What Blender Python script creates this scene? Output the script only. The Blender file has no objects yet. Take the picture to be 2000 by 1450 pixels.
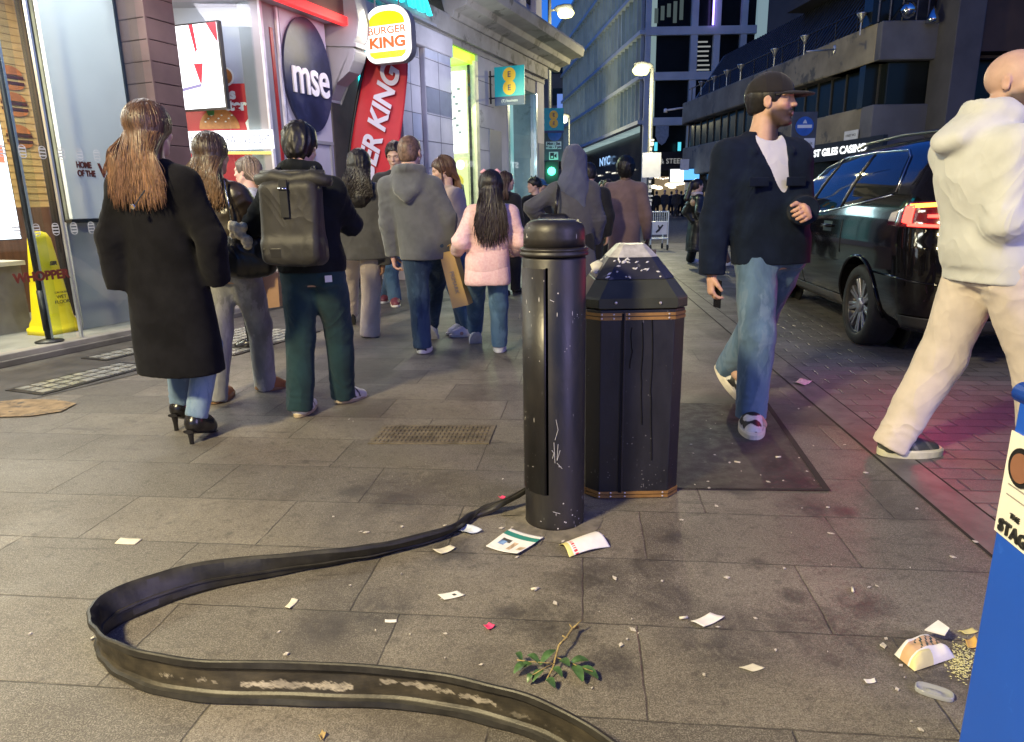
import bpy, bmesh, math, random
import numpy as np
from mathutils import Matrix, Vector
random.seed(7); RNG = np.random.default_rng(7)
SC = bpy.context.scene
COL = SC.collection
# ------------------------------------------------------------------ camera
CF, CP, CR, CH = 1340.0, math.radians(13.87), math.radians(1.0), 1.22
vF = np.array([0, math.cos(CP), -math.sin(CP)]); _U0 = np.array([0, math.sin(CP), math.cos(CP)]); _R0 = np.array([1.0, 0, 0])
vR = _R0*math.cos(CR) - _U0*math.sin(CR); vU = _U0*math.cos(CR) + _R0*math.sin(CR)
CAM = np.array([0, 0, CH])
cd = bpy.data.cameras.new("Camera"); cam = bpy.data.objects.new("Camera", cd); COL.objects.link(cam)
cd.sensor_width = 36; cd.lens = 36*CF/2000; cd.clip_end = 2000; cd.clip_start = 0.05
cam.matrix_world = Matrix(((vR[0], vU[0], -vF[0], 0), (vR[1], vU[1], -vF[1], 0), (vR[2], vU[2], -vF[2], CH), (0, 0, 0, 1)))
SC.camera = cam
# ------------------------------------------------------------------ world, dusk sky
W = bpy.data.worlds.new("World"); SC.world = W; W.use_nodes = True
nt = W.node_tree; sky = nt.nodes.new('ShaderNodeTexSky'); sky.sky_type = 'NISHITA'; sky.sun_disc = False
sky.sun_elevation = math.radians(0.6); sky.sun_rotation = math.radians(200); sky.ozone_density = 4.0; sky.air_density = 1.0; sky.dust_density = 0.6
bg = nt.nodes['Background']; bg.inputs[1].default_value = 0.10
mixn = nt.nodes.new('ShaderNodeMix'); mixn.data_type = 'RGBA'; mixn.blend_type = 'MULTIPLY'; mixn.inputs[0].default_value = 1.0; mixn.inputs[7].default_value = (.50, .92, 1.62, 1)      # deep blue hour
nt.links.new(sky.outputs[0], mixn.inputs[6]); nt.links.new(mixn.outputs[2], bg.inputs[0])
SC.view_settings.view_transform = 'Standard'; SC.view_settings.look = 'None'; SC.view_settings.exposure = 2.6; SC.view_settings.gamma = 1
SC.cycles.max_bounces = 6; SC.cycles.diffuse_bounces = 3; SC.cycles.glossy_bounces = 3; SC.cycles.transparent_max_bounces = 12
SC.cycles.sample_clamp_indirect = 4.0; SC.cycles.use_denoising = True
def lamp(name, kind, loc, energy, color, size=0.2, target=None, **kw):
    l = bpy.data.lights.new(name, kind); o = bpy.data.objects.new(name, l); COL.objects.link(o)
    l.energy = energy; l.color = color; o.location = loc
    if kind == 'AREA': l.size = size
    else: l.shadow_soft_size = size
    for k, v in kw.items(): setattr(l, k, v)
    if target is not None:
        d = Vector(target) - Vector(loc); o.rotation_euler = d.to_track_quat('-Z', 'Y').to_euler()
    return o
EXP = 2.0**-SC.view_settings.exposure
# street lamps and shop-front lighting that the place has behind the photographer
lamp('street_lamp_light', 'AREA', (-3.1, -1.0, 4.3), 760*EXP, (1.0, .83, .46), .6, (-1.5, 1.4, 0.0))
lamp('theatre_screen_light', 'AREA', (6.3, -3.2, 3.4), 360*EXP, (.60, .50, 1.0), 1.7, (.8, 3.2, 0.9), shape='RECTANGLE', size_y=5.0)
# ------------------------------------------------------------------ pixel helpers (photo 2000x1450 -> metres)
def ray(x, y): return vF + vR*((x-1000)/CF) - vU*((y-725)/CF)
def G(x, y, z=0.0):
    d = ray(x, y); return CAM + d*((z-CH)/d[2])
def at(x, y, Y):
    d = ray(x, y); return CAM + d*(Y/d[1])
def proj(P):
    v = np.array(P)-CAM; zz = v@vF; return 1000+CF*(v@vR)/zz, 725-CF*(v@vU)/zz
FP0 = G(0, 720); _q = G(530, 606); FTH = math.atan2(_q[1]-FP0[1], _q[0]-FP0[0])
fX = np.array([math.cos(FTH), math.sin(FTH), 0]); fY = np.array([-math.sin(FTH), math.cos(FTH), 0]); vZ = np.array([0, 0, 1.0])
def fw(s, y, z): return FP0 + fX*s + fY*y + vZ*z          # left facade: s along the street, y into the building
def fa(x, y, yl=0.0):
    d = ray(x, y); t = (yl-(CAM-FP0)@fY)/(d@fY); q = CAM+d*t; return float((q-FP0)@fX), float(q[2])
# ------------------------------------------------------------------ node materials
MATS = {}
class NG:
    def __init__(s, name):
        s.m = bpy.data.materials.new(name); s.m.use_nodes = True; s.t = s.m.node_tree; s.n = s.t.nodes; s.b = s.n['Principled BSDF']
    def new(s, t, **kw):
        n = s.n.new(t)
        for k, v in kw.items(): setattr(n, k, v)
        return n
    def ln(s, a, b): s.t.links.new(a, b)
    def set(s, sock, v):
        if hasattr(v, 'is_output') or isinstance(v, bpy.types.NodeSocket): s.ln(v, sock)
        else: sock.default_value = v
    def math(s, op, a, b=0.0, c=None, clamp=False):
        n = s.new('ShaderNodeMath', operation=op); n.use_clamp = clamp; s.set(n.inputs[0], a); s.set(n.inputs[1], b)
        if c is not None: s.set(n.inputs[2], c)
        return n.outputs[0]
    def pos(s): return s.new('ShaderNodeNewGeometry').outputs['Position']
    def objc(s): return s.new('ShaderNodeTexCoord').outputs['Object']
    def scale(s, v, sc):
        n = s.new('ShaderNodeMapping'); s.ln(v, n.inputs[0]); n.inputs['Scale'].default_value = sc; return n.outputs[0]
    def noise(s, v, sc, det=4, rough=.55, dist=0, out='Fac'):
        n = s.new('ShaderNodeTexNoise'); s.ln(v, n.inputs['Vector']); n.inputs['Scale'].default_value = sc; n.inputs['Detail'].default_value = det
        n.inputs['Roughness'].default_value = rough; n.inputs['Distortion'].default_value = dist; return n.outputs[out]
    def ramp(s, f, lo, hi, a=0.0, b=1.0):
        n = s.new('ShaderNodeMapRange'); n.interpolation_type = 'SMOOTHSTEP'; s.set(n.inputs[0], f); n.inputs[1].default_value = lo; n.inputs[2].default_value = hi
        n.inputs[3].default_value = a; n.inputs[4].default_value = b; return n.outputs[0]
    def mix(s, f, a, b, mode='MIX'):
        n = s.new('ShaderNodeMix', data_type='RGBA', blend_type=mode); s.set(n.inputs[0], f)
        for i, v in ((6, a), (7, b)):
            if isinstance(v, (tuple, list)): v = tuple(v)+(1,) if len(v) == 3 else v
            s.set(n.inputs[i], v)
        return n.outputs[2]
    def bump(s, h, strength=.3, dist=.01):
        n = s.new('ShaderNodeBump'); s.ln(h, n.inputs['Height']); n.inputs['Strength'].default_value = strength; n.inputs['Distance'].default_value = dist
        s.ln(n.outputs[0], s.b.inputs['Normal'])
    def col(s, v): s.set(s.b.inputs['Base Color'], tuple(v)+(1,) if isinstance(v, (tuple, list)) and len(v) == 3 else v)
    def rough(s, v): s.set(s.b.inputs['Roughness'], v)
def pm(name, c, rough=.5, metal=0, var=.15, vs=6, bump=0, bs=60, bd=.004, coat=0, spec=.5, rvar=0, c2=None, f2=.5, s2=3, co='o', stretch=None):
    if name in MATS: return MATS[name]
    g = NG(name); v = g.objc() if co == 'o' else g.pos()
    if stretch: v = g.scale(v, stretch)
    base = tuple(c)
    n1 = g.noise(v, vs, 5)
    dark = tuple(x*(1-var) for x in c); lite = tuple(min(1, x*(1+var)) for x in c)
    k = g.mix(g.ramp(n1, .3, .7), dark, lite)
    if c2 is not None:
        n2 = g.noise(v, s2, 6, .65); k = g.mix(g.ramp(n2, f2, f2+.08), k, c2)
    g.col(k); g.b.inputs['Metallic'].default_value = metal; g.b.inputs['Coat Weight'].default_value = coat; g.b.inputs['Coat Roughness'].default_value = .05
    g.b.inputs['Specular IOR Level'].default_value = spec
    if rvar: g.rough(g.ramp(g.noise(v, vs*2.3, 4), .3, .7, max(0.02, rough-rvar), min(1, rough+rvar)))
    else: g.rough(rough)
    if bump: g.bump(g.noise(v, bs, 4, .6), bump, bd)
    MATS[name] = g.m; return g.m
def em(name, c, strength, c2=None):
    if name in MATS: return MATS[name]
    g = NG(name); g.col((0.02, .02, .02)); g.b.inputs['Emission Color'].default_value = tuple(c)+(1,); g.b.inputs['Emission Strength'].default_value = strength*EXP
    MATS[name] = g.m; return g.m
def glassm(name, tint=(.9, .95, .95), refl=.0, dark=0.0):
    if name in MATS: return MATS[name]
    g = NG(name); g.n.remove(g.b); out = [n for n in g.n if n.type == 'OUTPUT_MATERIAL'][0]
    tr = g.new('ShaderNodeBsdfTransparent'); tr.inputs[0].default_value = tuple(tint)+(1,)
    gl = g.new('ShaderNodeBsdfGlossy'); gl.inputs['Roughness'].default_value = .02; gl.inputs[0].default_value = (1, 1, 1, 1)
    fr = g.new('ShaderNodeFresnel'); fr.inputs[0].default_value = 1.5
    f = g.math('MULTIPLY', g.math('ADD', g.math('MULTIPLY', fr.outputs[0], 1.1), refl, clamp=True), g.math('SUBTRACT', 1.0, g.new('ShaderNodeNewGeometry').outputs['Backfacing']))
    mx = g.new('ShaderNodeMixShader'); g.ln(f, mx.inputs[0]); g.ln(tr.outputs[0], mx.inputs[1]); g.ln(gl.outputs[0], mx.inputs[2]); g.ln(mx.outputs[0], out.inputs[0])
    MATS[name] = g.m; return g.m
def vmat(name, rough=.5, bump=0, bs=200, sss=0, stretch=None, sheen=0, spec=.4, metal=0, var=.12, vs=30, coat=0):
    """material that takes its real colour per part of the surface from the colour attribute"""
    if name in MATS: return MATS[name]
    g = NG(name); a = g.new('ShaderNodeVertexColor'); a.layer_name = 'Col'
    v = g.objc()
    if stretch: v = g.scale(v, stretch)
    n = g.noise(v, vs, 4); g.col(g.mix(1.0, a.outputs[0], g.mix(g.ramp(n, .3, .7), (1-var,)*3, (1+var,)*3), 'MULTIPLY'))
    g.rough(rough); g.b.inputs['Specular IOR Level'].default_value = spec; g.b.inputs['Metallic'].default_value = metal; g.b.inputs['Coat Weight'].default_value = coat
    if sss: g.b.inputs['Subsurface Weight'].default_value = sss; g.b.inputs['Subsurface Radius'].default_value = (.01, .004, .002)
    if bump: g.bump(g.noise(v, bs, 3), bump, .002)
    if sheen: g.b.inputs['Sheen Weight'].default_value = sheen
    MATS[name] = g.m; return g.m
# ------------------------------------------------------------------ objects
def thing(name, label, cat, loc=(0, 0, 0), group=None):
    o = bpy.data.objects.new(name, None); COL.objects.link(o); o.location = tuple(float(v) for v in loc); o.empty_display_size = .1
    o['label'] = label; o['category'] = cat
    if group: o['group'] = group
    return o
def tag(o, label, cat, group=None):
    o['label'] = label; o['category'] = cat
    if group: o['group'] = group
    return o
def root_loc(p):
    while p.parent: p = p.parent
    return np.array(p.location)
def obj(name, V, Fc, mat, parent=None, smooth=False, loc=None, col=None, mats=None, mi=None, label=None, bevel=0):
    V = np.asarray(V, float).reshape(-1, 3)
    if parent is not None: off = root_loc(parent)
    elif loc is not None: off = np.array(loc, float)
    else: off = np.array([V[:, 0].mean(), V[:, 1].mean(), V[:, 2].min()])
    me = bpy.data.meshes.new(name); me.from_pydata((V-off).tolist(), [], Fc.tolist() if isinstance(Fc, np.ndarray) else [tuple(int(i) for i in f) for f in Fc])
    for m in (mats or [mat]): me.materials.append(m)
    if mi is not None: me.polygons.foreach_set('material_index', np.asarray(mi, np.int32))
    if col is not None:
        a = me.color_attributes.new('Col', 'FLOAT_COLOR', 'POINT'); c = np.ones((len(V), 4)); c[:, :3] = col; a.data.foreach_set('color', c.ravel())
    bm = bmesh.new(); bm.from_mesh(me); bmesh.ops.recalc_face_normals(bm, faces=bm.faces); bm.to_mesh(me); bm.free()
    if smooth: me.polygons.foreach_set('use_smooth', np.ones(len(me.polygons), bool))
    me.update()
    o = bpy.data.objects.new(name, me); COL.objects.link(o)
    if parent is not None: o.parent = parent
    if parent is None: o.location = tuple(off)
    if label: o['label'] = label
    if bevel:
        b = o.modifiers.new('edge', 'BEVEL'); b.width = bevel; b.segments = 2; b.limit_method = 'ANGLE'; b.angle_limit = math.radians(40)
    return o
def struct(o): o['kind'] = 'structure'; return o
class MB:
    def __init__(s): s.V = []; s.F = []; s.mi = []
    def add(s, V, Fc, m=0):
        k = len(s.V); s.V += [np.asarray(v, float) for v in V]; s.F += [tuple(i+k for i in f) for f in Fc]; s.mi += [m]*len(Fc); return s
    def box(s, o, a, b, c, m=0):
        o, a, b, c = (np.asarray(v, float) for v in (o, a, b, c))
        return s.add([o, o+a, o+a+b, o+b, o+c, o+a+c, o+a+b+c, o+b+c], [(0, 3, 2, 1), (4, 5, 6, 7), (0, 1, 5, 4), (1, 2, 6, 5), (2, 3, 7, 6), (3, 0, 4, 7)], m)
    def fbox(s, s0, s1, y0, y1, z0, z1, m=0):
        return s.box(fw(s0, y0, z0), fX*(s1-s0), fY*(y1-y0), vZ*(z1-z0), m)
    def wbox(s, x0, x1, y0, y1, z0, z1, m=0):
        return s.box((x0, y0, z0), (x1-x0, 0, 0), (0, y1-y0, 0), (0, 0, z1-z0), m)
    def prism(s, poly, ext, m=0):
        n = len(poly); P = [np.asarray(p, float) for p in poly]; e = np.asarray(ext, float)
        return s.add(P+[p+e for p in P], [tuple(range(n-1, -1, -1)), tuple(range(n, 2*n))]+[(i, (i+1) % n, n+(i+1) % n, n+i) for i in range(n)], m)
    def quad(s, a, b, c, d, m=0): return s.add([a, b, c, d], [(0, 1, 2, 3)], m)
    def tube(s, pts, rad, n=8, m=0, flat=None, cap=True):
        P = [np.asarray(p, float) for p in pts]; k = len(P); r = [rad]*k if np.isscalar(rad) else list(rad); V = []
        up = None
        for i in range(k):
            t = P[min(i+1, k-1)]-P[max(i-1, 0)]; t = t/(np.linalg.norm(t)+1e-9)
            if up is None:
                up = np.array([0, 0, 1.0]) if abs(t[2]) < .9 else np.array([1.0, 0, 0])
                if flat is not None: up = np.asarray(flat, float)
            a = np.cross(t, up); a /= np.linalg.norm(a)+1e-9; b = np.cross(a, t); up = b
            fl = 1.0 if flat is None else .35
            for j in range(n):
                q = 2*math.pi*j/n; V.append(P[i]+a*r[i]*math.cos(q)+b*r[i]*fl*math.sin(q))
        Fc = [(i*n+j, i*n+(j+1) % n, (i+1)*n+(j+1) % n, (i+1)*n+j) for i in range(k-1) for j in range(n)]
        if cap: Fc += [tuple(range(n-1, -1, -1)), tuple((k-1)*n+j for j in range(n))]
        return s.add(V, Fc, m)
    def lathe(s, o, prof, n=32, ax=(0, 0, 1), m=0):
        o = np.asarray(o, float); ax = np.asarray(ax, float); ax /= np.linalg.norm(ax); a = np.cross(ax, (0, 0, 1) if abs(ax[2]) < .9 else (1, 0, 0)); a /= np.linalg.norm(a); b = np.cross(ax, a)
        V = [o+ax*z+(a*math.cos(2*math.pi*j/n)+b*math.sin(2*math.pi*j/n))*r for r, z in prof for j in range(n)]; k = len(prof)
        Fc = [(i*n+j, i*n+(j+1) % n, (i+1)*n+(j+1) % n, (i+1)*n+j) for i in range(k-1) for j in range(n)]
        Fc += [tuple(range(n-1, -1, -1)), tuple((k-1)*n+j for j in range(n))]
        return s.add(V, Fc, m)
    def out(s, name, mat, parent=None, smooth=False, mats=None, **kw):
        return obj(name, np.array(s.V), s.F, mat, parent, smooth, mats=mats, mi=s.mi if mats else None, **kw)
def rrect(w, h, r, n=6):
    P = []
    for cx, cy, a0 in ((w/2-r, h/2-r, 0), (-w/2+r, h/2-r, 90), (-w/2+r, -h/2+r, 180), (w/2-r, -h/2+r, 270)):
        for i in range(n+1):
            a = math.radians(a0+90*i/n); P.append((cx+r*math.cos(a), cy+r*math.sin(a)))
    return P
def ell2(a, b, n=40, c=(0, 0), a0=0, a1=360):
    return [(c[0]+a*math.cos(math.radians(a0+(a1-a0)*i/n)), c[1]+b*math.sin(math.radians(a0+(a1-a0)*i/n))) for i in range(n+(0 if a1-a0 == 360 else 1))]
class Plane:                                # a flat surface in the place: origin, right, up, normal
    def __init__(s, o, r, u):
        s.o = np.asarray(o, float); s.r = np.asarray(r, float)/np.linalg.norm(r); s.u = np.asarray(u, float)/np.linalg.norm(u); s.n = np.cross(s.r, s.u)
    def p(s, a, b, c=0.0): return s.o+s.r*a+s.u*b+s.n*c
    def poly(s, name, pts, mat, parent, off=.003, th=.004, **kw):
        m = MB().prism([s.p(a, b, off) for a, b in pts], s.n*th); return m.out(name, mat, parent, **kw)
    def rect(s, name, x0, x1, y0, y1, mat, parent, off=.003, th=.004, **kw):
        return s.poly(name, [(x0, y0), (x1, y0), (x1, y1), (x0, y1)], mat, parent, off, th, **kw)
    def text(s, name, body, x, y, size, mat, parent, off=.008, sx=1.0, bold=0, extr=.002, align='CENTER', rot=0, shear=0, mirror=False, space=1.0):
        c = bpy.data.curves.new(name, 'FONT'); c.body = body; c.size = size; c.align_x = align; c.align_y = 'CENTER'; c.extrude = extr; c.offset = bold; c.shear = shear; c.space_character = space
        c.materials.append(mat); o = bpy.data.objects.new(name, c); COL.objects.link(o); o.parent = parent
        q = s.p(x, y, off)-root_loc(parent)
        r = s.r*math.cos(rot)+s.u*math.sin(rot); u = -s.r*math.sin(rot)+s.u*math.cos(rot)
        if mirror: r = -r
        M = Matrix.Identity(4)
        for i in range(3): M[i][0] = r[i]*sx; M[i][1] = u[i]; M[i][2] = s.n[i]; M[i][3] = q[i]
        dg = bpy.context.evaluated_depsgraph_get(); me = bpy.data.meshes.new_from_object(o.evaluated_get(dg)); bpy.data.objects.remove(o)
        me.transform(M); o = bpy.data.objects.new(name, me); COL.objects.link(o); o.parent = parent
        return o
# ------------------------------------------------------------------ ground
def ground_mat():
    g = NG('granite_paving'); p = g.pos(); sx = g.new('ShaderNodeSeparateXYZ'); g.ln(p, sx.inputs[0]); X, Y = sx.outputs[0], sx.outputs[1]
    a = math.radians(6.3); M = g.math
    u = M('SUBTRACT', M('MULTIPLY', X, math.cos(a)), M('MULTIPLY', Y, math.sin(a))); v = M('ADD', M('MULTIPLY', X, math.sin(a)), M('MULTIPLY', Y, math.cos(a)))
    wob = M('MULTIPLY', M('SUBTRACT', g.noise(p, 9, 3), .5), .012)
    u = M('ADD', u, wob); v = M('ADD', v, M('MULTIPLY', wob, .6))
    rh, bw = .386, .715
    vv = M('DIVIDE', M('SUBTRACT', v, .27), rh); row = M('FLOOR', vv); fv = M('FRACT', vv)
    wn = g.new('ShaderNodeTexWhiteNoise', noise_dimensions='1D'); g.ln(row, wn.inputs['W'])
    uu = M('ADD', M('DIVIDE', u, bw), M('ADD', M('MULTIPLY', wn.outputs[0], .35), M('MULTIPLY', M('MODULO', row, 2), .5))); colm = M('FLOOR', uu); fu = M('FRACT', uu)
    def edge(f, w): return M('MULTIPLY', M('MINIMUM', f, M('SUBTRACT', 1.0, f)), w)
    d = M('MINIMUM', edge(fu, bw), edge(fv, rh))
    joint = g.ramp(d, .0010, .0045, 1, 0)
    joint = M('MULTIPLY', joint, g.ramp(g.noise(p, 14, 3), .25, .6, .35, 1))
    w2 = g.new('ShaderNodeTexWhiteNoise', noise_dimensions='2D'); cv = g.new('ShaderNodeCombineXYZ'); g.ln(row, cv.inputs[0]); g.ln(colm, cv.inputs[1]); g.ln(cv.outputs[0], w2.inputs['Vector'])
    tone = g.ramp(w2.outputs[0], 0, 1, .66, 1.22)
    n1 = g.noise(p, 1.6, 6, .6); n2 = g.noise(p, 260, 3, .7); n3 = g.noise(p, 24, 5, .65); n4 = g.noise(p, .8, 6, .7, 1.2); n5 = g.noise(p, 5.5, 7, .72, .6)
    c = g.mix(g.ramp(n1, .3, .7), (.098, .084, .067), (.165, .146, .118))
    c = g.mix(1.0, c, tone, 'MULTIPLY')
    n6 = g.noise(p, 95, 3, .75); c = g.mix(g.ramp(n2, .45, .64, 0, .5), c, (.40, .38, .34)); c = g.mix(M('MULTIPLY', g.ramp(n2, .50, .34), .55), c, (.045, .04, .036)); c = g.mix(M('MULTIPLY', g.ramp(n6, .52, .36), .55), c, (.07, .062, .055)); c = g.mix(g.ramp(n6, .55, .70, 0, .45), c, (.33, .31, .28))
    c = g.mix(g.ramp(n3, .50, .72, 0, .6), c, (.055, .048, .042))
    c = g.mix(M('MULTIPLY', g.ramp(n4, .46, .64, 0, .75), g.ramp(X, -1.6, .6, .35, 1)), c, (.055, .046, .040))
    n7 = g.noise(g.scale(p, (1.2, 4.5, 1)), 1.0, 6, .7, 1.5); c = g.mix(g.ramp(n7, .58, .68, 0, .55), c, (.045, .04, .036)); n8 = g.noise(p, 3.3, 6, .75, .8); c = g.mix(g.ramp(n8, .60, .70, 0, .35), c, (.26, .235, .20))
    # spill stains that really lie on these slabs (positions in metres)
    spots = []
    for (px, py, r1) in ((1270, 1105, .13), (1550, 1165, .07), (1590, 998, .08), (740, 1190, .16), (1430, 1255, .22), (1600, 1240, .2), (1310, 1050, .10), (690, 960, .10), (770, 985, .12), (1820, 1290, .22), (1000, 1200, .1), (1480, 1100, .05), (880, 1080, .16), (1150, 1130, .2), (1080, 1215, .19), (1300, 1170, .15), (640, 1225, .13), (1650, 1000, .09), (1440, 960, .1), (1200, 1300, .12), (1690, 1180, .12)):
        q = G(px, py); vd = g.new('ShaderNodeVectorMath', operation='DISTANCE'); g.ln(p, vd.inputs[0]); vd.inputs[1].default_value = tuple(q)
        spots.append(g.ramp(M('ADD', vd.outputs['Value'], M('MULTIPLY', M('SUBTRACT', n5, .5), r1*3.0)), r1*.35, r1, 1, 0))
    s = spots[0]
    for k in spots[1:]: s = M('MAXIMUM', s, k)
    wet = M('MULTIPLY', s, g.ramp(n5, .38, .58, .25, 1))
    c = g.mix(M('MULTIPLY', wet, .72), c, (.036, .032, .030))
    gum = g.new('ShaderNodeTexVoronoi'); g.ln(p, gum.inputs['Vector']); gum.inputs['Scale'].default_value = 3.1
    c = g.mix(g.ramp(gum.outputs['Distance'], .035, .055, .5, 0), c, (.07, .066, .06))
    gum2 = g.new('ShaderNodeTexVoronoi'); g.ln(p, gum2.inputs['Vector']); gum2.inputs['Scale'].default_value = 7.0
    c = g.mix(g.ramp(gum2.outputs['Distance'], .02, .035, .4, 0), c, (.38, .36, .33))
    c = g.mix(M('MULTIPLY', joint, .72), c, (.025, .022, .02))
    g.col(c)
    r = g.ramp(n1, .3, .7, .62, .46); g.rough(M('SUBTRACT', r, M('MULTIPLY', wet, .14)))
    h = M('ADD', M('MULTIPLY', n2, .16), M('ADD', M('MULTIPLY', n3, .3), M('MULTIPLY', joint, -1.4))); h = M('ADD', h, M('MULTIPLY', w2.outputs[0], .35))
    g.bump(h, .5, .004); g.b.inputs['Specular IOR Level'].default_value = .45
    return g.m
def sett_mat():
    g = NG('granite_setts'); p = g.pos(); sx = g.new('ShaderNodeSeparateXYZ'); g.ln(p, sx.inputs[0]); X, Y = sx.outputs[0], sx.outputs[1]
    a = math.radians(6.3); M = g.math
    u = M('SUBTRACT', M('MULTIPLY', X, math.cos(a)), M('MULTIPLY', Y, math.sin(a))); v = M('ADD', M('MULTIPLY', X, math.sin(a)), M('MULTIPLY', Y, math.cos(a)))
    wob = M('MULTIPLY', M('SUBTRACT', g.noise(p, 14, 3), .5), .016); u = M('ADD', u, wob); v = M('ADD', v, wob)
    rh, bw = .125, .25
    vv = M('DIVIDE', v, rh); row = M('FLOOR', vv); fv = M('FRACT', vv); uu = M('ADD', M('DIVIDE', u, bw), M('MULTIPLY', M('MODULO', row, 2), .5)); cl = M('FLOOR', uu); fu = M('FRACT', uu)
    def edge(f, w): return M('MULTIPLY', M('MINIMUM', f, M('SUBTRACT', 1.0, f)), w)
    d = M('MINIMUM', edge(fu, bw), edge(fv, rh)); joint = g.ramp(d, .002, .009, 1, 0)
    w2 = g.new('ShaderNodeTexWhiteNoise', noise_dimensions='2D'); cv = g.new('ShaderNodeCombineXYZ'); g.ln(row, cv.inputs[0]); g.ln(cl, cv.inputs[1]); g.ln(cv.outputs[0], w2.inputs['Vector'])
    n1 = g.noise(p, 2.2, 6, .65); n2 = g.noise(p, 190, 3, .7)
    c = g.mix(g.ramp(n1, .3, .7), (.085, .080, .076), (.145, .136, .128)); c = g.mix(1.0, c, g.ramp(w2.outputs[0], 0, 1, .75, 1.2), 'MULTIPLY')
    c = g.mix(g.ramp(n2, .4, .7, 0, .4), c, (.28, .26, .25)); c = g.mix(M('MULTIPLY', joint, .55), c, (.025, .022, .022)); g.col(c)
    g.rough(g.ramp(n1, .3, .7, .58, .42)); g.bump(M('ADD', M('MULTIPLY', n2, .2), M('ADD', M('MULTIPLY', joint, -1.3), M('MULTIPLY', w2.outputs[0], .5))), .6, .006)
    return g.m
PAV = ground_mat(); SETT = sett_mat()
ASPH = pm('asphalt', (.052, .05, .048), .6, 0, .25, 5, .5, 300, .003, co='w', rvar=.12)
PATCH = pm('asphalt_patch', (.042, .038, .036), .55, 0, .3, 7, .7, 240, .004, co='w', rvar=.1, c2=(.085, .078, .072), f2=.6, s2=30)
KERB = pm('kerb_granite', (.12, .11, .105), .5, 0, .25, 8, .4, 200, .003, co='w', c2=(.045, .04, .038), f2=.58, s2=3)
struct(MB().quad((-70, -12, 0), (70, -12, 0), (70, 160, 0), (-70, 160, 0)).out('pavement', PAV, loc=(0, 0, 0)))
kA, kB = G(1551, 760), G(1944, 1097); kd = (kA-kB)/np.linalg.norm(kA-kB); kn = np.array([kd[1], -kd[0], 0])
def kp(t, n, z): return kB+kd*t+kn*n+vZ*z
LK = 18.0
struct(MB().quad(kp(-5, .012, .004), kp(-5, .17, .004), kp(LK, .17, .004), kp(LK, .012, .004)).out('kerb', KERB, loc=(0, 0, 0)))
struct(MB().quad(kp(-5, .18, .004), kp(-5, 22, .004), kp(LK, 22, .004), kp(LK, .18, .004)).out('sett_road', SETT, loc=(0, 0, 0)))
JNT = pm('joint_dirt', (.018, .016, .015), .9)
struct(MB().quad(kp(-5, 0, .002), kp(-5, .19, .002), kp(LK, .19, .002), kp(LK, 0, .002)).out('kerb_joint', JNT, loc=(0, 0, 0)))
struct(MB().quad((-60, 20.2, .008), (60, 19.0, .008), (60, 48, .008), (-60, 48, .008)).out('road', ASPH, loc=(0, 0, 0)))
FARP = pm('far_pavement', (.16, .155, .15), .6, 0, .2, 2, co='w')
struct(MB().wbox(-60, 60, 48, 120, .0, .12).out('far_kerb', FARP, loc=(0, 0, 0)))
LINE = pm('road_paint', (.55, .54, .5), .6, 0, .2, 8, co='w')
struct(MB().quad((2, 47.2, .012), (30, 47.0, .012), (30, 47.15, .012), (2, 47.35, .012)).out('road_marking', LINE, loc=(0, 0, 0)))
struct(MB().quad((6.0, 13.2, .009), (9, 13.0, .009), (9, 13.12, .009), (6.0, 13.32, .009)).out('road_marking', LINE, loc=(0, 0, 0)))
a_, b_, c_ = G(1491, 789), G(1606, 957), G(1335, 955); e_ = c_-b_
o = struct(MB().quad(b_+vZ*.004, b_+e_*1.35+vZ*.004, a_+e_*1.35+vZ*.004, a_+vZ*.004).out('asphalt_patch', PATCH, loc=(0, 0, 0)))
dd = (a_-b_)/np.linalg.norm(a_-b_); nn = np.array([dd[1], -dd[0], 0])
struct(MB().quad(b_+vZ*.006, b_+nn*.03+vZ*.006, a_+nn*.03+vZ*.006, a_+vZ*.006).quad(b_+vZ*.0065, b_+nn*.03+vZ*.0065, b_+nn*.03-dd*.02+vZ*.0065, b_+e_*1.35-dd*.02+vZ*.0065).out('patch_joint', JNT, loc=(0, 0, 0)))
# dark worn strip, tan tarmac and glass-block pavement lights beside the shop step
STRIP = pm('worn_tarmac', (.07, .066, .062), .6, 0, .3, 6, .6, 150, .004, co='w', c2=(.03, .028, .026), f2=.6, s2=4)
struct(MB().quad(fw(-3, -.9, .004), fw(-3, -.004, .004), fw(4.6, -.004, .004), fw(4.6, -1.75, .004)).out('worn_strip', STRIP, loc=(0, 0, 0)))
TAN = pm('tan_tarmac', (.27, .19, .105), .8, 0, .3, 12, .9, 160, .006, co='w', c2=(.1, .085, .07), f2=.55, s2=9)
pts = [(-30, 790), (40, 782), (110, 783), (150, 790), (120, 806), (60, 815), (-30, 818)]
struct(MB().add([G(*q)+vZ*.008 for q in pts], [tuple(range(len(pts)))]).out('tarmac_repair', TAN, loc=(0, 0, 0)))
IRON = pm('cast_iron', (.045, .042, .04), .45, .6, .3, 10, .3, 90, .003, co='w')
BLK = pm('glass_block', (.30, .30, .27), .25, 0, .3, 14, .2, 40, .003, co='w')
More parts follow.
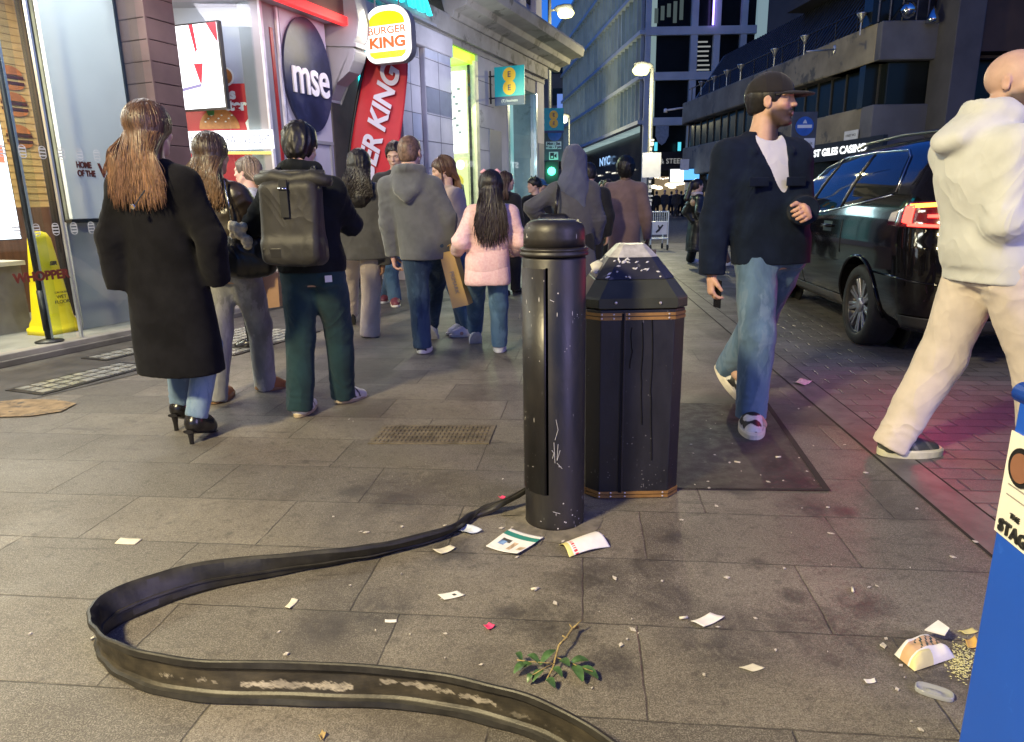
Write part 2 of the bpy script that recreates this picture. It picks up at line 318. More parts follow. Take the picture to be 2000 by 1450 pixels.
for i, (s0, s1, y0, y1, lab) in enumerate(((-.45, .45, -1.16, -.78, 'iron framed pavement light with pale glass blocks beside the tan tarmac'), (.45, 1.2, -.62, -.32, 'iron framed pavement light with pale glass blocks close under the shop step'), (.95, 2.1, -1.5, -.55, 'larger pavement light of pale glass blocks behind the grey denim legs'))):
    t = thing('pavement_light', lab, 'pavement light', fw((s0+s1)/2, (y0+y1)/2, 0), 'glass block pavement lights along the shops')
    MB().fbox(s0, s1, y0, y1, .002, .010).out('frame', IRON, t)
    m = MB(); nx = max(3, int((s1-s0)/.105)); ny = max(2, int((y1-y0)/.10)); r_ = random.Random(i)
    for a in range(nx):
        for b in range(ny):
            if r_.random() < .12: continue
            w, hh = (s1-s0-.06)/nx, (y1-y0-.06)/ny; m.fbox(s0+.03+a*w+.012, s0+.03+(a+1)*w-.012, y0+.03+b*hh+.012, y0+.03+(b+1)*hh-.012, .008, .014)
    m.out('glass_blocks', BLK, t)
# ribbed inspection cover in the paving
gx0, gx1 = G(718, 868), G(955, 868); gy = G(745, 832); ux = (gx1-gx0); uy = np.array([math.sin(math.radians(6.3)), math.cos(math.radians(6.3)), 0])*np.linalg.norm(gy[1]-gx0[1])
t = thing('inspection_cover', 'ribbed rectangular steel inspection cover set in the grey paving slabs', 'manhole cover', gx0+(ux+uy)/2)
BRS = pm('worn_steel', (.16, .135, .095), .5, .3, .3, 12, .2, 120, .002, co='w')
MB().box(gx0+vZ*.001, ux, uy, vZ*.005).out('plate', BRS, t)
m = MB(); nr, nc = 5, 26
for i in range(nr):
    for j in range(nc):
        m.box(gx0+ux*(.03+.94*j/nc)+uy*(.06+.9*i/nr)+vZ*.005, ux*.018, uy*.12, vZ*.005)
m.out('ribs', BRS, t)
# ------------------------------------------------------------------ far street: office block with fins
OFR = pm('office_frame', (.56, .58, .54), .5, 0, .12, .5, co='w'); FIN = pm('office_fin', (.36, .40, .38), .4, .1, .15, .6, co='w')
def office_glass(name, c1, c2, e):
    g = NG(name); p = g.scale(g.pos(), (.8, .82, .31)); w = g.new('ShaderNodeTexWhiteNoise', noise_dimensions='3D')
    fl = g.new('ShaderNodeVectorMath', operation='FLOOR'); g.ln(p, fl.inputs[0]); g.ln(fl.outputs[0], w.inputs['Vector'])
    c = g.mix(w.outputs[0], c1, c2); g.col(c); g.rough(.12); g.ln(c, g.b.inputs['Emission Color']); g.b.inputs['Emission Strength'].default_value = e*EXP; return g.m
OGL = office_glass('office_glass_lit', (.085, .125, .130), (.135, .180, .175), 1.9)
OGD = pm('dark_window', (.010, .013, .013), .18, 0, .3, .5, co='w', spec=.22)
gc = at(1255, 300, 55); gd = np.array([math.cos(math.radians(94.9)), math.sin(math.radians(94.9)), 0]); gx = np.array([1.0, 0, 0])
gz = [at(1252, 239, 55)[2], at(1255, 151, 55)[2], at(1258, 63, 55)[2]]; gz += [gz[2]+3.1, gz[2]+6.2, gz[2]+9.3]
t = thing('office_building', 'blue grey office block with close vertical fins and white floor bands at the street corner', 'building', (gc[0], gc[1], 0))
def gl(a, out, z): return np.array([gc[0], gc[1], 0])+gd*a+np.array([-gd[1], gd[0], 0])*out+vZ*z
LG = 60
MB().box(gl(.05, -14, gz[0]), gd*LG, np.array([-gd[1], gd[0], 0])*13.9, vZ*(gz[-1]-gz[0])).out('curtain_wall', OGL, t)
m = MB()
for z in gz: m.box(gl(0, -.1, z-.14), gd*LG, np.array([-gd[1], gd[0], 0])*.55, vZ*.28)
m.out('floor_band', pm('white_band', (.50, .55, .56), .5, 0, .08, .6, co='w'), t)
m = MB()
for i in range(50): m.box(gl(.25+1.2*i, -.08, gz[0]), gd*.09, np.array([-gd[1], gd[0], 0])*.36, vZ*(gz[-1]-gz[0]))
m.out('fins', FIN, t)
for (a0, a1, z0, z1) in ((9, 13, gz[1]+.2, gz[2]-.3), (20, 52, gz[0]+.4, gz[1]-.3)) if False else ():
    pass
WLIT = em('lit_office_window', (.75, .95, .95), 1.0)
m = MB().box(gl(22, .0, gz[1]+.25), gd*24, np.array([-gd[1], gd[0], 0])*.03, vZ*2.5); m.out('lit_window', em('lit_office_window_soft', (.55, .72, .70), .55), t)
m = MB().box(gl(6.4, .0, gz[3]-2.9), gd*3.2, np.array([-gd[1], gd[0], 0])*.03, vZ*2.7); m.out('lit_window', em('lit_office_window_pale', (.55, .72, .78), .4), t)
SHOPD = pm('dark_shopfront', (.022, .022, .022), .2, 0, .4, .6, co='w')
MB().box(gl(.4, -14, .12), gd*LG, np.array([-gd[1], gd[0], 0])*12.6, vZ*(gz[0]-.3)).out('shopfront', SHOPD, t)
MB().box(gl(0, -.75, .12), gd*.7, np.array([-gd[1], gd[0], 0])*.75, vZ*(gz[0]-.14)).out('corner_pillar', OFR, t)
rs_ = random.Random(9)
m = MB(); m2 = MB()
for k in range(12):
    a = .9+3.3*k; m.box(gl(a, -1.36, .5), gd*rs_.uniform(1.2, 2.4), np.array([-gd[1], gd[0], 0])*.03, vZ*rs_.uniform(1.4, 2.6)); m2.box(gl(a, -1.3, 3.7+.2*(k % 2)), gd*rs_.uniform(.8, 1.8), np.array([-gd[1], gd[0], 0])*.03, vZ*.12)
m.out('shop_windows', em('far_shop_glow', (.40, .30, .20), .30), t); m2.out('strip_lights', em('far_strip', (.9, .85, .7), 1.4), t)
PNY = Plane(gl(0, -1.2, 0), -gd, vZ); d_ = ray(1182, 316); tt_ = ((gl(0, -1.2, 0)-CAM)@np.array([-gd[1], gd[0], 0]))/(d_@np.array([-gd[1], gd[0], 0])); q_ = CAM+d_*tt_-gl(0, -1.2, 0)
PNY.text('shop_lettering', 'NYC', -(q_@gd), q_[2], 1.1, em('sign_blue_glow', (.35, .6, 1), 1.2), t, .05, bold=.03, sx=2.2)
# end wall facing the crossing
m = MB(); x0 = gc[0]; wx = [(1258, 1268), (1345, 1358), (1389, 1401), (1440, 1452)]
for a, b in wx: m.wbox(at(a, 150, 55)[0], at(b, 150, 55)[0], 54.75, 55.1, .12, gz[-1])
for z in gz: m.wbox(at(1257, 150, 55)[0], at(1470, 150, 55)[0], 54.7, 55.05, z-.28, z+.28)
m.out('end_frame', OFR, t)
MB().wbox(at(1257, 150, 55)[0]+.02, at(1470, 150, 55)[0], 55.12, 56, .12, gz[-1]).out('end_glazing', OGD, t)
m = MB()
for k in range(7): m.wbox(at(1359, 150, 55)[0]+.15*random.random(), at(1386, 150, 55)[0]-.3*random.random(), 55.06, 55.1, gz[1]+.4+.32*k, gz[1]+.4+.32*k+.10)
m.out('lit_ceiling', em('office_ceiling_light', (.8, .82, .8), .35), t)
m = MB()
for k in range(5): m.wbox(at(1275+12*k, 150, 55)[0], at(1282+12*k, 150, 55)[0], 55.06, 55.1, gz[2]+.6+.2*(k % 3), gz[2]+1.6+.15*k)
m.out('office_interior', em('office_dim', (.16, .22, .2), .35), t)
MB().wbox(at(1390, 30, 55)[0]-.05, at(1390, 30, 55)[0]+.06, 54.5, 54.6, gz[2]+.3, gz[-1]).out('violet_light_strip', em('violet_led', (.35, .25, 1.0), 5), t)
# cafe at the foot of the block, seen across the road
m = MB().wbox(at(1278, 380, 55)[0], at(1345, 380, 55)[0], 54.95, 55.05, .3, 2.9); m.out('cafe_interior', em('cafe_glow', (.42, .30, .16), .5), t)
m = MB()
for (px, py) in ((1277, 365), (1287, 367), (1306, 361), (1313, 365), (1312, 359), (1323, 359), (1330, 358)):
    q = at(px, py, 54.2); m.lathe(q-vZ*.15, [(.02, 0), (.28, .06), (.3, .15), (.2, .25), (.02, .3)], 12)
m.out('globe_lights', em('cafe_globe', (1, .86, .6), 3.0), t, True)
m = MB()
for k in range(12): q = at(1280+5*k, 347+random.random()*3, 54.4); m.wbox(q[0]-.06, q[0]+.06, 54.3, 54.4, q[2]-.05, q[2]+.05)
m.out('downlights', em('cafe_downlight', (1, .85, .65), 2.5), t)
DK = pm('sign_black', (.012, .013, .014), .4, co='w'); WHT = pm('white_plastic', (.75, .75, .74), .45, 0, .06)
s0 = at(1290, 318, 54.4); s1 = at(1336, 305, 54.4)
PL = Plane(at(1312, 317, 54.3), (1, 0, 0), (0, 0, 1))
PL.rect('cafe_fascia', -1.0, 1.05, -.6, .75, DK, t)
PL.text('cafe_lettering', '& STEEN', .06, .06, .52, em('sign_dim_white', (.7, .72, .7), .45), t)
sh = [(-.45, .5), (.45, .5), (.45, -.1), (.25, -.45), (0, -.62), (-.25, -.45), (-.45, -.1)]
PL2 = Plane(at(1293, 263, 54.3), (1, 0, 0), (0, 0, 1)); PL2.poly('shield_banner', [(a*1.1, b*1.25) for a, b in sh], pm('shield_grey', (.30, .33, .33), .6), t)
for px in (1281, 1327): MB().wbox(at(px, 288, 54.3)[0]-.12, at(px, 288, 54.3)[0]+.12, 54.3, 54.35, at(px, 295, 54.3)[2], at(px, 278, 54.3)[2]).out('blue_screen', em('cyan_screen', (.1, .65, .8), 1.2), t)
# older block beyond, on the left of the street
OB = pm('old_block_wall', (.16, .15, .14), .8, 0, .25, .4, co='w')
t = thing('old_building', 'distant brown block with dark window rows and one blue lit window', 'building', (at(1100, 300, 92)[0], 92, 0))
xa, xb = at(1076, 200, 92)[0], at(1118, 200, 92)[0]
gl2 = np.array([xa, 92, 0])
MB().wbox(xa-14, xb, 92, 110, 0, at(1100, 110, 92)[2]).out('wall', OB, t)
m = MB()
for k in range(4):
    z = at(1100, 330-62*k, 92)[2]; m.wbox(xa+.2, xb-.3, 91.9, 92.0, z, z+2.0)
m.out('windows', OGD, t)
MB().wbox(at(1089, 200, 91)[0], at(1111, 200, 91)[0], 91.7, 91.85, at(1100, 232, 91)[2], at(1100, 182, 91)[2]).out('lit_window', em('blue_window', (.16, .28, .75), .9), t)
# ------------------------------------------------------------------ concrete hotel block on the right
CON = pm('concrete', (.29, .25, .17), .85, 0, .22, .9, .5, 22, .01, co='w', c2=(.13, .125, .105), f2=.56, s2=1.1)
COND = pm('concrete_grey', (.13, .13, .14), .8, 0, .2, .7, .3, 25, .01, co='w')
hA = at(1706, 121, 25); hd = np.array([math.cos(math.radians(95.4)), math.sin(math.radians(95.4)), 0]); hn = np.array([-hd[1], hd[0], 0])
h0 = np.array([hA[0], hA[1], 0])
def hp(a, out, z): return h0+hd*a+hn*out+vZ*z
def hz(y): return at(1706, y, 25)[2]
HL = 19.0
t = thing('hotel_building', 'brutalist concrete block with ribbed dark roof, long parapet and casino sign', 'building', h0)
def band(z0, z1, o0, o1, name, mat, ch=.0, L=HL):
    # runs along the side street, round the near corner and along the front
    m = MB()
    prof = [(o0, z0), (o1-ch, z0), (o1, z0+ch), (o1, z1-ch), (o1-ch, z1), (o0, z1)] if ch else [(o0, z0), (o1, z0), (o1, z1), (o0, z1)]
    m.prism([hp(0, b, z) for b, z in prof], hd*L)
    # rounded far end
    m.lathe(hp(L, o1-1.2, z0), [(1.2, 0), (1.2, z1-z0)], 24)
    m.box(hp(0, o1, z0)-np.array([0, -.002, 0]), (6.2, 0, 0), hd*3.0, vZ*(z1-z0))
    return m.out(name, mat, t, bevel=.03)
band(hz(121), hz(45), -3, .0, 'parapet', CON, .06); band(hz(302), hz(206), -3, -.12, 'concrete_band', CON, .06)
band(hz(206)+.001, hz(121)-.001, -3.2, -.55, 'window_band', OGD)
m = MB()
for k in range(20): m.box(hp(.4+1.0*k, -.6, hz(206)), hd*.06, hn*.10, vZ*(hz(121)-hz(206)))
m.out('window_mullions', pm('mullion_dark', (.06, .058, .05), .5), t)
band(0.0, hz(302)-.001, -3.2, -.7, 'ground_storey', SHOPD)
m = MB()
for k in range(9): m.box(hp(1+2.1*k, -.62, .2), hd*(.5+.8*random.random()), hn*.03, vZ*(1.1+.9*random.random()))
m.out('shop_windows', em('shop_warm_window', (.62, .45, .25), .35), t)
# ribbed mansard roof
zr0, zr1 = hz(45), hz(45)+2.6
ROOF = pm('ribbed_roof', (.035, .042, .055), .4, .3, .2, 2, co='w')
m = MB().prism([hp(-.02, -.5, zr0), hp(-.02, -2.3, zr1), hp(-.02, -3.2, zr1), hp(-.02, -3.2, zr0)], hd*HL)
for k in range(62):
    a = .15+.3*k; m.prism([hp(a, -.44, zr0), hp(a, -2.24, zr1), hp(a, -2.34, zr1), hp(a, -.54, zr0)], hd*.07)
m.out('ribbed_roof', ROOF, t)
m = MB().tube([hp(0, -.3, zr0+.75), hp(HL, -.3, zr0+.75)], .03)
for k in range(14): m.tube([hp(.3+1.4*k, -.3, zr0), hp(.3+1.4*k, -.3, zr0+.8)], .025, 6)
m.out('railing', pm('rail_black', (.02, .02, .022), .4, .5), t)
m = MB()
for k in range(8): m.box(hp(-1+1.3*k, -3.0-.28*k, zr1+.4*k), hd*(HL*.55-1.0*k), hn*1.6, vZ*.26)
m.box(hp(-2, -14, zr1-.3), hd*16, hn*11.4, vZ*14)
m.out('tower', pm('tower_concrete', (.05, .05, .055), .8, 0, .2, .5, co='w'), t)
m = MB()
for k in range(5): m.prism([hp(2.4-1.0*k, -2.6+.5*k, zr1+.45+.35*k), hp(2.4-1.0*k, -1.0+.5*k, zr1+.55+.35*k), hp(2.4-1.0*k, -1.2+.5*k, zr1+.95+.35*k), hp(2.4-1.0*k, -2.6+.5*k, zr1+1.25+.35*k)], hd*3.2)
m.out('tower_fins', pm('tower_fin', (.17, .17, .19), .7, 0, .2, .8, co='w'), t)
# front face, recessed glazing and the big column at the right
fx0 = h0[0]; yF = h0[1]
m = MB().wbox(fx0+.02, fx0+5.2, yF-.30, yF+.6, hz(121), hz(45)); m.wbox(fx0+.02, fx0+4.9, yF-.22, yF+.6, hz(300), hz(206)); m.out('front_panels', COND, t, bevel=.04)
MB().wbox(fx0, fx0+6, yF+.5, yF+.9, hz(208), hz(119)).out('front_window', OGD, t)
MB().wbox(fx0, fx0+6, yF+.7, yF+1.1, 0, hz(299)).out('front_base', SHOPD, t)
m = MB()
cx0, cx1 = at(1852, 100, 24)[0], at(1905, 100, 24)[0]; m.wbox(cx0, cx1, 23.7, 25, 0, 14); m.out('column', pm('column_concrete', (.085, .08, .085), .8, 0, .2, .7, co='w'), t, bevel=.03)
MB().wbox(cx1, cx1+12, 24, 40, at(1950, 100, 24)[2], at(1950, 100, 24)[2]+4).out('canopy', pm('canopy_brown', (.075, .042, .022), .7, 0, .3, .6, co='w'), t)
MB().wbox(cx1-1, cx1+12, 30, 31, 0, at(1950, 95, 24)[2]+2).out('lobby_wall', pm('lobby_dark', (.012, .011, .010), .4, co='w'), t)
m = MB()
for (px, py, w) in ((1924, 127, .25), (1938, 135, .1), (1916, 168, .2), (1912, 178, .2), (1990, 130, .2)):
    q = at(px, py, 29.5); m.wbox(q[0]-w, q[0]+w, 29.4, 29.5, q[2]-.06, q[2]+.06)
m.out('lobby_lights', em('lobby_light', (1, .85, .6), 4), t)
q = at(1948, 137, 29.4); MB().wbox(q[0]-.3, q[0]+.5, 29.3, 29.4, q[2]-.04, q[2]+.04).out('red_neon', em('pink_neon', (1, .2, .25), 4), t)
# front roof terrace glass, mirror balls
MB().wbox(fx0-.1, fx0+5, yF+.2, yF+.8, hz(45), hz(45)+4).out('terrace_screen', OGD, t)
m = MB()
for px in (1716, 1738, 1762, 1790, 1812, 1838): q = at(px, 20, 24.9); m.tube([(q[0], 24.85, hz(45)), (q[0], 24.85, hz(45)+4)], .03, 6)
m.out('terrace_posts', pm('post_grey', (.10, .10, .11), .5, .3), t)
CHR = pm('chrome', (.6, .62, .64), .14, 1, .1, 8)
for i, (px, py, s, lab) in enumerate(((1774, 20, .26, 'round'), (1822, 32, .24, 'pointed'))):
    q = at(px, py, 24.5)
    prof = [(.02, -s), (s*.7, -s*.7), (s, 0), (s*.7, s*.7), (.02, s)] if i == 0 else [(.02, -s), (s*.85, -s*.8), (s*.8, -s*.2), (s*.35, s*.7), (.02, s*1.3)]
    tag(MB().lathe(q, prof, 16).out('terrace_ornament', CHR, None, True), 'shiny silver %s ornament on the dark terrace above the parapet' % lab, 'ornament', 'silver ornaments on the terrace')
# parapet spotlights
SPT = pm('spot_metal', (.55, .55, .5), .35, .8, .1, 8)
for i, (px, py, Yd) in enumerate(((1683, 35, 25.6), (1572, 78, 28.6), (1513, 103, 31.0), (1447, 133, 34), (1420, 144, 36), (1395, 155, 38), (1370, 165, 41))):
    q = at(px, py, Yd); s = .14
    r = thing('parapet_spotlight', ['silver spotlight on the parapet nearest the building corner', 'second silver spotlight along the parapet, above the round blue sign', 'third silver spotlight along the parapet, right above the dark cap', 'fourth silver spotlight along the parapet, left of the dark cap', 'fifth silver spotlight along the parapet, over the dark ribbed roof edge', 'sixth silver spotlight along the parapet, next to the far rounded end', 'last silver spotlight, at the rounded far end of the parapet'][i], 'spotlight', q-vZ*.5, 'silver spotlights along the parapet')
    MB().lathe(q-vZ*.05, [(.05, -.1), (.06, 0), (.16, .16), (.17, .2), (.02, .2)], 14).out('shade', SPT, r, True)
    MB().tube([q-vZ*.55, q-vZ*.1], .025, 6).out('stem', SPT, r)
# casino sign and other fittings
sp = Plane(hp(2.05, -.02, 0), -hd, (0, 0, 1))
def hcoord(x, y):     # along-wall metres and height of a photo point on the side wall
    d = ray(x, y); tt = ((h0-CAM)@hn)/(d@hn); q = CAM+d*tt; return (q-h0)@hd, q[2]
a0, z0 = hcoord(1588, 303); a1, z1 = hcoord(1690, 296)
PS = Plane(hp(0, .0, 0), -hd, (0, 0, 1))
r = thing('casino_sign', 'long black fascia sign with glowing white casino lettering on the concrete block', 'sign', hp((a0+a1)/2, 0, z0))
MB().box(hp(a1-1.0, -.12, z0-.30), hd*(a0-a1+2.2), hn*.16, vZ*.66).out('sign_board', DK, r)
PS.text('lettering', 'ST GILES CASINO', -a0+.15, z0+.02, .36, em('sign_white', (.95, .98, 1), 2.2), r, .06, align='LEFT', bold=.012, sx=1.25)
a2, z2 = hcoord(1663, 265); r = tag(MB().box(hp(a2-.42, .0, z2-.17), hd*.84, hn*.03, vZ*.34).out('street_nameplate', WHT), 'small white street nameplate on the concrete band', 'street sign')
PSn = Plane(hp(a2, .03, z2), -hd, (0, 0, 1)); PSn.text('lettering', 'STREET WC1', 0, 0, .11, DK, r, .003)
q = at(1571, 247, 19); r = thing('round_sign', 'round blue street sign with white emblem on a dark post', 'sign', (q[0], q[1], 0))
PR = Plane(q, (1, 0, 0), (0, 0, 1)); PR.poly('sign_disc', ell2(.235, .24), pm('sign_blue', (.03, .12, .45), .4), r, 0, .02)
PR.poly('sign_panel', [(-.33, -.6), (.33, -.6), (.33, .36), (-.33, .36)], pm('panel_grey', (.07, .075, .09), .5), r, -.03, .02)
PR.rect('emblem', -.19, .19, -.045, .035, WHT, r, .021, .004); PR.poly('emblem', [(-.06, .07), (.06, .07), (.03, .13), (0, .17), (-.03, .13)], WHT, r, .021, .004)
PR.rect('white_plate', .02, .3, -.55, -.3, WHT, r, 0, .015); MB().tube([(q[0], q[1]+.06, 0), (q[0], q[1]+.06, q[2]+.3)], .04).out('post', DK, r)
PR.text('lettering', 'exit', .16, -.43, .11, DK, r, .018)
# light-box and wall bracket near the far end of the block
q = at(1340, 343, 42); r = thing('light_box_sign', 'glowing white and blue light box sign on the far concrete block', 'sign', q)
PB = Plane(q, (1, .08, 0), (0, .0, 1)); PB.rect('white_half', -.95, -.15, -.36, .36, em('box_white', (.95, 1, 1), 2.4), r); PB.rect('blue_half', -.15, .8, -.25, .36, em('box_blue', (.12, .42, .95), 1.6), r)
PB.rect('sign_body', -1.0, 2.1, -.4, .42, DK, r, -.12, .11); PB.text('lettering', '15', 1.35, .1, .5, em('sign_white2', (.9, .95, .9), 1.3), r)
q = at(1337, 322, 41); tag(MB().wbox(q[0]-.25, q[0]+.25, q[1]-.04, q[1], q[2]-.3, q[2]+.3).out('notice', WHT), 'small pale notice fixed at the end of the concrete band', 'notice')
q0, q1 = at(1300, 216, 39), at(1334, 211, 39); tag(MB().tube([q0, q1], .05).lathe(q0-vZ*.1, [(.02, -.02), (.1, 0), (.1, .16), (.03, .2)], 12).out('wall_bracket', WHT, None, True), 'white wall bracket with a small drum reaching left from the far concrete parapet', 'bracket')
q0, q1 = at(1575, 101, 24.2), at(1630, 97, 24.6); tag(MB().tube([q0, q1], .03).lathe(q1, [(.02, -.14), (.05, -.1), (.03, 0), (.05, .1), (.02, .14)], 10).out('cctv_bracket', SPT, None, True), 'thin grey camera bracket on the parapet right of the dark cap', 'bracket')
# ------------------------------------------------------------------ street lamps, signals, signs in the distance
POL = pm('pole_grey', (.10, .105, .11), .45, .4, .2, 4)
def street_lamp(px, Yd, ptop, hx, hy, lab, pbase, colr, e, scale=1.0):
    b = at(px, ptop, Yd); hd_ = at(hx, hy, Yd); base = np.array([b[0], Yd, 0.0])
    r = thing('street_lamp', lab, 'street lamp', base, 'street lamps down the road')
    MB().tube([base, base+vZ*1.2, base+vZ*1.25, np.array([b[0], Yd, b[2]])], [.11, .10, .075, .055], 10).out('pole', POL, r, True)
    MB().tube([np.array([b[0], Yd, hd_[2]-.05]), hd_+(np.array([b[0], Yd, hd_[2]])-hd_)*.45], .035, 8).out('arm', POL, r, True)
    dirn = np.sign(hd_[0]-b[0]); m = MB().lathe(hd_-np.array([.32*dirn, 0, 0])*scale, [(.04*scale, -.02), (.10*scale, .08*scale), (.13*scale, .3*scale), (.11*scale, .5*scale), (.03*scale, .58*scale)], 14, (dirn, 0, .08)); m.out('lamp_head', POL, r, True)
    MB().lathe(hd_-vZ*.12*scale-np.array([.2*dirn*scale, 0, 0]), [(.05*scale, -.02), (.14*scale, .05*scale), (.16*scale, .22*scale), (.13*scale, .42*scale), (.03, .5*scale)], 14, (dirn, 0, 0)).out('lens', em('lamp_lens_'+str(round(e)), colr, e*.28), r, True)
    lamp('street_lamp_light', 'POINT', tuple(hd_-vZ*.4-np.array([0, .9, 0])), (450 if ptop < 0 else 950)*EXP, (1, .90, .50), .15)
    return r
street_lamp(1073, 24, -60, 1103, 18, 'tall street lamp glowing yellow against the blue sky above the stone cornice', 0, (1, .95, .36), 14, 1.0)
r = street_lamp(1274, 21, 133, 1254, 130, 'street lamp with stickers on its pole and a blank white board, before the office block', 0, (1, .95, .30), 13, .9)
Yd = 21; b = at(1271, 325, Yd); MB().wbox(at(1253, 325, Yd)[0], at(1289, 325, Yd)[0], Yd-.12, Yd-.09, at(1271, 347, Yd)[2], at(1271, 299, Yd)[2]).out('white_board', pm('board_white', (.72, .72, .78), .5, 0, .05), r)
m = MB()
for k in range(16): zz = .9+.13*k; m.wbox(b[0]-.065, b[0]+.065*random.random(), Yd-.105, Yd-.1, zz, zz+.04+.07*random.random())
m.out('stickers', pm('sticker_white', (.6, .6, .62), .5, 0, .4, 20), r)
street_lamp(1112, 62, 232, 1099, 228, 'small distant street lamp beside the yellow and teal shop sign', 0, (.95, 1, .8), 15, 2.0)
# sign panel with traffic signal
Yd = 20; q = at(1082, 270, Yd); r = thing('sign_post', 'grey road sign panel with times and camera plates above a green traffic signal', 'traffic sign', (q[0], Yd, 0))
GREY = pm('panel_slate', (.075, .085, .105), .5, 0, .1, 3)
PS = Plane((0, Yd-.05, 0), (1, 0, 0), (0, 0, 1))
def pr(name, x0, y0, x1, y1, mat, off=.003, th=.01):
    A, B = at(x0, y1, Yd), at(x1, y0, Yd); return PS.rect(name, A[0], B[0], A[2], B[2], mat, r, off, th)
pr('panel', 1063, 250, 1100, 316, GREY, -.02, .02); pr('times_plate', 1066, 277, 1096, 292, WHT); pr('camera_plate', 1072, 297, 1090, 313, WHT)
q = at(1081, 281.5, Yd); PS.text('times_lettering', 'Mon - Sat', q[0], q[2], .092, DK, r, .016, bold=.004); q = at(1081, 288, Yd); PS.text('times_lettering', '8 am - 7 pm', q[0], q[2], .085, DK, r, .016, bold=.004)
q = at(1079, 305, Yd); PS.poly('camera_symbol', [(q[0]+a, q[2]+b) for a, b in ((-.07, -.08), (.04, -.08), (.04, .08), (-.07, .08))], DK, r, .014); PS.poly('camera_symbol', [(q[0]+a, q[2]+b) for a, b in ((.05, -.02), (.11, -.06), (.11, .06), (.05, .02))], DK, r, .014)
PS.poly('camera_symbol', ell2(.03, .03, 20, (q[0]-.015, q[2]-.03)), WHT, r, .019, .003)
q = at(1083, 262, Yd); PS.poly('blue_roundel', ell2(.19, .19, 30, (q[0], q[2])), pm('sign_blue', (.03, .12, .45), .4), r, .004, .008)
q = at(1083, 249, Yd); pr('purple_band', 1064, 249, 1099, 260, pm('purple_band', (.09, .075, .16), .5), .012, .01)
q = at(1077, 335, Yd)
MB().wbox(q[0]-.19, q[0]+.2, Yd-.08, Yd+.2, q[2]-.42, q[2]+.28).out('signal_head', pm('signal_black', (.012, .02, .018), .5), r, bevel=.02)
MB().lathe(np.array([q[0], Yd-.07, q[2]]), [(.11, 0), (.11, .03), (.06, .05)], 24, (0, -1, 0)).out('green_light', em('signal_green', (.05, 1, .42), 9), r)
lamp('signal_light', 'POINT', (q[0], Yd-.3, q[2]), 10*EXP, (.1, 1, .5), .1)
MB().tube([(q[0]+.1, Yd+.1, 0), (q[0]+.1, Yd+.1, at(1080, 225, Yd)[2])], .06).out('post', POL, r)
# luggage trolley with advert board
Yd = 17; A, B = at(1270, 490, Yd), at(1306, 412, Yd); r = thing('luggage_trolley', 'white wire luggage trolley carrying a pale advert board by the lamp pole', 'trolley', ((A[0]+B[0])/2, Yd, 0))
TW = pm('trolley_white', (.62, .63, .64), .4, .3, .1, 6); x0, x1 = A[0], B[0]; zt = .92
m = MB()
for x in (x0, x1): m.tube([(x, Yd, .12), (x, Yd, zt)], .018, 8); m.tube([(x, Yd+.6, .12), (x, Yd+.5, .6)], .018, 8); m.tube([(x, Yd, .28), (x, Yd+.65, .28)], .018, 8)
for z in (.28, .68, zt): m.tube([(x0, Yd, z), (x1, Yd, z)], .018, 8)
for k in range(9): x = x0+(x1-x0)*k/8; m.tube([(x, Yd, .28), (x, Yd+.6, .28)], .008, 6); m.tube([(x, Yd-.01, .7), (x, Yd-.01, zt)], .008, 6)
m.out('frame', TW, r)
bd = MB().wbox(x0+.03, x1-.03, Yd-.03, Yd-.015, .38, .68).out('advert_board', pm('advert_pink', (.62, .58, .60), .5, 0, .05), r)
PT = Plane(((x0+x1)/2, Yd-.03, .52), (1, 0, 0), (0, 0, 1)); PT.poly('jumping_figure', [(-.08, -.1), (-.01, -.06), (.03, .0), (.09, .08), (.06, .1), (.0, .04), (-.03, .09), (-.05, .08), (-.03, .0), (-.1, -.07)], DK, r, .004, .003)
for x in (x0, x1):
    for y in (Yd, Yd+.6): MB().lathe((x-.02, y, .07), [(.03, 0), (.07, .005), (.07, .035), (.03, .04)], 16, (1, 0, 0)).out('wheel', pm('rubber', (.02, .02, .02), .7), r)
# ------------------------------------------------------------------ restaurant on the left
def fdep(x, y, s):       # metres into the building where the ray meets the cross plane at s
    d = ray(x, y); t = (s-(CAM-FP0)@fX)/(d@fX); q = CAM+d*t; return float((q-FP0)@fY), float(q[2])
STONE = pm('portland_stone', (.46, .43, .44), .8, 0, .14, 1.6, .25, 40, .004, co='w', c2=(.25, .235, .235), f2=.6, s2=1.3)
STONE2 = pm('stained_stone', (.33, .305, .27), .85, 0, .25, 1.2, .3, 35, .004, co='w', c2=(.17, .155, .135), f2=.54, s2=1.8)
GREYP = pm('grey_paint', (.30, .30, .33), .5, 0, .08, 2, co='w'); LILAC = pm('lilac_panel', (.50, .48, .56), .5, 0, .06, 1.5, co='w')
TILE = pm('brown_tile', (.135, .085, .08), .42, 0, .15, 3, .1, 90, .002, co='w', rvar=.1); GROUT = pm('grout', (.05, .03, .03), .8)
STEP = pm('step_stone', (.24, .23, .22), .55, 0, .2, 4, .2, 90, .002, co='w'); ALU = pm('aluminium', (.62, .66, .70), .3, .8, .05, 4)
GLS = glassm('shop_glass'); BLACK = pm('matt_black', (.012, .012, .014), .45, 0, .2, 10)
RB = thing('restaurant_building', 'glass fronted burger restaurant with brown tiled pier, white panel and red light strip', 'building', fw(1, .5, 0))
MB().fbox(-5, 4.6, .005, 3.5, .002, .10).out('step', STEP, RB, bevel=.008)
MB().fbox(-5, 4.6, -.03, .0, .002, .055).out('step_kerb', pm('step_kerb', (.12, .115, .11), .6, 0, .25, 4, .3, 60, .003, co='w'), RB, bevel=.008)
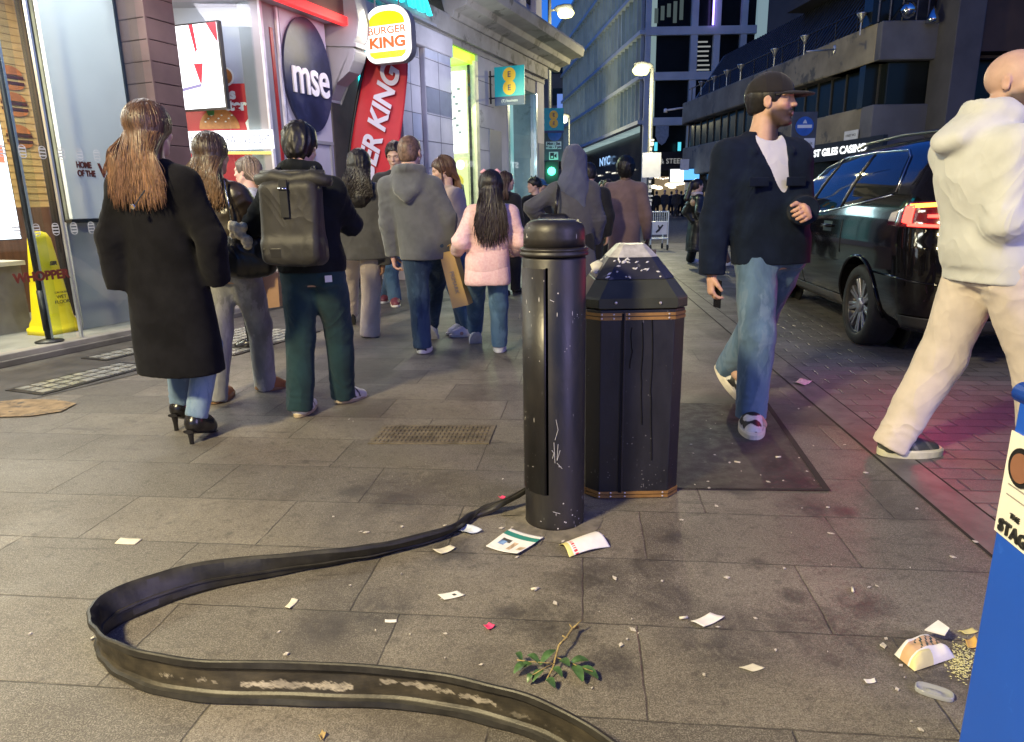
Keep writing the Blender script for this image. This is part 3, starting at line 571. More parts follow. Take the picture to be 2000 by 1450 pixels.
for k, (s0, s1, y) in enumerate(((-4.9, .62, .10), (.56, .78, .16), (.80, 1.84, .10))):
    MB().fbox(s0, s1, y, y+.012, .104, 4.4).out('window_pane', GLS, RB)
m = MB()
for s, y in ((.785, .095), (.555, .155)): m.fbox(s-.009, s+.009, y-.01, y+.02, .103, 4.4)
m.out('glass_edge', ALU, RB)
_, wz = fa(160, 428, .355); wl2 = fa(104, 200, .355)[0]
MB().fbox(wl2, 1.845, .355, .40, wz, 4.4).out('white_panel', pm('white_board', (.60, .60, .62), .55, 0, .04, 1.2, co='w'), RB, bevel=.004)
m = MB().fbox(wl2-.02, 1.845, .345, .42, wz-.035, wz-.002).fbox(1.815, 1.838, .335, .354, wz, 4.4); m.out('panel_frame', BLACK, RB)
MB().fbox(wl2, 1.845, .45, .52, .102, wz-.03).out('grey_wall', GREYP, RB)
PW = Plane(fw(0, .355, 0), fX, vZ); BRN = pm('decal_brown', (.13, .022, .015), .5)
s_, z_ = fa(150, 333, .355)
PW.text('lettering', 'HOME\nOF THE', s_, z_+.01, .075, BRN, RB, .004, align='LEFT', bold=.003, sx=.72, space=.95); PW.text('lettering', 'WHOPPER', s_+.22, z_, .17, BRN, RB, .004, align='LEFT', bold=.006, sx=.85)
# pier
d0, _ = fdep(240, 110, 1.85)
MB().fbox(1.85, 2.19, 0.0, d0+.05, .0, 4.6).out('tiled_pier', GROUT, RB)
m = MB(); dd_ = d0+.04
for k in range(24):
    z = .104+.19*k
    m.fbox(1.842, 1.8495, .008, dd_, z+.004, z+.186); m.fbox(1.858, 2.185, -.008, .0, z+.004, z+.186)
m.out('tiles', TILE, RB, bevel=.003)
MB().fbox(1.832, 1.856, -.012, .006, .1, 4.6).out('corner_bead', TILE, RB)
# room behind the glass
m = MB().fbox(-5, 3.4, 2.2, 2.3, 1.25, 4.4); m.out('yellow_tile_wall', pm('yellow_tile', (.55, .36, .15), .35, 0, .12, 5, .2, 30, .003, co='w'), RB)
m = MB()
for k in range(40): m.fbox(-5, 3.4, 2.193, 2.2, 1.25+.075*k, 1.253+.075*k+.004)
m.out('tile_joints', pm('tile_joint', (.40, .25, .10), .6), RB)
MB().fbox(-5, 3.4, 2.15, 2.3, .1, 1.25).out('wood_panelling', pm('brown_wood', (.12, .055, .03), .5, 0, .3, 2, co='w', stretch=(8, 8, .6)), RB)
sb = fa(72, 230, 1.5)[0]
MB().fbox(sb-.03, sb+.05, 1.4, 1.5, .1, 4.4).out('black_post', BLACK, RB); MB().fbox(sb+.05, sb+.45, 1.36, 1.55, 1.1, 4.4).out('grey_partition', pm('partition_grey', (.20, .20, .17), .5, co='w'), RB)
MB().fbox(sb+.05, sb+.75, 1.36, 1.55, .1, 1.1).out('wood_partition', pm('brown_wood', (.12, .055, .03), .5), RB)
MB().fbox(-5, 3.4, .55, 2.3, 3.6, 3.7).out('ceiling', pm('ceiling_dark', (.10, .095, .09), .7), RB)
MB().fbox(-5, fa(55, 600, .95)[0], .95, 1.3, .1, .72).out('counter', pm('counter_grey', (.17, .16, .175), .5), RB)
MB().fbox(-5, fa(55, 600, .95)[0]+.03, .92, 1.33, .72, .76).out('counter_top', pm('counter_top', (.6, .58, .52), .4), RB)
MB().fbox(-32, 4.55, .06, 4.5, 4.42, 19).out('upper_storey', STONE, RB)
MB().fbox(-32, -5.21, .06, 4.4, .0, 4.41).out('side_frontage', STONE2, RB)
MB().fbox(-5.2, -5.05, .2, 3.5, .1, 4.4).out('side_wall', GREYP, RB)
MB().fbox(-5, 3.4, 3.4, 3.5, .1, 4.4).out('back_wall', pm('back_wall', (.25, .2, .17), .7), RB)
PY = Plane(fw(0, 2.19, 0), fX, vZ); OR = pm('burger_orange', (.5, .16, .04), .5); BR2 = pm('burger_brown', (.08, .02, .015), .5)
for (px, py) in ((20, 155), (28, 207), (38, 270)):
    s, z = fa(px, py, 2.19)
    PY.poly('burger_mural', [(s+a, z+.05+b) for a, b in ell2(.13, .09, 16, (0, 0), 0, 180)], OR, RB); PY.rect('burger_mural', s-.14, s+.14, z+.01, z+.04, BR2, RB); PY.rect('burger_mural', s-.14, s+.14, z-.05, z-.02, BR2, RB); PY.poly('burger_mural', [(s+a, z-.06+b) for a, b in ell2(.13, .05, 16, (0, 0), 180, 360)], OR, RB)
# decals on the glass
PG = Plane(fw(0, .10, 0), fX, vZ); DEC = pm('decal_white', (.55, .57, .56), .6); m = MB(); m2 = MB()
for py0, s_first in ((300, .2), (448, .2)):
    z = fa(110, py0, .1)[1]
    for k in range(9):
        s = .22+.165*k
        if .73 < s < .85: s += .05
        for rr in (1,):
            out = rrect(.062, .105, .028, 4); inn = rrect(.05, .093, .024, 4); n = len(out)
            V = [PG.p(s+a, z+b, .003) for a, b in out]+[PG.p(s+a, z+b, .003) for a, b in inn]
            m.add(V, [(i, (i+1) % n, n+(i+1) % n, n+i) for i in range(n)])
            for j in range(3): m2.box(PG.p(s-.024, z-.03+.026*j, .003), fX*.048, vZ*.012, -fY*.001)
m.add(m2.V, m2.F); m.out('glass_decals', DEC, RB)
s_, z_ = fa(82, 540, .1); PG.text('window_lettering', 'WHOPPER', s_+.0, z_, .105, BRN, RB, .004, bold=.005, sx=.95)
# fascia with red light strip, soffit
FE = 5.0
ys = -.30
sL, zL = fa(630, 26, ys)
m = MB().fbox(2.22, FE, ys, .8, zL+.03, zL+1.6); m.out('fascia', pm('fascia_brown', (.22, .105, .075), .6, 0, .12, 4, co='w'), RB)
MB().fbox(1.6, FE, ys+.02, 2.6, zL-.0, zL+.025).out('soffit', LILAC, RB)
MB().fbox(2.22, FE+.02, ys-.05, ys+.03, zL-.05, zL+.045).out('red_light_strip', em('red_led', (1, .02, .02), 2.6), RB)
# window return facing the camera
sF = 3.44; QF = fw(sF, 0, 0); YF = QF[1]
def fr(name, x0, y0, x1, y1, mat, dep=0.0, th=.02, parent=None):
    A, B = at(x0, y1, YF+dep), at(x1, y0, YF+dep)
    return MB().wbox(A[0], B[0], YF+dep, YF+dep+th, A[2], B[2]).out(name, mat, parent or RB)
A = at(340, 600, YF); LW = at(330, 100, YF)[0]
MB().wbox(LW-.4, QF[0]+.05, YF+.25, YF+.3, .1, zL).out('return_wall', LILAC, RB)
MB().wbox(LW-.4, QF[0], YF+.02, YF+.24, .1, .55).out('return_base', pm('white_base', (.6, .6, .6), .5), RB)
MB().wbox(LW-.4, QF[0], YF+.004, YF+.012, .55, zL).out('return_pane', GLS, RB)
# pale wavy drape behind the pane
P = []
for i in range(25):
    z = .6+(zL-.6)*i/24; P.append(np.array([QF[0]-.18-.14*math.sin(3.1*(i/24)**1.5*2.0+.3)-.12*(i/24), YF+.20, z]))
MB().prism(P+[np.array([QF[0]-.02, YF+.20, zL]), np.array([QF[0]-.02, YF+.20, .6])], (0, .02, 0)).out('window_graphic', pm('graphic_lilac', (.62, .60, .70), .5), RB)
RED = pm('poster_red', (.55, .018, .03), .45, 0, .06, 2); WCR = pm('poster_cream', (.85, .80, .75), .5, 0, .04, 2); BUN = pm('poster_bun', (.50, .17, .04), .45, 0, .2, 20)
po = fr('red_poster', 358, 163, 497, 262, RED, .16); fr('red_poster', 366, 297, 520, 455, RED, .16)
PP = Plane((0, YF+.16, 0), (1, 0, 0), (0, 0, 1))
def q2(x, y): a = at(x, y, YF+.16); return a[0], a[2]
x_, z_ = q2(460, 184); PP.text('poster_lettering', 'buns', x_, z_, .17, WCR, RB, .006, align='RIGHT', bold=.008, sx=1.0); x_, z_ = q2(481, 206); PP.text('poster_lettering', 'taste better', x_, z_, .17, WCR, RB, .006, align='RIGHT', bold=.008)
cx, cz = q2(430, 252); PP.poly('poster_bun', [(cx+a, cz+b) for a, b in ell2(.24, .23, 24, (0, 0), 0, 180)], BUN, RB, .006)
for k in range(9): PP.poly('sesame_seed', [(cx+(-.16+.04*k)+a, cz+.08+.07*((k*7) % 3)/2+b) for a, b in ell2(.012, .008, 8)], WCR, RB, .012, .002)
cx, cz = q2(498, 240); PP.poly('ice_cream_graphic', [(cx+a, cz+b) for a, b in ((-.09, -.1), (.09, -.1), (.12, .0), (.05, .06), (.03, .13), (-.02, .16), (-.05, .07), (-.11, .0))], WCR, RB, .008); PP.poly('ice_cream_graphic', [(cx+a, cz+b) for a, b in ((-.06, -.1), (.06, -.1), (.07, -.02), (0, .03), (-.07, -.02))], BUN, RB, .014)
cx, cz = q2(441, 150); PP.poly('round_sticker', [(cx+a, cz+b) for a, b in ell2(.10, .105, 24)], WCR, RB, .008); PP.poly('round_sticker', [(cx+a, cz+b) for a, b in ell2(.08, .085, 24)], BUN, RB, .014)
cx, cz = q2(411, 212); PP.poly('lettuce_sticker', [(cx+a, cz+b) for a, b in ((-.09, .05), (0, .09), (.09, .06), (.05, -.02), (.04, -.08), (-.03, -.08), (-.05, -.01))], pm('poster_green', (.05, .16, .04), .5), RB, .014)
# promo screen hanging in the return window
r = thing('promo_screen', 'bright white advertising screen with a red ice cream picture hung in the window', 'screen', at(395, 130, YF-.15))
p00, p10, p11, p01 = at(360, 213, YF-.12), at(441, 204, YF-.30), at(421, 45, YF-.30), at(342, 51, YF-.12)
rx = (p10-p00)/np.linalg.norm(p10-p00); ww = np.linalg.norm(p10-p00); hh = p01[2]-p00[2]
PSC = Plane((p00+p11)/2, (rx[0], rx[1], 0), (0, 0, 1))
PSC.rect('screen_body', -ww/2-.02, ww/2+.02, -hh/2-.02, hh/2+.02, BLACK, r, -.06, .055); PSC.rect('screen_picture', -ww/2, ww/2, -hh/2, hh/2, em('screen_white', (.93, .95, 1), 4.2), r, .001, .003)
SR = em('screen_red', (.8, .01, .05), 1.5); PSC.poly('picture_shape', [(ww*.5, hh*.5), (ww*.5, hh*.25), (ww*.27, hh*.5)], SR, r, .006); PSC.poly('picture_shape', [(-ww*.14, hh*.5), (-ww*.04, hh*.5), (ww*.02, hh*.08), (-ww*.02, hh*.08)], SR, r, .006)
PSC.poly('picture_shape', [(-ww*.12, hh*.04), (ww*.10, hh*.04), (ww*.02, -hh*.2), (-ww*.01, -hh*.2)], SR, r, .006); PSC.poly('picture_shape', [(-ww*.2, hh*.04), (-ww*.26, hh*.14), (-ww*.1, hh*.12), (0, hh*.2), (ww*.1, hh*.12), (ww*.2, hh*.14), (ww*.15, hh*.05)], em('screen_grey', (.72, .75, .8), 2.2), r, .008)
PSC.poly('picture_shape', [(-ww*.45, -hh*.24), (ww*.02, -hh*.2), (ww*.0, -hh*.24), (-ww*.45, -hh*.28)], em('screen_violet', (.35, .30, .6), 1.2), r, .006)
# ticker display with a reflection built as mirrored lettering
r = thing('ticker_display', 'long glowing white strip display with a reflection modelled as mirrored lettering below the red poster', 'screen', at(450, 275, YF-.05))
A, B = at(366, 293, YF-.06), at(531, 254, YF-.06)
MB().wbox(A[0], B[0], YF-.06, YF-.01, A[2], B[2]).out('display_body', em('ticker_white', (.95, .97, 1), 3.4), r)
PT = Plane((0, YF-.06, 0), (1, 0, 0), (0, 0, 1)); c_ = at(450, 274, YF-.06)
PT.text('lettering', 'THE DEVIL WEARS PRADA', c_[0], c_[2], .13, em('ticker_reflection', (.12, .16, .38), .6), r, .006, mirror=True, sx=.62)
m = MB()
for k in range(26):
    q = at(430+4*k, 297, YF-.06); m.box((q[0], YF-.05, q[2]-.025), (.018, 0, 0), (0, .03, 0), (0, 0, .03))
m.out('fringe', em('ticker_yellow', (1, .75, .15), 1.6), r)
# frame post and grey panel with the round sign
m = MB().fbox(3.40, 3.70, .0, .3, 0, zL-.002); m.out('frame_post', GREYP, RB)
m = MB()
for s, w in ((3.39, .04), (3.66, .035)): m.fbox(s, s+w, -.03, .0, .0, zL-.01)
m.out('white_trim', pm('white_trim', (.7, .7, .78), .4), RB)
MB().fbox(3.555, 3.60, -.012, .0, .9, zL-.25).out('red_strip', pm('red_strip', (.35, .02, .02), .4), RB)
MB().fbox(3.72, 4.58, -.02, .4, .0, zL-.004).out('side_panel', LILAC, RB)
m = MB().fbox(3.74, 4.56, -.045, -.02, 1.98, 2.02); m.fbox(4.12, 4.16, -.04, -.02, 0, 1.98); m.fbox(4.5, 4.54, -.04, -.02, 0, 1.98); m.out('panel_moulding', GREYP, RB)
s_c, z_c = fa(600, 149, -.03); r = thing('round_wall_sign', 'big dark blue oval wall sign with white lower case lettering on a lilac panel', 'sign', fw(s_c, -.03, z_c))
PM = Plane(fw(s_c, -.025, z_c), fX, vZ)
PM.poly('sign_disc', ell2(.455, .665, 56), pm('navy_disc', (.022, .026, .07), .3, 0, .4, 3, co='w', c2=(.045, .05, .1), f2=.55, s2=3), r, 0, .035)
PM.text('lettering', 'mse', .02, -.03, .62, pm('sign_letter_white', (.82, .80, .85), .35, 0, .03), r, .037, bold=.008, extr=.018, sx=.74, space=.96)
# ------------------------------------------------------------------ stone shop building with cornice
SB = thing('stone_building', 'pale stone corner building with heavy cornice, lit green shop window and blue shop window', 'building', fw(9, 1, 0))
CE = 13.02
def fb(name, s0, s1, y0, y1, z0, z1, mat, bevel=0): return MB().fbox(s0, s1, y0, y1, z0, z1).out(name, mat, SB, bevel=bevel)
OLV = pm('olive_stone', (.17, .15, .10), .8, 0, .2, 2, .2, 30, .004, co='w')
fb('recess_wall', 4.6, 6.42, .55, .8, 0, 3.9, OLV)
fb('recess_reveal', 4.585, 4.64, 0.0, .55, 0, 3.9, OLV)
fb('pilaster', 6.45, 8.02, 0, .8, 0, 3.95, STONE); fb('pilaster', 7.05, 7.98, -.10, -.002, 0, 3.9, STONE, .02); fb('pilaster', 9.3, 10.72, 0, .8, 0, 3.9, STONE); fb('pilaster', 12.54, CE, 0, .8, 0, 3.9, STONE)
m = MB()
for k in range(10):
    z = .1+.42*k
    if z > 3.8: break
    for s0, s1, y in ((6.45, 7.04, 0), (7.05, 7.98, -.10), (9.3, 10.0, 0)): m.fbox(s0, s1, y-.004, y-.001, z, z+.012)
    for j, s in enumerate((6.74, 7.5)): m.fbox(s-.005, s+.005, (0, -.10)[j]-.004, (0, -.10)[j]-.001, z, z+.42)
m.out('stone_joints', pm('stone_joint', (.16, .15, .16), .9), SB)
m = MB()
rr_ = random.Random(3)
for k in range(22):
    s = rr_.choice((6.47, 6.75, 7.06, 7.51)); y = 0 if s < 7.04 else -.10; z = .12+.42*rr_.randrange(0, 9); m.fbox(s, s+.44 if s > 7.04 else s+.27, y-.003, y-.001, z+.01, z+.41)
m.out('stone_blocks', pm('stone_bluish', (.38, .39, .45), .8, 0, .12, 2, co='w'), SB)
fb('dark_plaque', 9.75, 10.35, -.012, -.001, 1.55, 2.62, pm('plaque_grey', (.21, .21, .235), .6, 0, .1, 3, co='w')); fb('dark_plaque', 12.6, 12.98, -.012, -.001, 1.5, 2.55, pm('plaque_grey', (.21, .21, .235), .6))
fb('lintel', 4.6, CE, -.02, .8, 3.9, 4.32, STONE2); fb('lintel_step', 4.6, 8.0, -.14, -.021, 3.62, 3.92, STONE, .02)
fb('frieze', 6.0, CE-.002, -.10, -.021, 4.0, 4.30, STONE2)
prof = [(.0, 4.26), (-.12, 4.26), (-.16, 4.36), (-.38, 4.42), (-.42, 4.52), (-.72, 4.56), (-.76, 4.72), (-.70, 4.80), (.2, 4.98)]
m = MB().prism([fw(8.0, y-.022, z) for y, z in prof], fX*(CE+.74-8.0)); m.out('cornice', STONE2, SB, bevel=.01)
fb('upper_wall', 4.6, CE-.1, .15, 4.8, 4.98, 19, STONE)
m = MB()
for s in (8.9, 10.2, 11.5, 12.5): m.fbox(s, s+.42, .0, .148, 4.98, 19)
m.out('upper_pilasters', STONE, SB, bevel=.02)
m = MB()
for s in (9.45, 10.75, 12.05): m.fbox(s, s+.55, .12, .148, 5.5, 9)
m.out('upper_windows', OGD, SB)
# grey corbel
cs = 4.62
cp = [(x, y) for x, y in ((640, 200), (655, 165), (682, 140), (690, 118), (694, 100), (688, 88), (697, 70), (700, 40), (696, 15), (690, -20))]
C2 = [fdep(x, y, cs) for x, y in cp]
m = MB().prism([fw(cs, 0.02, C2[0][1])]+[fw(cs, y, z) for y, z in C2]+[fw(cs, .02, C2[-1][1])], fX*.26); m.out('corbel', GREYP, SB, bevel=.015)
m = MB().prism([fw(cs-.02, -.0, fdep(640, 90, cs)[1]), fw(cs-.02, fdep(697, 92, cs)[0], fdep(697, 92, cs)[1]), fw(cs-.02, fdep(697, 84, cs)[0], fdep(697, 84, cs)[1]), fw(cs-.02, 0, fdep(640, 82, cs)[1])], fX*.30); m.out('corbel_moulding', GREYP, SB)
# glowing cyan wedge behind the flag and cyan lettering
w_ = [fa(x, y, .52) for x, y in ((690, 112), (700, 76), (724, 86), (716, 130), (705, 178), (699, 130))]
PC = Plane(fw(0, .54, 0), fX, vZ); PC.poly('cyan_light', w_, em('cyan_neon', (.02, .75, .95), 3.0), SB)
r = thing('neon_lettering', 'glowing cyan capital letters along the lintel above the red flag', 'sign', fw(6.6, -.2, 4.2))
PN = Plane(fw(0, -.15, 0), fX, vZ); s_, z_ = fa(838, 12, -.16); PN.text('lettering', 'PRIMARK', s_, z_+.05, .62, em('cyan_neon', (.02, .75, .95), 3.0), r, .03, align='RIGHT', extr=.03, bold=.008, sx=.75)
MB().fbox(4.9, 7.4, -.155, -.142, 3.98, 4.02).out('rail', GREYP, r)
# green lit shop window
INN = em('shop_white_glow', (.93, 1, .80), 2.6)
gw0, gw1 = 8.04, 9.28
m = MB().fbox(gw0, gw1, .75, .8, .45, 3.9); m.out('lit_back_panel', INN, SB)
fb('window_head', gw0, gw1, .05, .8, 3.72, 3.9, em('green_glow', (.42, .95, .03), 2.0)); fb('window_jamb', 9.16, 9.296, .0, .8, .3, 3.78, pm('jamb_cream', (.72, .68, .42), .5)); fb('stall_riser', gw0, 9.3, .02, .8, 0, .45, STONE)
MB().fbox(gw0, 9.15, .03, .04, .45, 3.7).out('shop_pane', GLS, SB)
m = MB().fbox(8.62, 8.68, .3, .36, .45, 3.7).fbox(8.12, 8.5, .3, .33, 2.1, 3.6); m.out('display_post', BLACK, SB)
MB().fbox(8.08, 8.62, .42, .45, 2.0, 3.5).out('display_poster', em('poster_glow', (1, 1, .92), 3.2), SB)
m = MB().fbox(8.3, 8.36, .2, .26, 3.3, 3.72); m.tube([fw(8.36, .2, 3.45), fw(8.30, .12, 3.1)], .06, 10); m.out('spot_lamp', BLACK, SB)
YEL = pm('display_yellow', (.75, .55, .05), .4); 
for s, z, rr in ((8.25, 1.25, .18), (8.45, .95, .14), (8.3, 1.62, .13)): MB().lathe(fw(s, .5, z), [(.02, -rr*.7), (rr*.8, -rr*.6), (rr, 0), (rr*.6, rr*.6), (.02, rr*.8)], 16).out('display_shape', [YEL, em('lamp_white', (1, .98, .9), 3), YEL][int(rr*100) % 3], SB, True)
MB().lathe(fw(8.88, .25, 1.42), [(.10, -.14), (.07, .12), (.02, .16)], 14).out('pendant_lamp', pm('lamp_grey', (.2, .2, .2), .5), SB, True); MB().lathe(fw(8.88, .25, 1.24), [(.02, -.03), (.08, 0), (.08, .04)], 14).out('pendant_bulb', em('lamp_white', (1, .98, .9), 3), SB, True)
def sideboard(nm, y0, y1, z0, z1, mat, s=9.15): return MB().fbox(s-.012, s, y0, y1, z0, z1).out(nm, mat, SB)
sideboard('lit_poster', .20, .74, 2.15, 3.62, em('poster_glow', (1, 1, .92), 3.2)); sideboard('display_post', .10, .15, .5, 3.72, BLACK); sideboard('shelf_panel', .2, .74, .5, 2.05, em('shop_yellow_glow', (.80, .85, .35), 1.5))
PSB = Plane(fw(9.125, 0, 0), fY, vZ); PSB.n = -fX
for y, z, r_, m_ in ((.42, 1.62, .13, YEL), (.35, 1.93, .09, em('lamp_white', (1, .98, .9), 3)), (.5, 1.22, .10, em('lamp_white', (1, .98, .9), 3)), (.38, .95, .14, YEL), (.55, .7, .12, em('board_cyan', (.1, .8, .8), 1.2))): PSB.poly('display_disc', ell2(r_, r_, 24, (y, z)), m_, SB)
for k in range(7): PSB.rect('poster_print', .30+.05*(k % 3), .34+.05*(k % 3)+.03, 2.5+.13*k, 2.55+.13*k, GREYP, SB, .002, .002)
lamp('shop_window_light', 'AREA', tuple(fw(8.6, -.15, 3.3)), 60*EXP, (.85, 1, .55), .9, tuple(fw(8.3, -4, 0)))
# blue lit shop window
bw0, bw1 = 10.72, 12.54
BLU = NG('blue_shop_glow'); vv_ = BLU.noise(BLU.pos(), 1.3, 3); BLU.col((.02, .02, .02)); BLU.ln(BLU.mix(BLU.ramp(vv_, .35, .65), (.30, .72, .74), (.55, .9, .92)), BLU.b.inputs['Emission Color']); BLU.b.inputs['Emission Strength'].default_value = .75*EXP
fb('lit_interior', bw0, bw1, .6, .65, .3, 3.85, BLU.m); fb('stall_riser', bw0, bw1, .02, .8, 0, .4, STONE)
MB().fbox(bw0, bw1, .06, .075, .4, 3.62).out('shop_pane', GLS, SB); fb('blind', bw0, bw1, .02, .8, 3.62, 3.9, STONE2)
m = MB().fbox(11.55, 11.6, .3, .34, .4, 3.6).fbox(12.46, 12.54, -.01, .06, .4, 3.62).fbox(bw0, bw0+.05, -.01, .06, .4, 3.62); m.out('window_frame', ALU, SB)
for s0, s1, z0, z1, c in ((10.85, 11.4, .6, 1.9, (.10, .35, .33)), (11.0, 11.35, 2.0, 2.3, (.15, .4, .25))): fb('display_board', s0, s1, .4, .45, z0, z1, em('board_%d' % int(z0*10), c, .8))
lamp('shop_window_light', 'AREA', tuple(fw(11.6, -.12, 2.6)), 55*EXP, (.65, .95, 1), 1.2, tuple(fw(11.6, -4, .8)))
# ------------------------------------------------------------------ hanging signs
def blade(px, py, out, name, label, cat):
    s, z = fa(px, py, -out); o_ = fw(s, -out, z); r = thing(name, label, cat, o_); return r, Plane(o_, -fY, vZ), s, z
r, PB, s_, z_ = blade(757, 67, .75, 'burger_sign', 'glowing white and yellow burger shaped hanging sign with orange lettering', 'sign')
BW = em('sign_lamp_white', (1, .98, .93), 2.6); BY = em('sign_lamp_yellow', (1, .80, .0), 1.7); BO = em('sign_lamp_orange', (.95, .16, .0), 1.1)
k = .80
def bunshape(w, h, rt, rb):
    P = []
    for cx, cy, a0, r_ in ((w/2-rt, h/2-rt, 0, rt), (-w/2+rt, h/2-rt, 90, rt), (-w/2+rb, -h/2+rb, 180, rb), (w/2-rb, -h/2+rb, 270, rb)):
        P += [(cx+r_*math.cos(math.radians(a0+10*i)), cy+r_*math.sin(math.radians(a0+10*i))) for i in range(10)]
    return P
W_, H_, sy = .67, .665, .79
PB.poly('sign_body', bunshape(W_+.02, H_+.02, .27, .17), GREYP, r, -.12, .115); PB.poly('sign_face', bunshape(W_, H_, .26, .16), BW, r, -.004, .02)
top = [(a*.265, .105+b*.165) for a, b in [(math.cos(math.radians(6*i)), math.sin(math.radians(6*i))**.75) for i in range(31)]]; PB.poly('top_bun', top, BY, r, .017, .008)
PB.poly('bottom_bun', [(a, -.205+b) for a, b in ((-.27, .0), (.27, .0), (.26, -.04), (.20, -.08), (-.20, -.08), (-.26, -.04))], BY, r, .017, .008)
PB.text('lettering', 'BURGER', 0, .04, .125, BO, r, .02, sx=1.22, bold=.002); PB.text('lettering', 'KING', .0, -.105, .175, BO, r, .02, sx=1.28, bold=.008)
m = MB().tube([PB.p(-.2, .32, -.06), PB.p(-.2, 1.0, -.06)], .012, 6).tube([PB.p(.15, .32, -.06), PB.p(.15, 1.0, -.06)], .012, 6); m.out('hanger', GREYP, r)
lamp('sign_light', 'AREA', tuple(PB.p(0, 0, .06)), 9*EXP, (1, .93, .7), .6, tuple(PB.p(0, -.5, 3)))
def ee(PE, r, w, h, band):
    TEAL = pm('sign_teal', (.0, .36, .40), .4, 0, .03, 2); YL = pm('sign_yellow', (.80, .48, .03), .45, 0, .03, 2); NAV = pm('sign_navy', (.03, .045, .13), .45)
    PE.rect('teal_panel', -w/2, w/2, -h/2+band, h/2, TEAL, r, 0, .03); PE.rect('navy_panel', -w/2, w/2, -h/2, -h/2+band-.002, NAV, r, 0, .03)
    rr = w*.215; cy = band/2
    for j, sgn in enumerate((1, -1)):
        PE.poly('yellow_roundel', ell2(rr, rr, 30, (0, cy+sgn*rr*.86)), YL, r, .031+.002*j, .004); PE.text('lettering', 'E', 0, cy+sgn*rr*.9, w*.23, NAV, r, .040, bold=.002)
r, PE, s_, z_ = blade(996, 168, .45, 'projecting_sign', 'square teal projecting sign with yellow circles on the stone wall', 'sign')
w_ = .62; ee(PE, r, w_, .70, .16); PE.text('lettering', '(T) business', 0, -.27, .07, WHT, r, .033)
m = MB().tube([PE.p(-.31, .2, -.02), PE.p(-.5, .2, -.02)], .015, 6).tube([PE.p(-.31, -.2, -.02), PE.p(-.5, -.2, -.02)], .015, 6).tube([PE.p(-.42, .3, -.02), PE.p(-.42, -.3, -.02)], .02, 6); m.out('bracket', BLACK, r)
q = at(1081, 236, 19.2); r = thing('projecting_sign', 'smaller distant teal sign with yellow circles above the road sign panel', 'sign', q)
PE = Plane(q, (1, .1, 0), vZ); ee(PE, r, .54, .62, .06)
MB().tube([PE.p(-.27, .1, -.02), PE.p(-.6, .1, -.02)], .015, 6).out('bracket', BLACK, r)
# feather flag
Yd = 10.1; r = thing('feather_flag', 'tall red feather flag with white lettering reading upwards on a black pole', 'flag', (at(690, 400, Yd)[0], Yd, 0))
L = [(727, 100), (716, 118), (706, 160), (697, 210), (688, 270), (680, 330), (672, 400), (668, 440)]; Rr = [(770, 96), (797, 112), (796, 150), (790, 210), (782, 270), (773, 330), (762, 400), (757, 440)]
N_ = 40; V = []; 
def interp(pts, f):
    x = f*(len(pts)-1); i = min(int(x), len(pts)-2); return np.array(pts[i])*(1-(x-i))+np.array(pts[i+1])*(x-i)
for i in range(N_+1):
    a, b = interp(L, i/N_), interp(Rr, i/N_)
    for j in range(17):
        u = j/16; p_ = a*(1-u)+b*u; V.append(at(p_[0], p_[1], Yd+.02*math.sin(5*u+i*.22)*u+.012*math.sin(9*u-i*.35)))
Fc = [(i*17+j, i*17+j+1, (i+1)*17+j+1, (i+1)*17+j) for i in range(N_) for j in range(16)]
o = obj('cloth', V, Fc, pm('flag_red', (.60, .025, .04), .6, 0, .06, 3, .15, 8, .01), r, True); sd = o.modifiers.new('thick', 'SOLIDIFY'); sd.thickness = .004
MB().tube([at(*p_, Yd-.0) for p_ in [(735, 92), (727, 98), (714, 118), (704, 160), (695, 210), (686, 270), (678, 330), (670, 400), (664, 460)]]+[np.array([at(655, 500, Yd)[0], Yd, 0])], .022, 8).out('pole', BLACK, r, True)
ctr = at(737, 235, Yd-.05); axis = at(768, 120, Yd-.05)-at(715, 330, Yd-.05); axis /= np.linalg.norm(axis)
right = np.array([axis[2], 0, -axis[0]]); PF = Plane(ctr, right, axis)
base = at(700, 470, Yd-.05); off_ = (base-ctr)@axis
PF.text('lettering', 'BURGER KING', .02, off_+1.02+.24, .355, pm('flag_white', (.72, .70, .80), .6, 0, .03), r, .0, bold=.012, rot=math.pi/2, shear=.25, sx=1.0, extr=.002, space=.98)
# ------------------------------------------------------------------ display stand and wet floor sign inside the glass
base = G(97, 668, .1); r = thing('digital_display_stand', 'bright white menu screen on a slim black pole behind the glass', 'screen', base)
dy = float((base-FP0)@fY); s_ = float((base-FP0)@fX)
MB().tube([base+vZ*.01, base+vZ*3.4], .026, 12).tube([base+vZ*.1, base+vZ*.45], .032, 12).out('pole', BLACK, r, True)
MB().lathe(base, [(.11, 0), (.11, .012), (.04, .03)], 28).out('base', BLACK, r, True)
zb = fa(60, 465, dy)[1]; zt = fa(10, 148, dy)[1]
PD = Plane(fw(s_-.07, dy-.0, 0), fX, vZ)
PD.rect('screen_body', -.95, -.0, zb-.01, zt+.01, BLACK, r, -.05, .045); PD.rect('screen_picture', -.95, -.012, zb, zt, em('screen_white', (.93, .95, 1), 4.2), r, .001, .004)
zo = fa(20, 302, dy)[1]; PD.rect('picture_block', -.5, -.03, zo-.07, zo+.07, em('screen_orange', (1, .22, .12), 1.9), r, .006)
PD.poly('picture_block', [(-.24, zt-.3), (-.16, zt-.45), (-.10, zt-.62), (-.13, zt-.62)], em('screen_purple', (.2, .12, .6), 1.5), r, .006); PD.rect('picture_block', -.5, -.08, zo+.2, zo+.225, em('screen_blue', (.05, .08, .4), 1), r, .006)
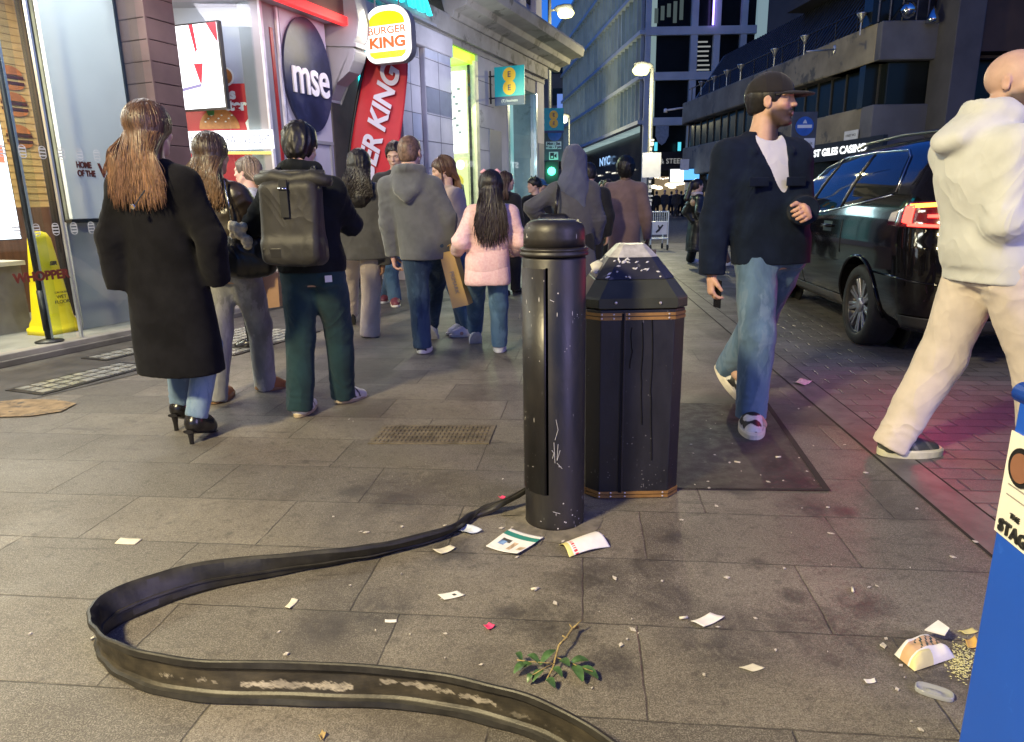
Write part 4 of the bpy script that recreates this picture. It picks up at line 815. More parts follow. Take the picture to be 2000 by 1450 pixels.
q = fw(fa(100, 600, .62)[0], .62, .1); r = thing('wet_floor_sign', 'yellow plastic wet floor warning sign standing behind the restaurant glass', 'warning sign', q)
YP = pm('yellow_plastic', (.80, .62, .01), .4, 0, .05, 5); zt = fa(78, 452, .62)[1]; hgt = zt-.1
def frus(prof):
    V = []; n = 24
    for (w, d, z) in prof:
        for j in range(n):
            a = 2*math.pi*j/n; ca, sa = math.cos(a), math.sin(a); V.append(q+fX*w*np.sign(ca)*abs(ca)**.5+fY*d*np.sign(sa)*abs(sa)**.5+vZ*z)
    k = len(prof); F_ = [(i*n+j, i*n+(j+1) % n, (i+1)*n+(j+1) % n, (i+1)*n+j) for i in range(k-1) for j in range(n)]+[tuple(range(n-1, -1, -1)), tuple((k-1)*n+j for j in range(n))]
    return V, F_
V, F_ = frus([(.20, .17, 0), (.20, .17, .05), (.175, .15, .065), (.175, .15, .09), (.155, .12, .14), (.125, .085, hgt*.55), (.09, .055, hgt*.93), (.06, .04, hgt*.985), (.02, .02, hgt)]); obj('body', V, F_, YP, r, True)
MB().prism([q+fX*(.09+.03*0)+fY*.02+vZ*.2+fX*a+vZ*b for a, b in ((0, 0), (.075, 0), (.05, hgt*.5), (.02, hgt*.72), (-.02, hgt*.74))], fY*.03).out('side_wing', pm('wing_white', (.75, .74, .78), .4), r)
PQ = Plane(q-fY*.14, fX, vZ)
for y, t_, sz in ((.405, 'CAUTION', .026), (.36, 'WET', .044), (.31, 'FLOOR', .044)): PQ.text('lettering', t_, .02, y*hgt, sz, BLACK, r, .0)
PQ.text('lettering', 'SIR', .01, hgt*.69, .048, BLACK, r, -.02, shear=.2, bold=.003)
lamp('wall_fill_light', 'POINT', tuple(fw(.5, 1.2, 2.9)), 70*EXP, (1, .86, .62), .25)  # point lamp added inside to brighten the yellow wall
# shop lights, with one lamp added for the white panel
lamp('shop_and_panel_light', 'AREA', tuple(fw(-1.2, .75, 3.3)), 120*EXP, (1, .93, .82), 1.6, tuple(fw(.6, -3.0, 0)), shape='RECTANGLE', size_y=.5)
lamp('shop_and_panel_light', 'AREA', tuple(fw(1.2, -.6, 4.0)), 62*EXP, (1, .97, .95), .6, tuple(fw(1.2, .5, .5)))  # unseen lamp outside the glass, added to brighten the white panel
lamp('shop_and_panel_light', 'AREA', tuple(fw(.2, 1.2, 3.4)), 150*EXP, (1, .85, .6), .6, tuple(fw(.2, 1.6, .5)))
lamp('window_downlight', 'AREA', (float(QF[0]-.5), float(YF-.3), float(zL-.05)), 14*EXP, (.95, .9, 1), .6, (float(QF[0]-.45), float(YF+.2), 1.4))
lamp('fascia_downlight', 'AREA', tuple(fw(4.2, -.9, zL-.1)), 14*EXP, (.95, .88, 1), .5, tuple(fw(4.3, -.2, 1.2)))
lamp('lintel_light', 'AREA', tuple(fw(7.0, -1.4, 3.3)), 36*EXP, (.75, .8, 1), .8, tuple(fw(8.5, 0, 2.8)))
# ------------------------------------------------------------------ bollard
def chip_paint(name, c, rough, chips, warm=None):
    g = NG(name); p = g.objc(); M = g.math
    v1 = g.new('ShaderNodeTexVoronoi'); g.ln(p, v1.inputs['Vector']); v1.inputs['Scale'].default_value = 58
    n = g.noise(p, 7, 5, .7); sx = g.new('ShaderNodeSeparateXYZ'); g.ln(p, sx.inputs[0])
    low = g.ramp(sx.outputs[2], .75, .05, 0.0, .10)
    k = M('MULTIPLY', g.ramp(v1.outputs['Distance'], .13, .19, 1, 0), g.ramp(M('ADD', n, low), .60, .66))
    v2 = g.new('ShaderNodeTexVoronoi'); g.ln(g.scale(p, (70, 70, 9)), v2.inputs['Vector']); v2.inputs['Scale'].default_value = 1.0
    k2 = M('MULTIPLY', g.ramp(v2.outputs['Distance'], .06, .10, 1, 0), g.ramp(g.noise(p, 4.3, 4, .6), .50, .56))
    k = M('MULTIPLY', M('MAXIMUM', k, k2), chips)
    n2 = g.noise(g.scale(p, (1, 1, .35)), 5, 6, .7)
    base = g.mix(g.ramp(n2, .35, .7), c, tuple(x*2.0 for x in c) if warm is None else warm)
    g.col(g.mix(k, base, (.52, .50, .50))); g.rough(M('ADD', M('MULTIPLY', k, .4), g.ramp(n2, .3, .7, rough-.08, rough+.12)))
    g.bump(M('ADD', g.noise(p, 60, 4, .6), M('MULTIPLY', k, .8)), .22, .003); g.b.inputs['Specular IOR Level'].default_value = .6
    return g.m
BP = chip_paint('bollard_paint', (.0065, .006, .0075), .45, 1.0, (.019, .0155, .013))
bc = G(1085, 1040)+np.array([.004, .105, 0]); bt = at(1088, 428, bc[1])[2]; bl = at(1088, 492, bc[1]-.1)[2]; R_ = .114
r = thing('bollard', 'thick black cast bollard with domed cap, ring and scratched chipped paint', 'bollard', bc)
MB().lathe(bc, [(R_+.004, 0), (R_, .02), (R_, bl-.03), (R_-.004, bl-.022)], 64).out('body', BP, r, True)
MB().lathe(bc, [(R_+.001, bl-.020), (R_+.009, bl-.016), (R_+.010, bl-.009), (R_+.005, bl-.004), (R_+.005, bl-.001), (R_+.010, bl+.003), (R_+.008, bl+.008), (R_-.004, bl+.012)], 64).out('ring', BP, r, True)
hh = bt-bl-.012; prof = [(R_-.004, bl+.012), (R_-.004, bl+hh*.45)]+[((R_-.004)*math.cos(math.radians(a))**.33, bl+.012+hh*(.46+.54*math.sin(math.radians(a)))) for a in range(10, 90, 8)]+[(.004, bt)]
MB().lathe(bc, prof, 64).out('cap', BP, r, True)
def cyl_patch(a0, a1, z0, z1, r0, n=20):
    V = []; Fc = []
    for i in range(n+1):
        a = math.radians(a0+(a1-a0)*i/n)
        for rr, z in ((R_-.004, z0), (r0, z0), (r0, z1), (R_-.004, z1)): V.append(bc+np.array([math.cos(a)*rr, math.sin(a)*rr, z]))
    for i in range(n): Fc += [(4*i+j, 4*i+(j+1) % 4, 4*i+4+(j+1) % 4, 4*i+4+j) for j in range(4)]
    return V, Fc+[(0, 1, 2, 3), (4*n+3, 4*n+2, 4*n+1, 4*n)]
zd0, zd1 = at(1050, 966, bc[1]-.1)[2], at(1050, 526, bc[1]-.1)[2]
V, F_ = cyl_patch(168, 251, zd0, zd1, R_+.004); obj('service_door', V, F_, BP, r, True)
V, F_ = cyl_patch(251.2, 255.0, zd0, zd1+.003, R_+.0015, 4); GAPB = NG('gap_void'); GAPB.col((.0, .0, .0)); GAPB.rough(1.0); GAPB.b.inputs['Specular IOR Level'].default_value = 0; obj('door_gap', V, F_, GAPB.m, r)
# scratched tag
m = MB()
for pts in ([(1082, 865), (1084, 905)], [(1090, 868), (1088, 900), (1094, 880)], [(1086, 820), (1090, 840), (1084, 860)], [(1088, 905), (1098, 916)], [(1074, 586), (1082, 590)], [(1091, 912), (1112, 912)], [(1080, 1000), (1094, 1004)], [(1078, 880), (1082, 886), (1079, 896)]):
    m.tube([at(x, y, bc[1]-math.sqrt(max(0, (R_+.001)**2-((x-1086)/CF*2.6)**2))) for x, y in pts], .0010, 5)
m.out('scratches', pm('scratch_grey', (.5, .49, .5), .7), r)
m = MB()
for k in range(26):
    a = k*14*math.pi/180; rr = R_+.06+.05*random.random(); m.add([bc+np.array([math.cos(a)*R_, math.sin(a)*R_, .012]), bc+np.array([math.cos(a+.25)*R_, math.sin(a+.25)*R_, .012]), bc+np.array([math.cos(a+.25)*rr, math.sin(a+.25)*rr, .002]), bc+np.array([math.cos(a)*rr, math.sin(a)*rr, .002])], [(0, 1, 2, 3)])
m.out('mortar_collar', pm('mortar', (.13, .115, .095), .9, 0, .3, 20, .6, 90, .004), r)
# ------------------------------------------------------------------ litter bin
fl = G(1146, 976); frt = G(1328, 976); bw = (frt[0]-fl[0])*1.02; by0 = fl[1]; bx0 = fl[0]
ctr = np.array([(bx0+frt[0])/2, by0+bw/2, 0]); hw = bw/2; ch = .052
BINP = chip_paint('bin_paint', (.006, .006, .0085), .42, .22, (.011, .0105, .014)); GOLD = pm('bin_gold_band', (.30, .16, .05), .45, .35, .2, 15, .1, 80, .002)
def octo(h, c, z): return [ctr+np.array([x, y, z]) for x, y in ((-h+c, -h), (h-c, -h), (h, -h+c), (h, h-c), (h-c, h), (-h+c, h), (-h, h-c), (-h, -h+c))]
def frustum(levels, name, mat, bev=0, smooth=False):
    m = MB(); V = []
    for h, c, z in levels: V += octo(h, c, z)
    n = 8; k = len(levels); m.add(V, [(i*n+j, i*n+(j+1) % n, (i+1)*n+(j+1) % n, (i+1)*n+j) for i in range(k-1) for j in range(n)]+[tuple(range(n-1, -1, -1)), tuple((k-1)*n+j for j in range(n))])
    return m.out(name, mat, r, smooth, bevel=bev)
zt = at(1240, 606, by0)[2]; zg = at(1240, 618, by0)[2]; zg2 = at(1240, 966, by0)[2]
r = thing('litter_bin', 'tall black octagonal litter bin with two gold bands and a stained pyramid lid', 'bin', ctr)
frustum([(hw*.965, ch, .004), (hw*.965, ch, .02), (hw*.985, ch, .022), (hw, ch, zt)], 'body', BINP, .004)
for nm, z in (('gold_band', zg), ('gold_band', zg2)):
    s = (hw*.985+(hw-hw*.985)*z/zt)+.003
    m = MB()
    for dz in (-.0145, .0015):
        V = octo(s, ch, z+dz)+octo(s, ch, z+dz+.012); m.add(V, [(j, (j+1) % 8, 8+(j+1) % 8, 8+j) for j in range(8)]+[(7, 6, 5, 4, 3, 2, 1, 0), tuple(range(8, 16))])
    gb = m.out(nm, GOLD, r)
    m = MB()
    for fx in (-.72, -.48, -.18, .62):
        for dz in (-.008, .008): m.lathe(ctr+np.array([fx*hw, -s-.0005, z+dz]), [(.0045, -.001), (.004, .002), (.001, .0035)], 8, (0, -1, 0))
    m.out('rivets', pm('rivet', (.55, .5, .45), .35, .7), gb)
gxp = at(1213, 780, by0)[0]
MB().wbox(gxp-.004, gxp+.004, by0-.0035, by0+.01, .03, zt-.012).out('door_gap', pm('gap_black', (.002, .002, .002), .9), r)
MB().tube([(gxp+.007, by0-.003, .03), (gxp+.007, by0-.003, zt-.01)], .004, 8).out('hinge_rod', BINP, r)
m = MB()
for px, y0, y1 in ((1256, 630, 830), (1275, 625, 900), (1235, 640, 720)):
    P = [at(px+1.6*math.sin(k*.7+px)+(2.5 if k > 6 else 0)-k*.5, y0+(y1-y0)*k/12, by0-.002) for k in range(13)]; m.tube(P, .0014, 5)
m.out('drip_stains', pm('drip_black', (.003, .003, .003), .15), r)
zl1 = at(1240, 560, by0)[2]; zl2 = at(1240, 540, by0+.04)[2]
frustum([(hw+.004, ch, zt+.004), (hw+.008, ch, zt+.010), (hw+.008, ch, zt+.045), (hw+.004, ch, zt+.05), (hw*.80, ch*.9, zt+.115)], 'lid_rim', pm('lid_olive', (.032, .034, .022), .38, 0, .25, 6, .1, 60, .002), .004)
zap = at(1238, 476, ctr[1])[2]
frustum([(hw*.80, ch*.9, zt+.116), (hw*.50, ch*.62, zt+.116+(zap-zt-.116)*.62)], 'lid_slope', pm('lid_black', (.022, .022, .03), .36, 0, .3, 8, .2, 60, .002, c2=(.10, .10, .11), f2=.60, s2=24))
frustum([(hw*.50, ch*.62, zt+.117+(zap-zt-.116)*.62), (hw*.27, ch*.3, zap), ], 'lid_top', pm('lid_grey', (.38, .37, .36), .5, .2, .25, 30, .2, 120, .002))
m = MB(); s0 = hw*.8; zz0 = zt+.116; s1 = hw*.5; zz1 = zt+.116+(zap-zt-.116)*.62
rr_ = random.Random(5)
def lidp(u, v, face): # face 0 = front, 1 = left
    h = s0+(s1-s0)*v; z = zz0+(zz1-zz0)*v+.002
    return ctr+np.array([u*h*.8, -h, z]) if face == 0 else ctr+np.array([-h, u*h*.8, z])
for k in range(34):
    f_ = 0 if k < 24 else 1; u = rr_.uniform(-.95, -.1) if rr_.random() < .75 else rr_.uniform(-.1, .9); v = rr_.random()*.9+.05; a = rr_.random()*3; L_ = rr_.uniform(.008, .022)
    if f_: u = rr_.uniform(-.9, .9)
    c = lidp(u, v, f_); d = (lidp(u+.1*math.cos(a), v+.1*math.sin(a), f_)-c); d /= np.linalg.norm(d); m.tube([c-d*L_/2, c, c+d*L_/2], [.001, .004, .001], 6)
m.out('bird_droppings', pm('droppings', (.50, .50, .52), .8), r)
m = MB()
for px in (1203, 1290): q = at(px, 592, by0-.009); m.lathe(q, [(.006, 0), (.005, .003), (.001, .004)], 10, (0, -1, 0))
m.out('bolts', pm('rivet', (.55, .5, .45), .35, .7), r)
tag(MB().tube([lidp(-.7, .05, 1)+vZ*.012, lidp(-.2, .3, 1)+vZ*.022, lidp(.5, .55, 1)+vZ*.012], [.008, .03, .008], 8, flat=(0, 0, 1)).out('crumpled_napkin', pm('napkin', (.50, .48, .42), .8, 0, .1, 20, .5, 60, .004), None, True), 'crumpled pale napkin lying on the left slope of the bin lid', 'napkin')
# ------------------------------------------------------------------ loose rubber strip on the pavement
Hh = .105
pairs = [((1345, 1560), (1340, 1668), Hh), ((1215, 1452), (1207, 1545), Hh), ((1080, 1371), (1074, 1455), Hh), ((950, 1330), (945, 1411), Hh), ((800, 1303), (796, 1384), Hh), ((600, 1290), (600, 1378), Hh), ((400, 1286), (402, 1370), Hh), ((285, 1268), (296, 1350), Hh), ((215, 1243), (232, 1318), Hh), ((186, 1217), (205, 1288), Hh), ((179, 1195), (197, 1268), Hh), ((190, 1172), (206, 1246), Hh), ((225, 1148), (238, 1221), Hh), ((300, 1121), (308, 1190), .10), ((400, 1097), (405, 1156), .095), ((560, 1083), (560, 1123), .075), ((680, 1073), (672, 1100), .062), ((760, 1062), (752, 1083), .055), ((880, 1031), (874, 1047), .045)]
T = [G(*a, z) for a, b, z in pairs]; B = [G(*b) for a, b, z in pairs]
for (x, y, yy, wz) in ((930, 1011, 2.50, .012), (985, 984, 2.54, .012), (1033, 956, 2.60, .01)):
    b = at(x, y, yy); B.append(b); w_ = {930: .06, 985: .038, 1033: .022}[x]; T.append(b+np.array([.2*w_, w_, .25*w_]))
def cr(P, n):
    P = np.array(P); k = len(P)-1; out = []
    for i in range(n):
        u = i/(n-1)*k; j = min(int(u), k-1); f = u-j; p0, p1, p2, p3 = P[max(j-1, 0)], P[j], P[j+1], P[min(j+2, k)]
        out.append(.5*((2*p1)+(-p0+p2)*f+(2*p0-5*p1+4*p2-p3)*f*f+(-p0+3*p1-3*p2+p3)*f**3))
    return np.array(out)
NB = 1150; T, B = cr(T, NB), cr(B, NB)
prof = [(0, .012), (.03, .014), (.17, .013), (.22, .004), (.28, .0), (.5, .0), (.72, .0), (.78, .004), (.83, .013), (.97, .014), (1, .011), (1, .004), (.9, -.004), (.6, -.008), (.42, -.008), (.40, -.012), (.34, -.012), (.32, -.008), (.1, -.006), (0, .002)]
# finer profile on the channel side so that the residue has an edge
prof2 = []
for i in range(len(prof)-1):
    n = 10 if 3 <= i <= 6 else 3 if i in (2, 7) else 1
    for j in range(n): prof2.append(tuple(np.array(prof[i])*(1-j/n)+np.array(prof[i+1])*(j/n)))
prof2.append(prof[-1]); V = []; colr = []
def fnoise(x, y, s=0):
    return (math.sin(x*1.7+s)+math.sin(x*4.1+y*3+1.3+s)+math.sin(x*9.3-y*5+2+s)*.7+math.sin(x*23.1+y*17+s)*.5+math.sin(x*51+y*31)*.35)/3.2
acc = 0
for i in range(NB):
    t = T[min(i+1, NB-1)]-T[max(i-1, 0)]; up = T[i]-B[i]; n_ = np.cross(t, up); n_ /= np.linalg.norm(n_); acc += np.linalg.norm(t)/2
    u = i/NB
    for w, o_ in prof2:
        q = B[i]*(1-w)+T[i]*w+n_*o_*(-1)+vZ*(.002 if w < .05 else 0)+n_*.0016*math.sin(i*.11+w*6); V.append(q)
        c = np.array([.020, .018, .014])*(1+.4*fnoise(acc*8, w*4)); on = o_ <= .0045 and o_ >= -.0005 and .2 < w < .8
        px_ = proj(q)
        if on: c = np.array([.032, .026, .016])*(1+.5*fnoise(acc*6, w*5, 1))
        if on and i < NB*.52:
            m_ = .0
            if 470 < px_[0] < 690: m_ = .95*min(1, max(0, (.075+.06*fnoise(acc*25, w*6)+.03*fnoise(acc*90, w*22)-abs(w-.44))/.02))
            if 300 < px_[0] < 425: m_ = .5*min(1, max(0, (.10*fnoise(acc*30, w*4)+.03*fnoise(acc*90, w*20)-abs(w-.48))/.02))
            if 740 < px_[0] < 970: m_ = .75*min(1, max(0, (.055+.07*fnoise(acc*28, w*9)+.03*fnoise(acc*95, w*22)-abs(w-.56+.0006*(px_[0]-850)))/.02))
            if px_[0] >= 970: m_ = .35*min(1, max(0, (.12*fnoise(acc*18, w*4)-abs(w-.4))/.03))
            m_ *= .35+.65*min(1, max(0, (fnoise(acc*60, w*30)+.55)*3))
            c = c*(1-m_)+np.array([.34, .30, .235])*m_
        colr.append(np.clip(c, .004, 1))
k = len(prof2); Fc = [(i*k+j, i*k+(j+1) % k, (i+1)*k+(j+1) % k, (i+1)*k+j) for i in range(NB-1) for j in range(k)]+[tuple(range(k-1, -1, -1)), tuple((NB-1)*k+j for j in range(k))]
o = obj('rubber_strip', V, Fc, vmat('rubber_strip_mat', .48, .35, 90, 0, var=.3, vs=25, spec=.5), None, False, col=colr)
sm = o.data; sm.polygons.foreach_set('use_smooth', np.ones(len(sm.polygons), bool)); sm.set_sharp_from_angle(angle=math.radians(32))
tag(o, 'long loose black rubber strip looped across the paving with torn white residue', 'rubber strip')
m = MB().tube([at(447, 1105, T[0][1]*0+G(447, 1120)[1]+.02), at(448, 1122, G(447, 1130)[1])], .002, 5); tag(m.out('wire_staple', ALU, None), 'thin bright wire staple on the inner face of the black strip', 'staple')
# ------------------------------------------------------------------ blue A-board at the right edge
ab = G(1853, 1545); at_ = at(1993, 764, ab[1]+.02); along = -np.array([math.sin(math.radians(7)), math.cos(math.radians(7)), 0]); up_ = (at_-ab)/np.linalg.norm(at_-ab); LA = np.linalg.norm(at_-ab)
BLUE = pm('board_blue', (.012, .085, .52), .38, 0, .05, 3, .04, 120, .002, c2=(.02, .11, .58), f2=.62, s2=14)
r = thing('pavement_board', 'bright blue A-frame pavement sign with a white lettered panel at the kerb side', 'sign board', ab+np.array([.12, -.25, 0]))
PA = Plane(ab, along, up_)
if PA.n[0] > 0: PA.n = -PA.n
PA.poly('front_panel', [(0, 0), (.62, 0), (.62, LA-.01), (.0, LA-.01)], BLUE, r, -.03, .03, bevel=.006)
MB().tube([PA.p(-.012, LA-.005, -.012), PA.p(.64, LA-.005, -.012)], .02, 14).out('top_rail', BLUE, r, True)
b2 = ab+np.array([.42, 0, 0]); up2 = (at_+np.array([.03, 0, 0])-b2); PA2 = Plane(b2, along, up2); PA2.poly('rear_panel', [(0, 0), (.62, 0), (.62, np.linalg.norm(up2)-.02), (0, np.linalg.norm(up2)-.02)], BLUE, r, -.01, .02, bevel=.006)
def abp(x, y):
    d = ray(x, y); t = ((ab-CAM)@PA.n)/(d@PA.n); q = CAM+d*t-ab; return q@PA.r, q@PA.u
c0 = abp(1955, 1042); c1 = abp(1999, 850)
PA.poly('white_panel', [(c0[0], c0[1]), (.6, c0[1]), (.6, c1[1]), (c0[0], c1[1])], pm('panel_cream', (.74, .72, .66), .4, 0, .04, 3), r, .001, .003)
t0 = abp(1967, 1030); PA.text('lettering', 'STAGE', t0[0], t0[1], .033, BLACK, r, .006, align='LEFT', bold=.0010, space=1.1)
t0 = abp(1991, 1014); PA.text('lettering', 'THE', t0[0], t0[1], .014, BLACK, r, .006, align='LEFT', space=1.1)
t0 = abp(1990, 908); PA.poly('round_emblem', ell2(.036, .036, 30, (t0[0]+.036, t0[1])), BLACK, r, .005, .002); PA.poly('round_emblem', ell2(.027, .027, 30, (t0[0]+.038, t0[1])), pm('emblem_brown', (.22, .10, .06), .5), r, .0075, .002)
for y in (950, 972): t0 = abp(1985, y); PA.rect('rule_line', c0[0]+.02, .55, t0[1]-.001, t0[1]+.001, pm('rule_grey', (.25, .23, .22), .5), r, .005, .001)
# ------------------------------------------------------------------ litter on the ground
PAPER = pm('paper_white', (.72, .70, .68), .7, 0, .05, 30); PAPC = pm('paper_cream', (.62, .58, .48), .7, 0, .08, 30)
def sheet(name, pts, mat, label, cat, lift=.006, curl=.012, group=None, n=8, seed=0, mats=None, mf=None, arch=0):
    """curled paper lying on the ground: pts are its four corners (photo points)"""
    P = [G(*p) for p in pts]; V = []; mi = []
    for i in range(n+1):
        for j in range(n+1):
            u, v = i/n, j/n; q = P[0]*(1-u)*(1-v)+P[1]*u*(1-v)+P[2]*u*v+P[3]*(1-u)*v
            V.append(q+vZ*(arch*math.sin(math.pi*v)*(.65+.35*u)+arch*.25*math.sin(math.pi*u)*v+lift+curl*((2*u-1)**2*.8+.5*math.sin(5*v+seed+2*u)*.35+.2*abs(math.sin(3*u+seed)))))
    Fc = [(i*(n+1)+j, (i+1)*(n+1)+j, (i+1)*(n+1)+j+1, i*(n+1)+j+1) for i in range(n) for j in range(n)]
    if mf: mi = [mf((i+.5)/n, (j+.5)/n) for i in range(n) for j in range(n)]
    o = obj(name, V, Fc, mat, None, True, mats=mats, mi=mi if mf else None); s_ = o.modifiers.new('thick', 'SOLIDIFY'); s_.thickness = .0012; return tag(o, label, cat, group)
GRN = pm('flyer_green', (.03, .22, .18), .6); PHB = pm('flyer_blue', (.16, .26, .45), .6, 0, .5, 60); PHD = pm('flyer_dark', (.05, .05, .045), .6, 0, .5, 80); PHT = pm('flyer_tan', (.45, .33, .22), .6, 0, .4, 70)
def fl_mf(u, v):
    if .13 < v < .32: return 1
    if .45 < v < .72 and .12 < u < .30: return 2 if v > .55 else 3
    if .45 < v < .6 and .30 < u < .4: return 3
    if .5 < v < .85 and .5 < u < .62: return 4
    if .62 < v < .8 and .75 < u < .95: return 4
    return 0
sheet('flyer', [(998, 1038), (1062, 1056), (1011, 1088), (949, 1072)], PAPER, 'white leaflet with a green heading band and small pictures in front of the bollard', 'leaflet', .004, .010, n=22, mats=[PAPER, GRN, PHB, PHD, PHT], mf=fl_mf)
CHK = pm('wrapper_red', (.55, .05, .07), .6); YGR = pm('wrapper_yellow', (.62, .55, .22), .6)
def wr_mf(u, v):
    if u < .10: return 2
    if .14 < u < .22 and (int(u*70)+int(v*22)) % 2: return 1
    if v < .12 and u > .3 and (int(u*60)) % 2: return 1
    if .32 < u < .6 and .12 < v < .34 and (int(u*44)+int(v*30)) % 3 == 0: return 3
    return 0
sheet('food_wrapper', [(1092, 1066), (1150, 1046), (1192, 1070), (1112, 1090)], PAPER, 'curved white food wrapper with red chequered edge beside the bollard foot', 'wrapper', .003, -.0, arch=.034, n=26, seed=1, mats=[PAPER, CHK, YGR, pm('wrapper_pink', (.62, .25, .18), .6)], mf=wr_mf)
sheet('paper_card', [(236, 1052), (278, 1054), (264, 1065), (224, 1063)], PAPC, 'small plain cream card on the paving left of the strip loop', 'card', .002, .002)
sheet('paper_card', [(855, 1164), (893, 1157), (908, 1165), (868, 1174)], PAPER, 'white slip with a dark spot lying inside the strip loop', 'card', .002, .003, n=12, mats=[PAPER, PHD], mf=lambda u, v: 1 if .55 < u < .75 and .35 < v < .65 else 0)
sheet('paper_slip', [(1349, 1219), (1386, 1203), (1415, 1210), (1374, 1229)], PAPER, 'clean white folded slip on the paving between twig and blue board', 'paper', .003, .008)
sheet('tissue', [(886, 1038), (908, 1029), (942, 1041), (915, 1048)], pm('tissue_blue', (.55, .60, .68), .7, 0, .1, 40), 'crumpled pale blue tissue where the strip leaves the ground', 'tissue', .004, .014, seed=3)
sheet('tissue', [(1548, 750), (1562, 744), (1586, 748), (1568, 756)], pm('tissue_pink', (.65, .52, .5), .7, 0, .2, 60), 'crumpled pinkish tissue near the kerb right of the walking shoes', 'tissue', .004, .012, seed=5)
sheet('paper_scrap', [(845, 1077), (880, 1068), (890, 1074), (862, 1086)], PAPC, 'torn tan scrap under the rising end of the strip', 'paper', .002, .006, seed=2)
sheet('paper_scrap', [(557, 1188), (570, 1172), (583, 1174), (566, 1192)], PAPC, 'torn pale scrap inside the wide bend of the strip', 'paper', .002, .005, seed=4)
sheet('paper_scrap', [(1443, 1306), (1470, 1299), (1494, 1307), (1470, 1314)], PAPC, 'flattened beige scrap left of the paper bag', 'paper', .001, .003, seed=6)
sheet('paper_scrap', [(1686, 1331), (1708, 1328), (1711, 1336), (1692, 1338)], PAPER, 'little white torn scrap just below the striped paper bag', 'paper', .002, .004, seed=7)
sheet('paper_scrap', [(752, 1212), (775, 1212), (775, 1217), (752, 1217)], PAPER, 'thin white stick of paper in the middle of the loop', 'paper', .002, .002)
sheet('dry_leaf', [(622, 1443), (630, 1433), (638, 1438), (628, 1452)], pm('dry_leaf', (.35, .25, .10), .7), 'curled dry tan leaf at the bottom edge of the paving', 'leaf', .002, .01)
PET = pm('petal_pink', (.75, .05, .16), .5, 0, .1, 40)
sheet('petal', [(944, 1226), (955, 1220), (967, 1226), (954, 1234)], PET, 'larger bright pink petal beside the twig', 'petal', .002, .006, 'pink petals on the paving', seed=1)
sheet('petal', [(973, 973), (981, 971), (988, 974), (980, 978)], PET, 'small pink petal left of the bollard', 'petal', .002, .006, 'pink petals on the paving', seed=2)
m = MB()
rr_ = random.Random(11)
tiny = [(715, 1042), (705, 1040), (980, 1033), (1000, 1032), (1120, 1029), (1047, 1154), (1100, 1060), (1200, 1132), (1212, 1262), (1236, 1232), (1010, 1090), (1690, 925), (1623, 1044), (1617, 993), (1590, 940), (1500, 943), (1385, 955), (1350, 870), (1425, 905), (1560, 800), (1580, 796), (682, 820), (690, 824), (560, 1280), (545, 1236), (1515, 1272), (1650, 870), (1860, 1090), (1905, 1060), (1730, 1250), (1726, 1264), (1400, 990), (1332, 1017), (1150, 1040), (1420, 1130), (1475, 1210), (1790, 995), (1085, 1180), (940, 1300), (780, 1310), (60, 1240), (180, 1250), (870, 1240)]
for (x, y) in tiny+[(rr_.uniform(650, 1800), rr_.uniform(900, 1430)) for _ in range(42)]+[(rr_.uniform(1330, 1600), rr_.uniform(800, 950)) for _ in range(18)]:
    c = G(x, y)+vZ*.003; a = rr_.random()*6; s = rr_.uniform(.0025, .009) if (x, y) not in tiny else rr_.uniform(.006, .014); d = np.array([math.cos(a), math.sin(a), 0]); e_ = np.array([-d[1], d[0], 0])
    m.prism([c+d*s, c+e_*s*rr_.uniform(.3, .8), c-d*s*rr_.uniform(.6, 1), c-e_*s*rr_.uniform(.3, .7)], vZ*rr_.uniform(.001, .004))
o = m.out('litter_crumbs', pm('crumb', (.50, .46, .42), .8, 0, .35, 300), None); o['kind'] = 'stuff'; tag(o, 'scattered pale crumbs and paper flecks all over the paving', 'litter crumbs')
m = MB()
for (x, y, a) in ((1335, 1210, .2), (1045, 1153, .3), (1665, 1155, 1.2), (1520, 895, .1), (1440, 905, 2.6)):
    c = G(x, y)+vZ*.006; d = np.array([math.cos(a), math.sin(a), 0])*.013
    tag(MB().tube([c-d, c+d], .004, 8).out('cigarette_end', PAPC, None, True), 'stubbed pale cigarette end lying on the grey paving', 'cigarette end', 'cigarette ends on the paving')
# paper bag with spilled rice
r = thing('paper_bag', 'crumpled white and tan paper food bag with dark stripes beside the blue board', 'paper bag', G(1805, 1290))
TANP = pm('bag_tan', (.55, .36, .20), .6, 0, .08, 10); DGR = pm('bag_green', (.04, .07, .05), .5); n = 26; P = [G(1746, 1281), G(1812, 1247), G(1866, 1287), G(1786, 1314)]; V = []
for i in range(n+1):
    for j in range(n+1):
        u, v = i/n, j/n; q = P[0]*(1-u)*(1-v)+P[1]*u*(1-v)+P[2]*u*v+P[3]*(1-u)*v; e_ = min(1, 5*min(u, 1-u))**.5*min(1, 5*min(v, 1-v))**.5
        V.append(q+vZ*(.004+.046*e_*(.85+.15*math.sin(3*u+1+2*v))+.003*math.sin(11*u+5*v)*e_+.002*math.sin(19*v-7*u)*e_))
Fc = [(i*(n+1)+j, (i+1)*(n+1)+j, (i+1)*(n+1)+j+1, i*(n+1)+j+1) for i in range(n) for j in range(n)]
def bag_mf(u, v):
    if .28 < v-.0*u < .66:
        if u < .12: return 1
        if .42 < v < .95 and .26 < v and False: return 2
        s = (v-.28)/.38
        if .3 < u < .9 and abs((u*7+s*1.2) % 1-.5) < .16: return 2
        return 1
    if v > .72 and u < .45: return 3
    return 0
mi = [bag_mf((i+.5)/n, (j+.5)/n) for i in range(n) for j in range(n)]
obj('bag_skin', V, Fc, None, r, True, mats=[PAPER, TANP, DGR, pm('bag_yellow', (.66, .60, .30), .6)], mi=mi)
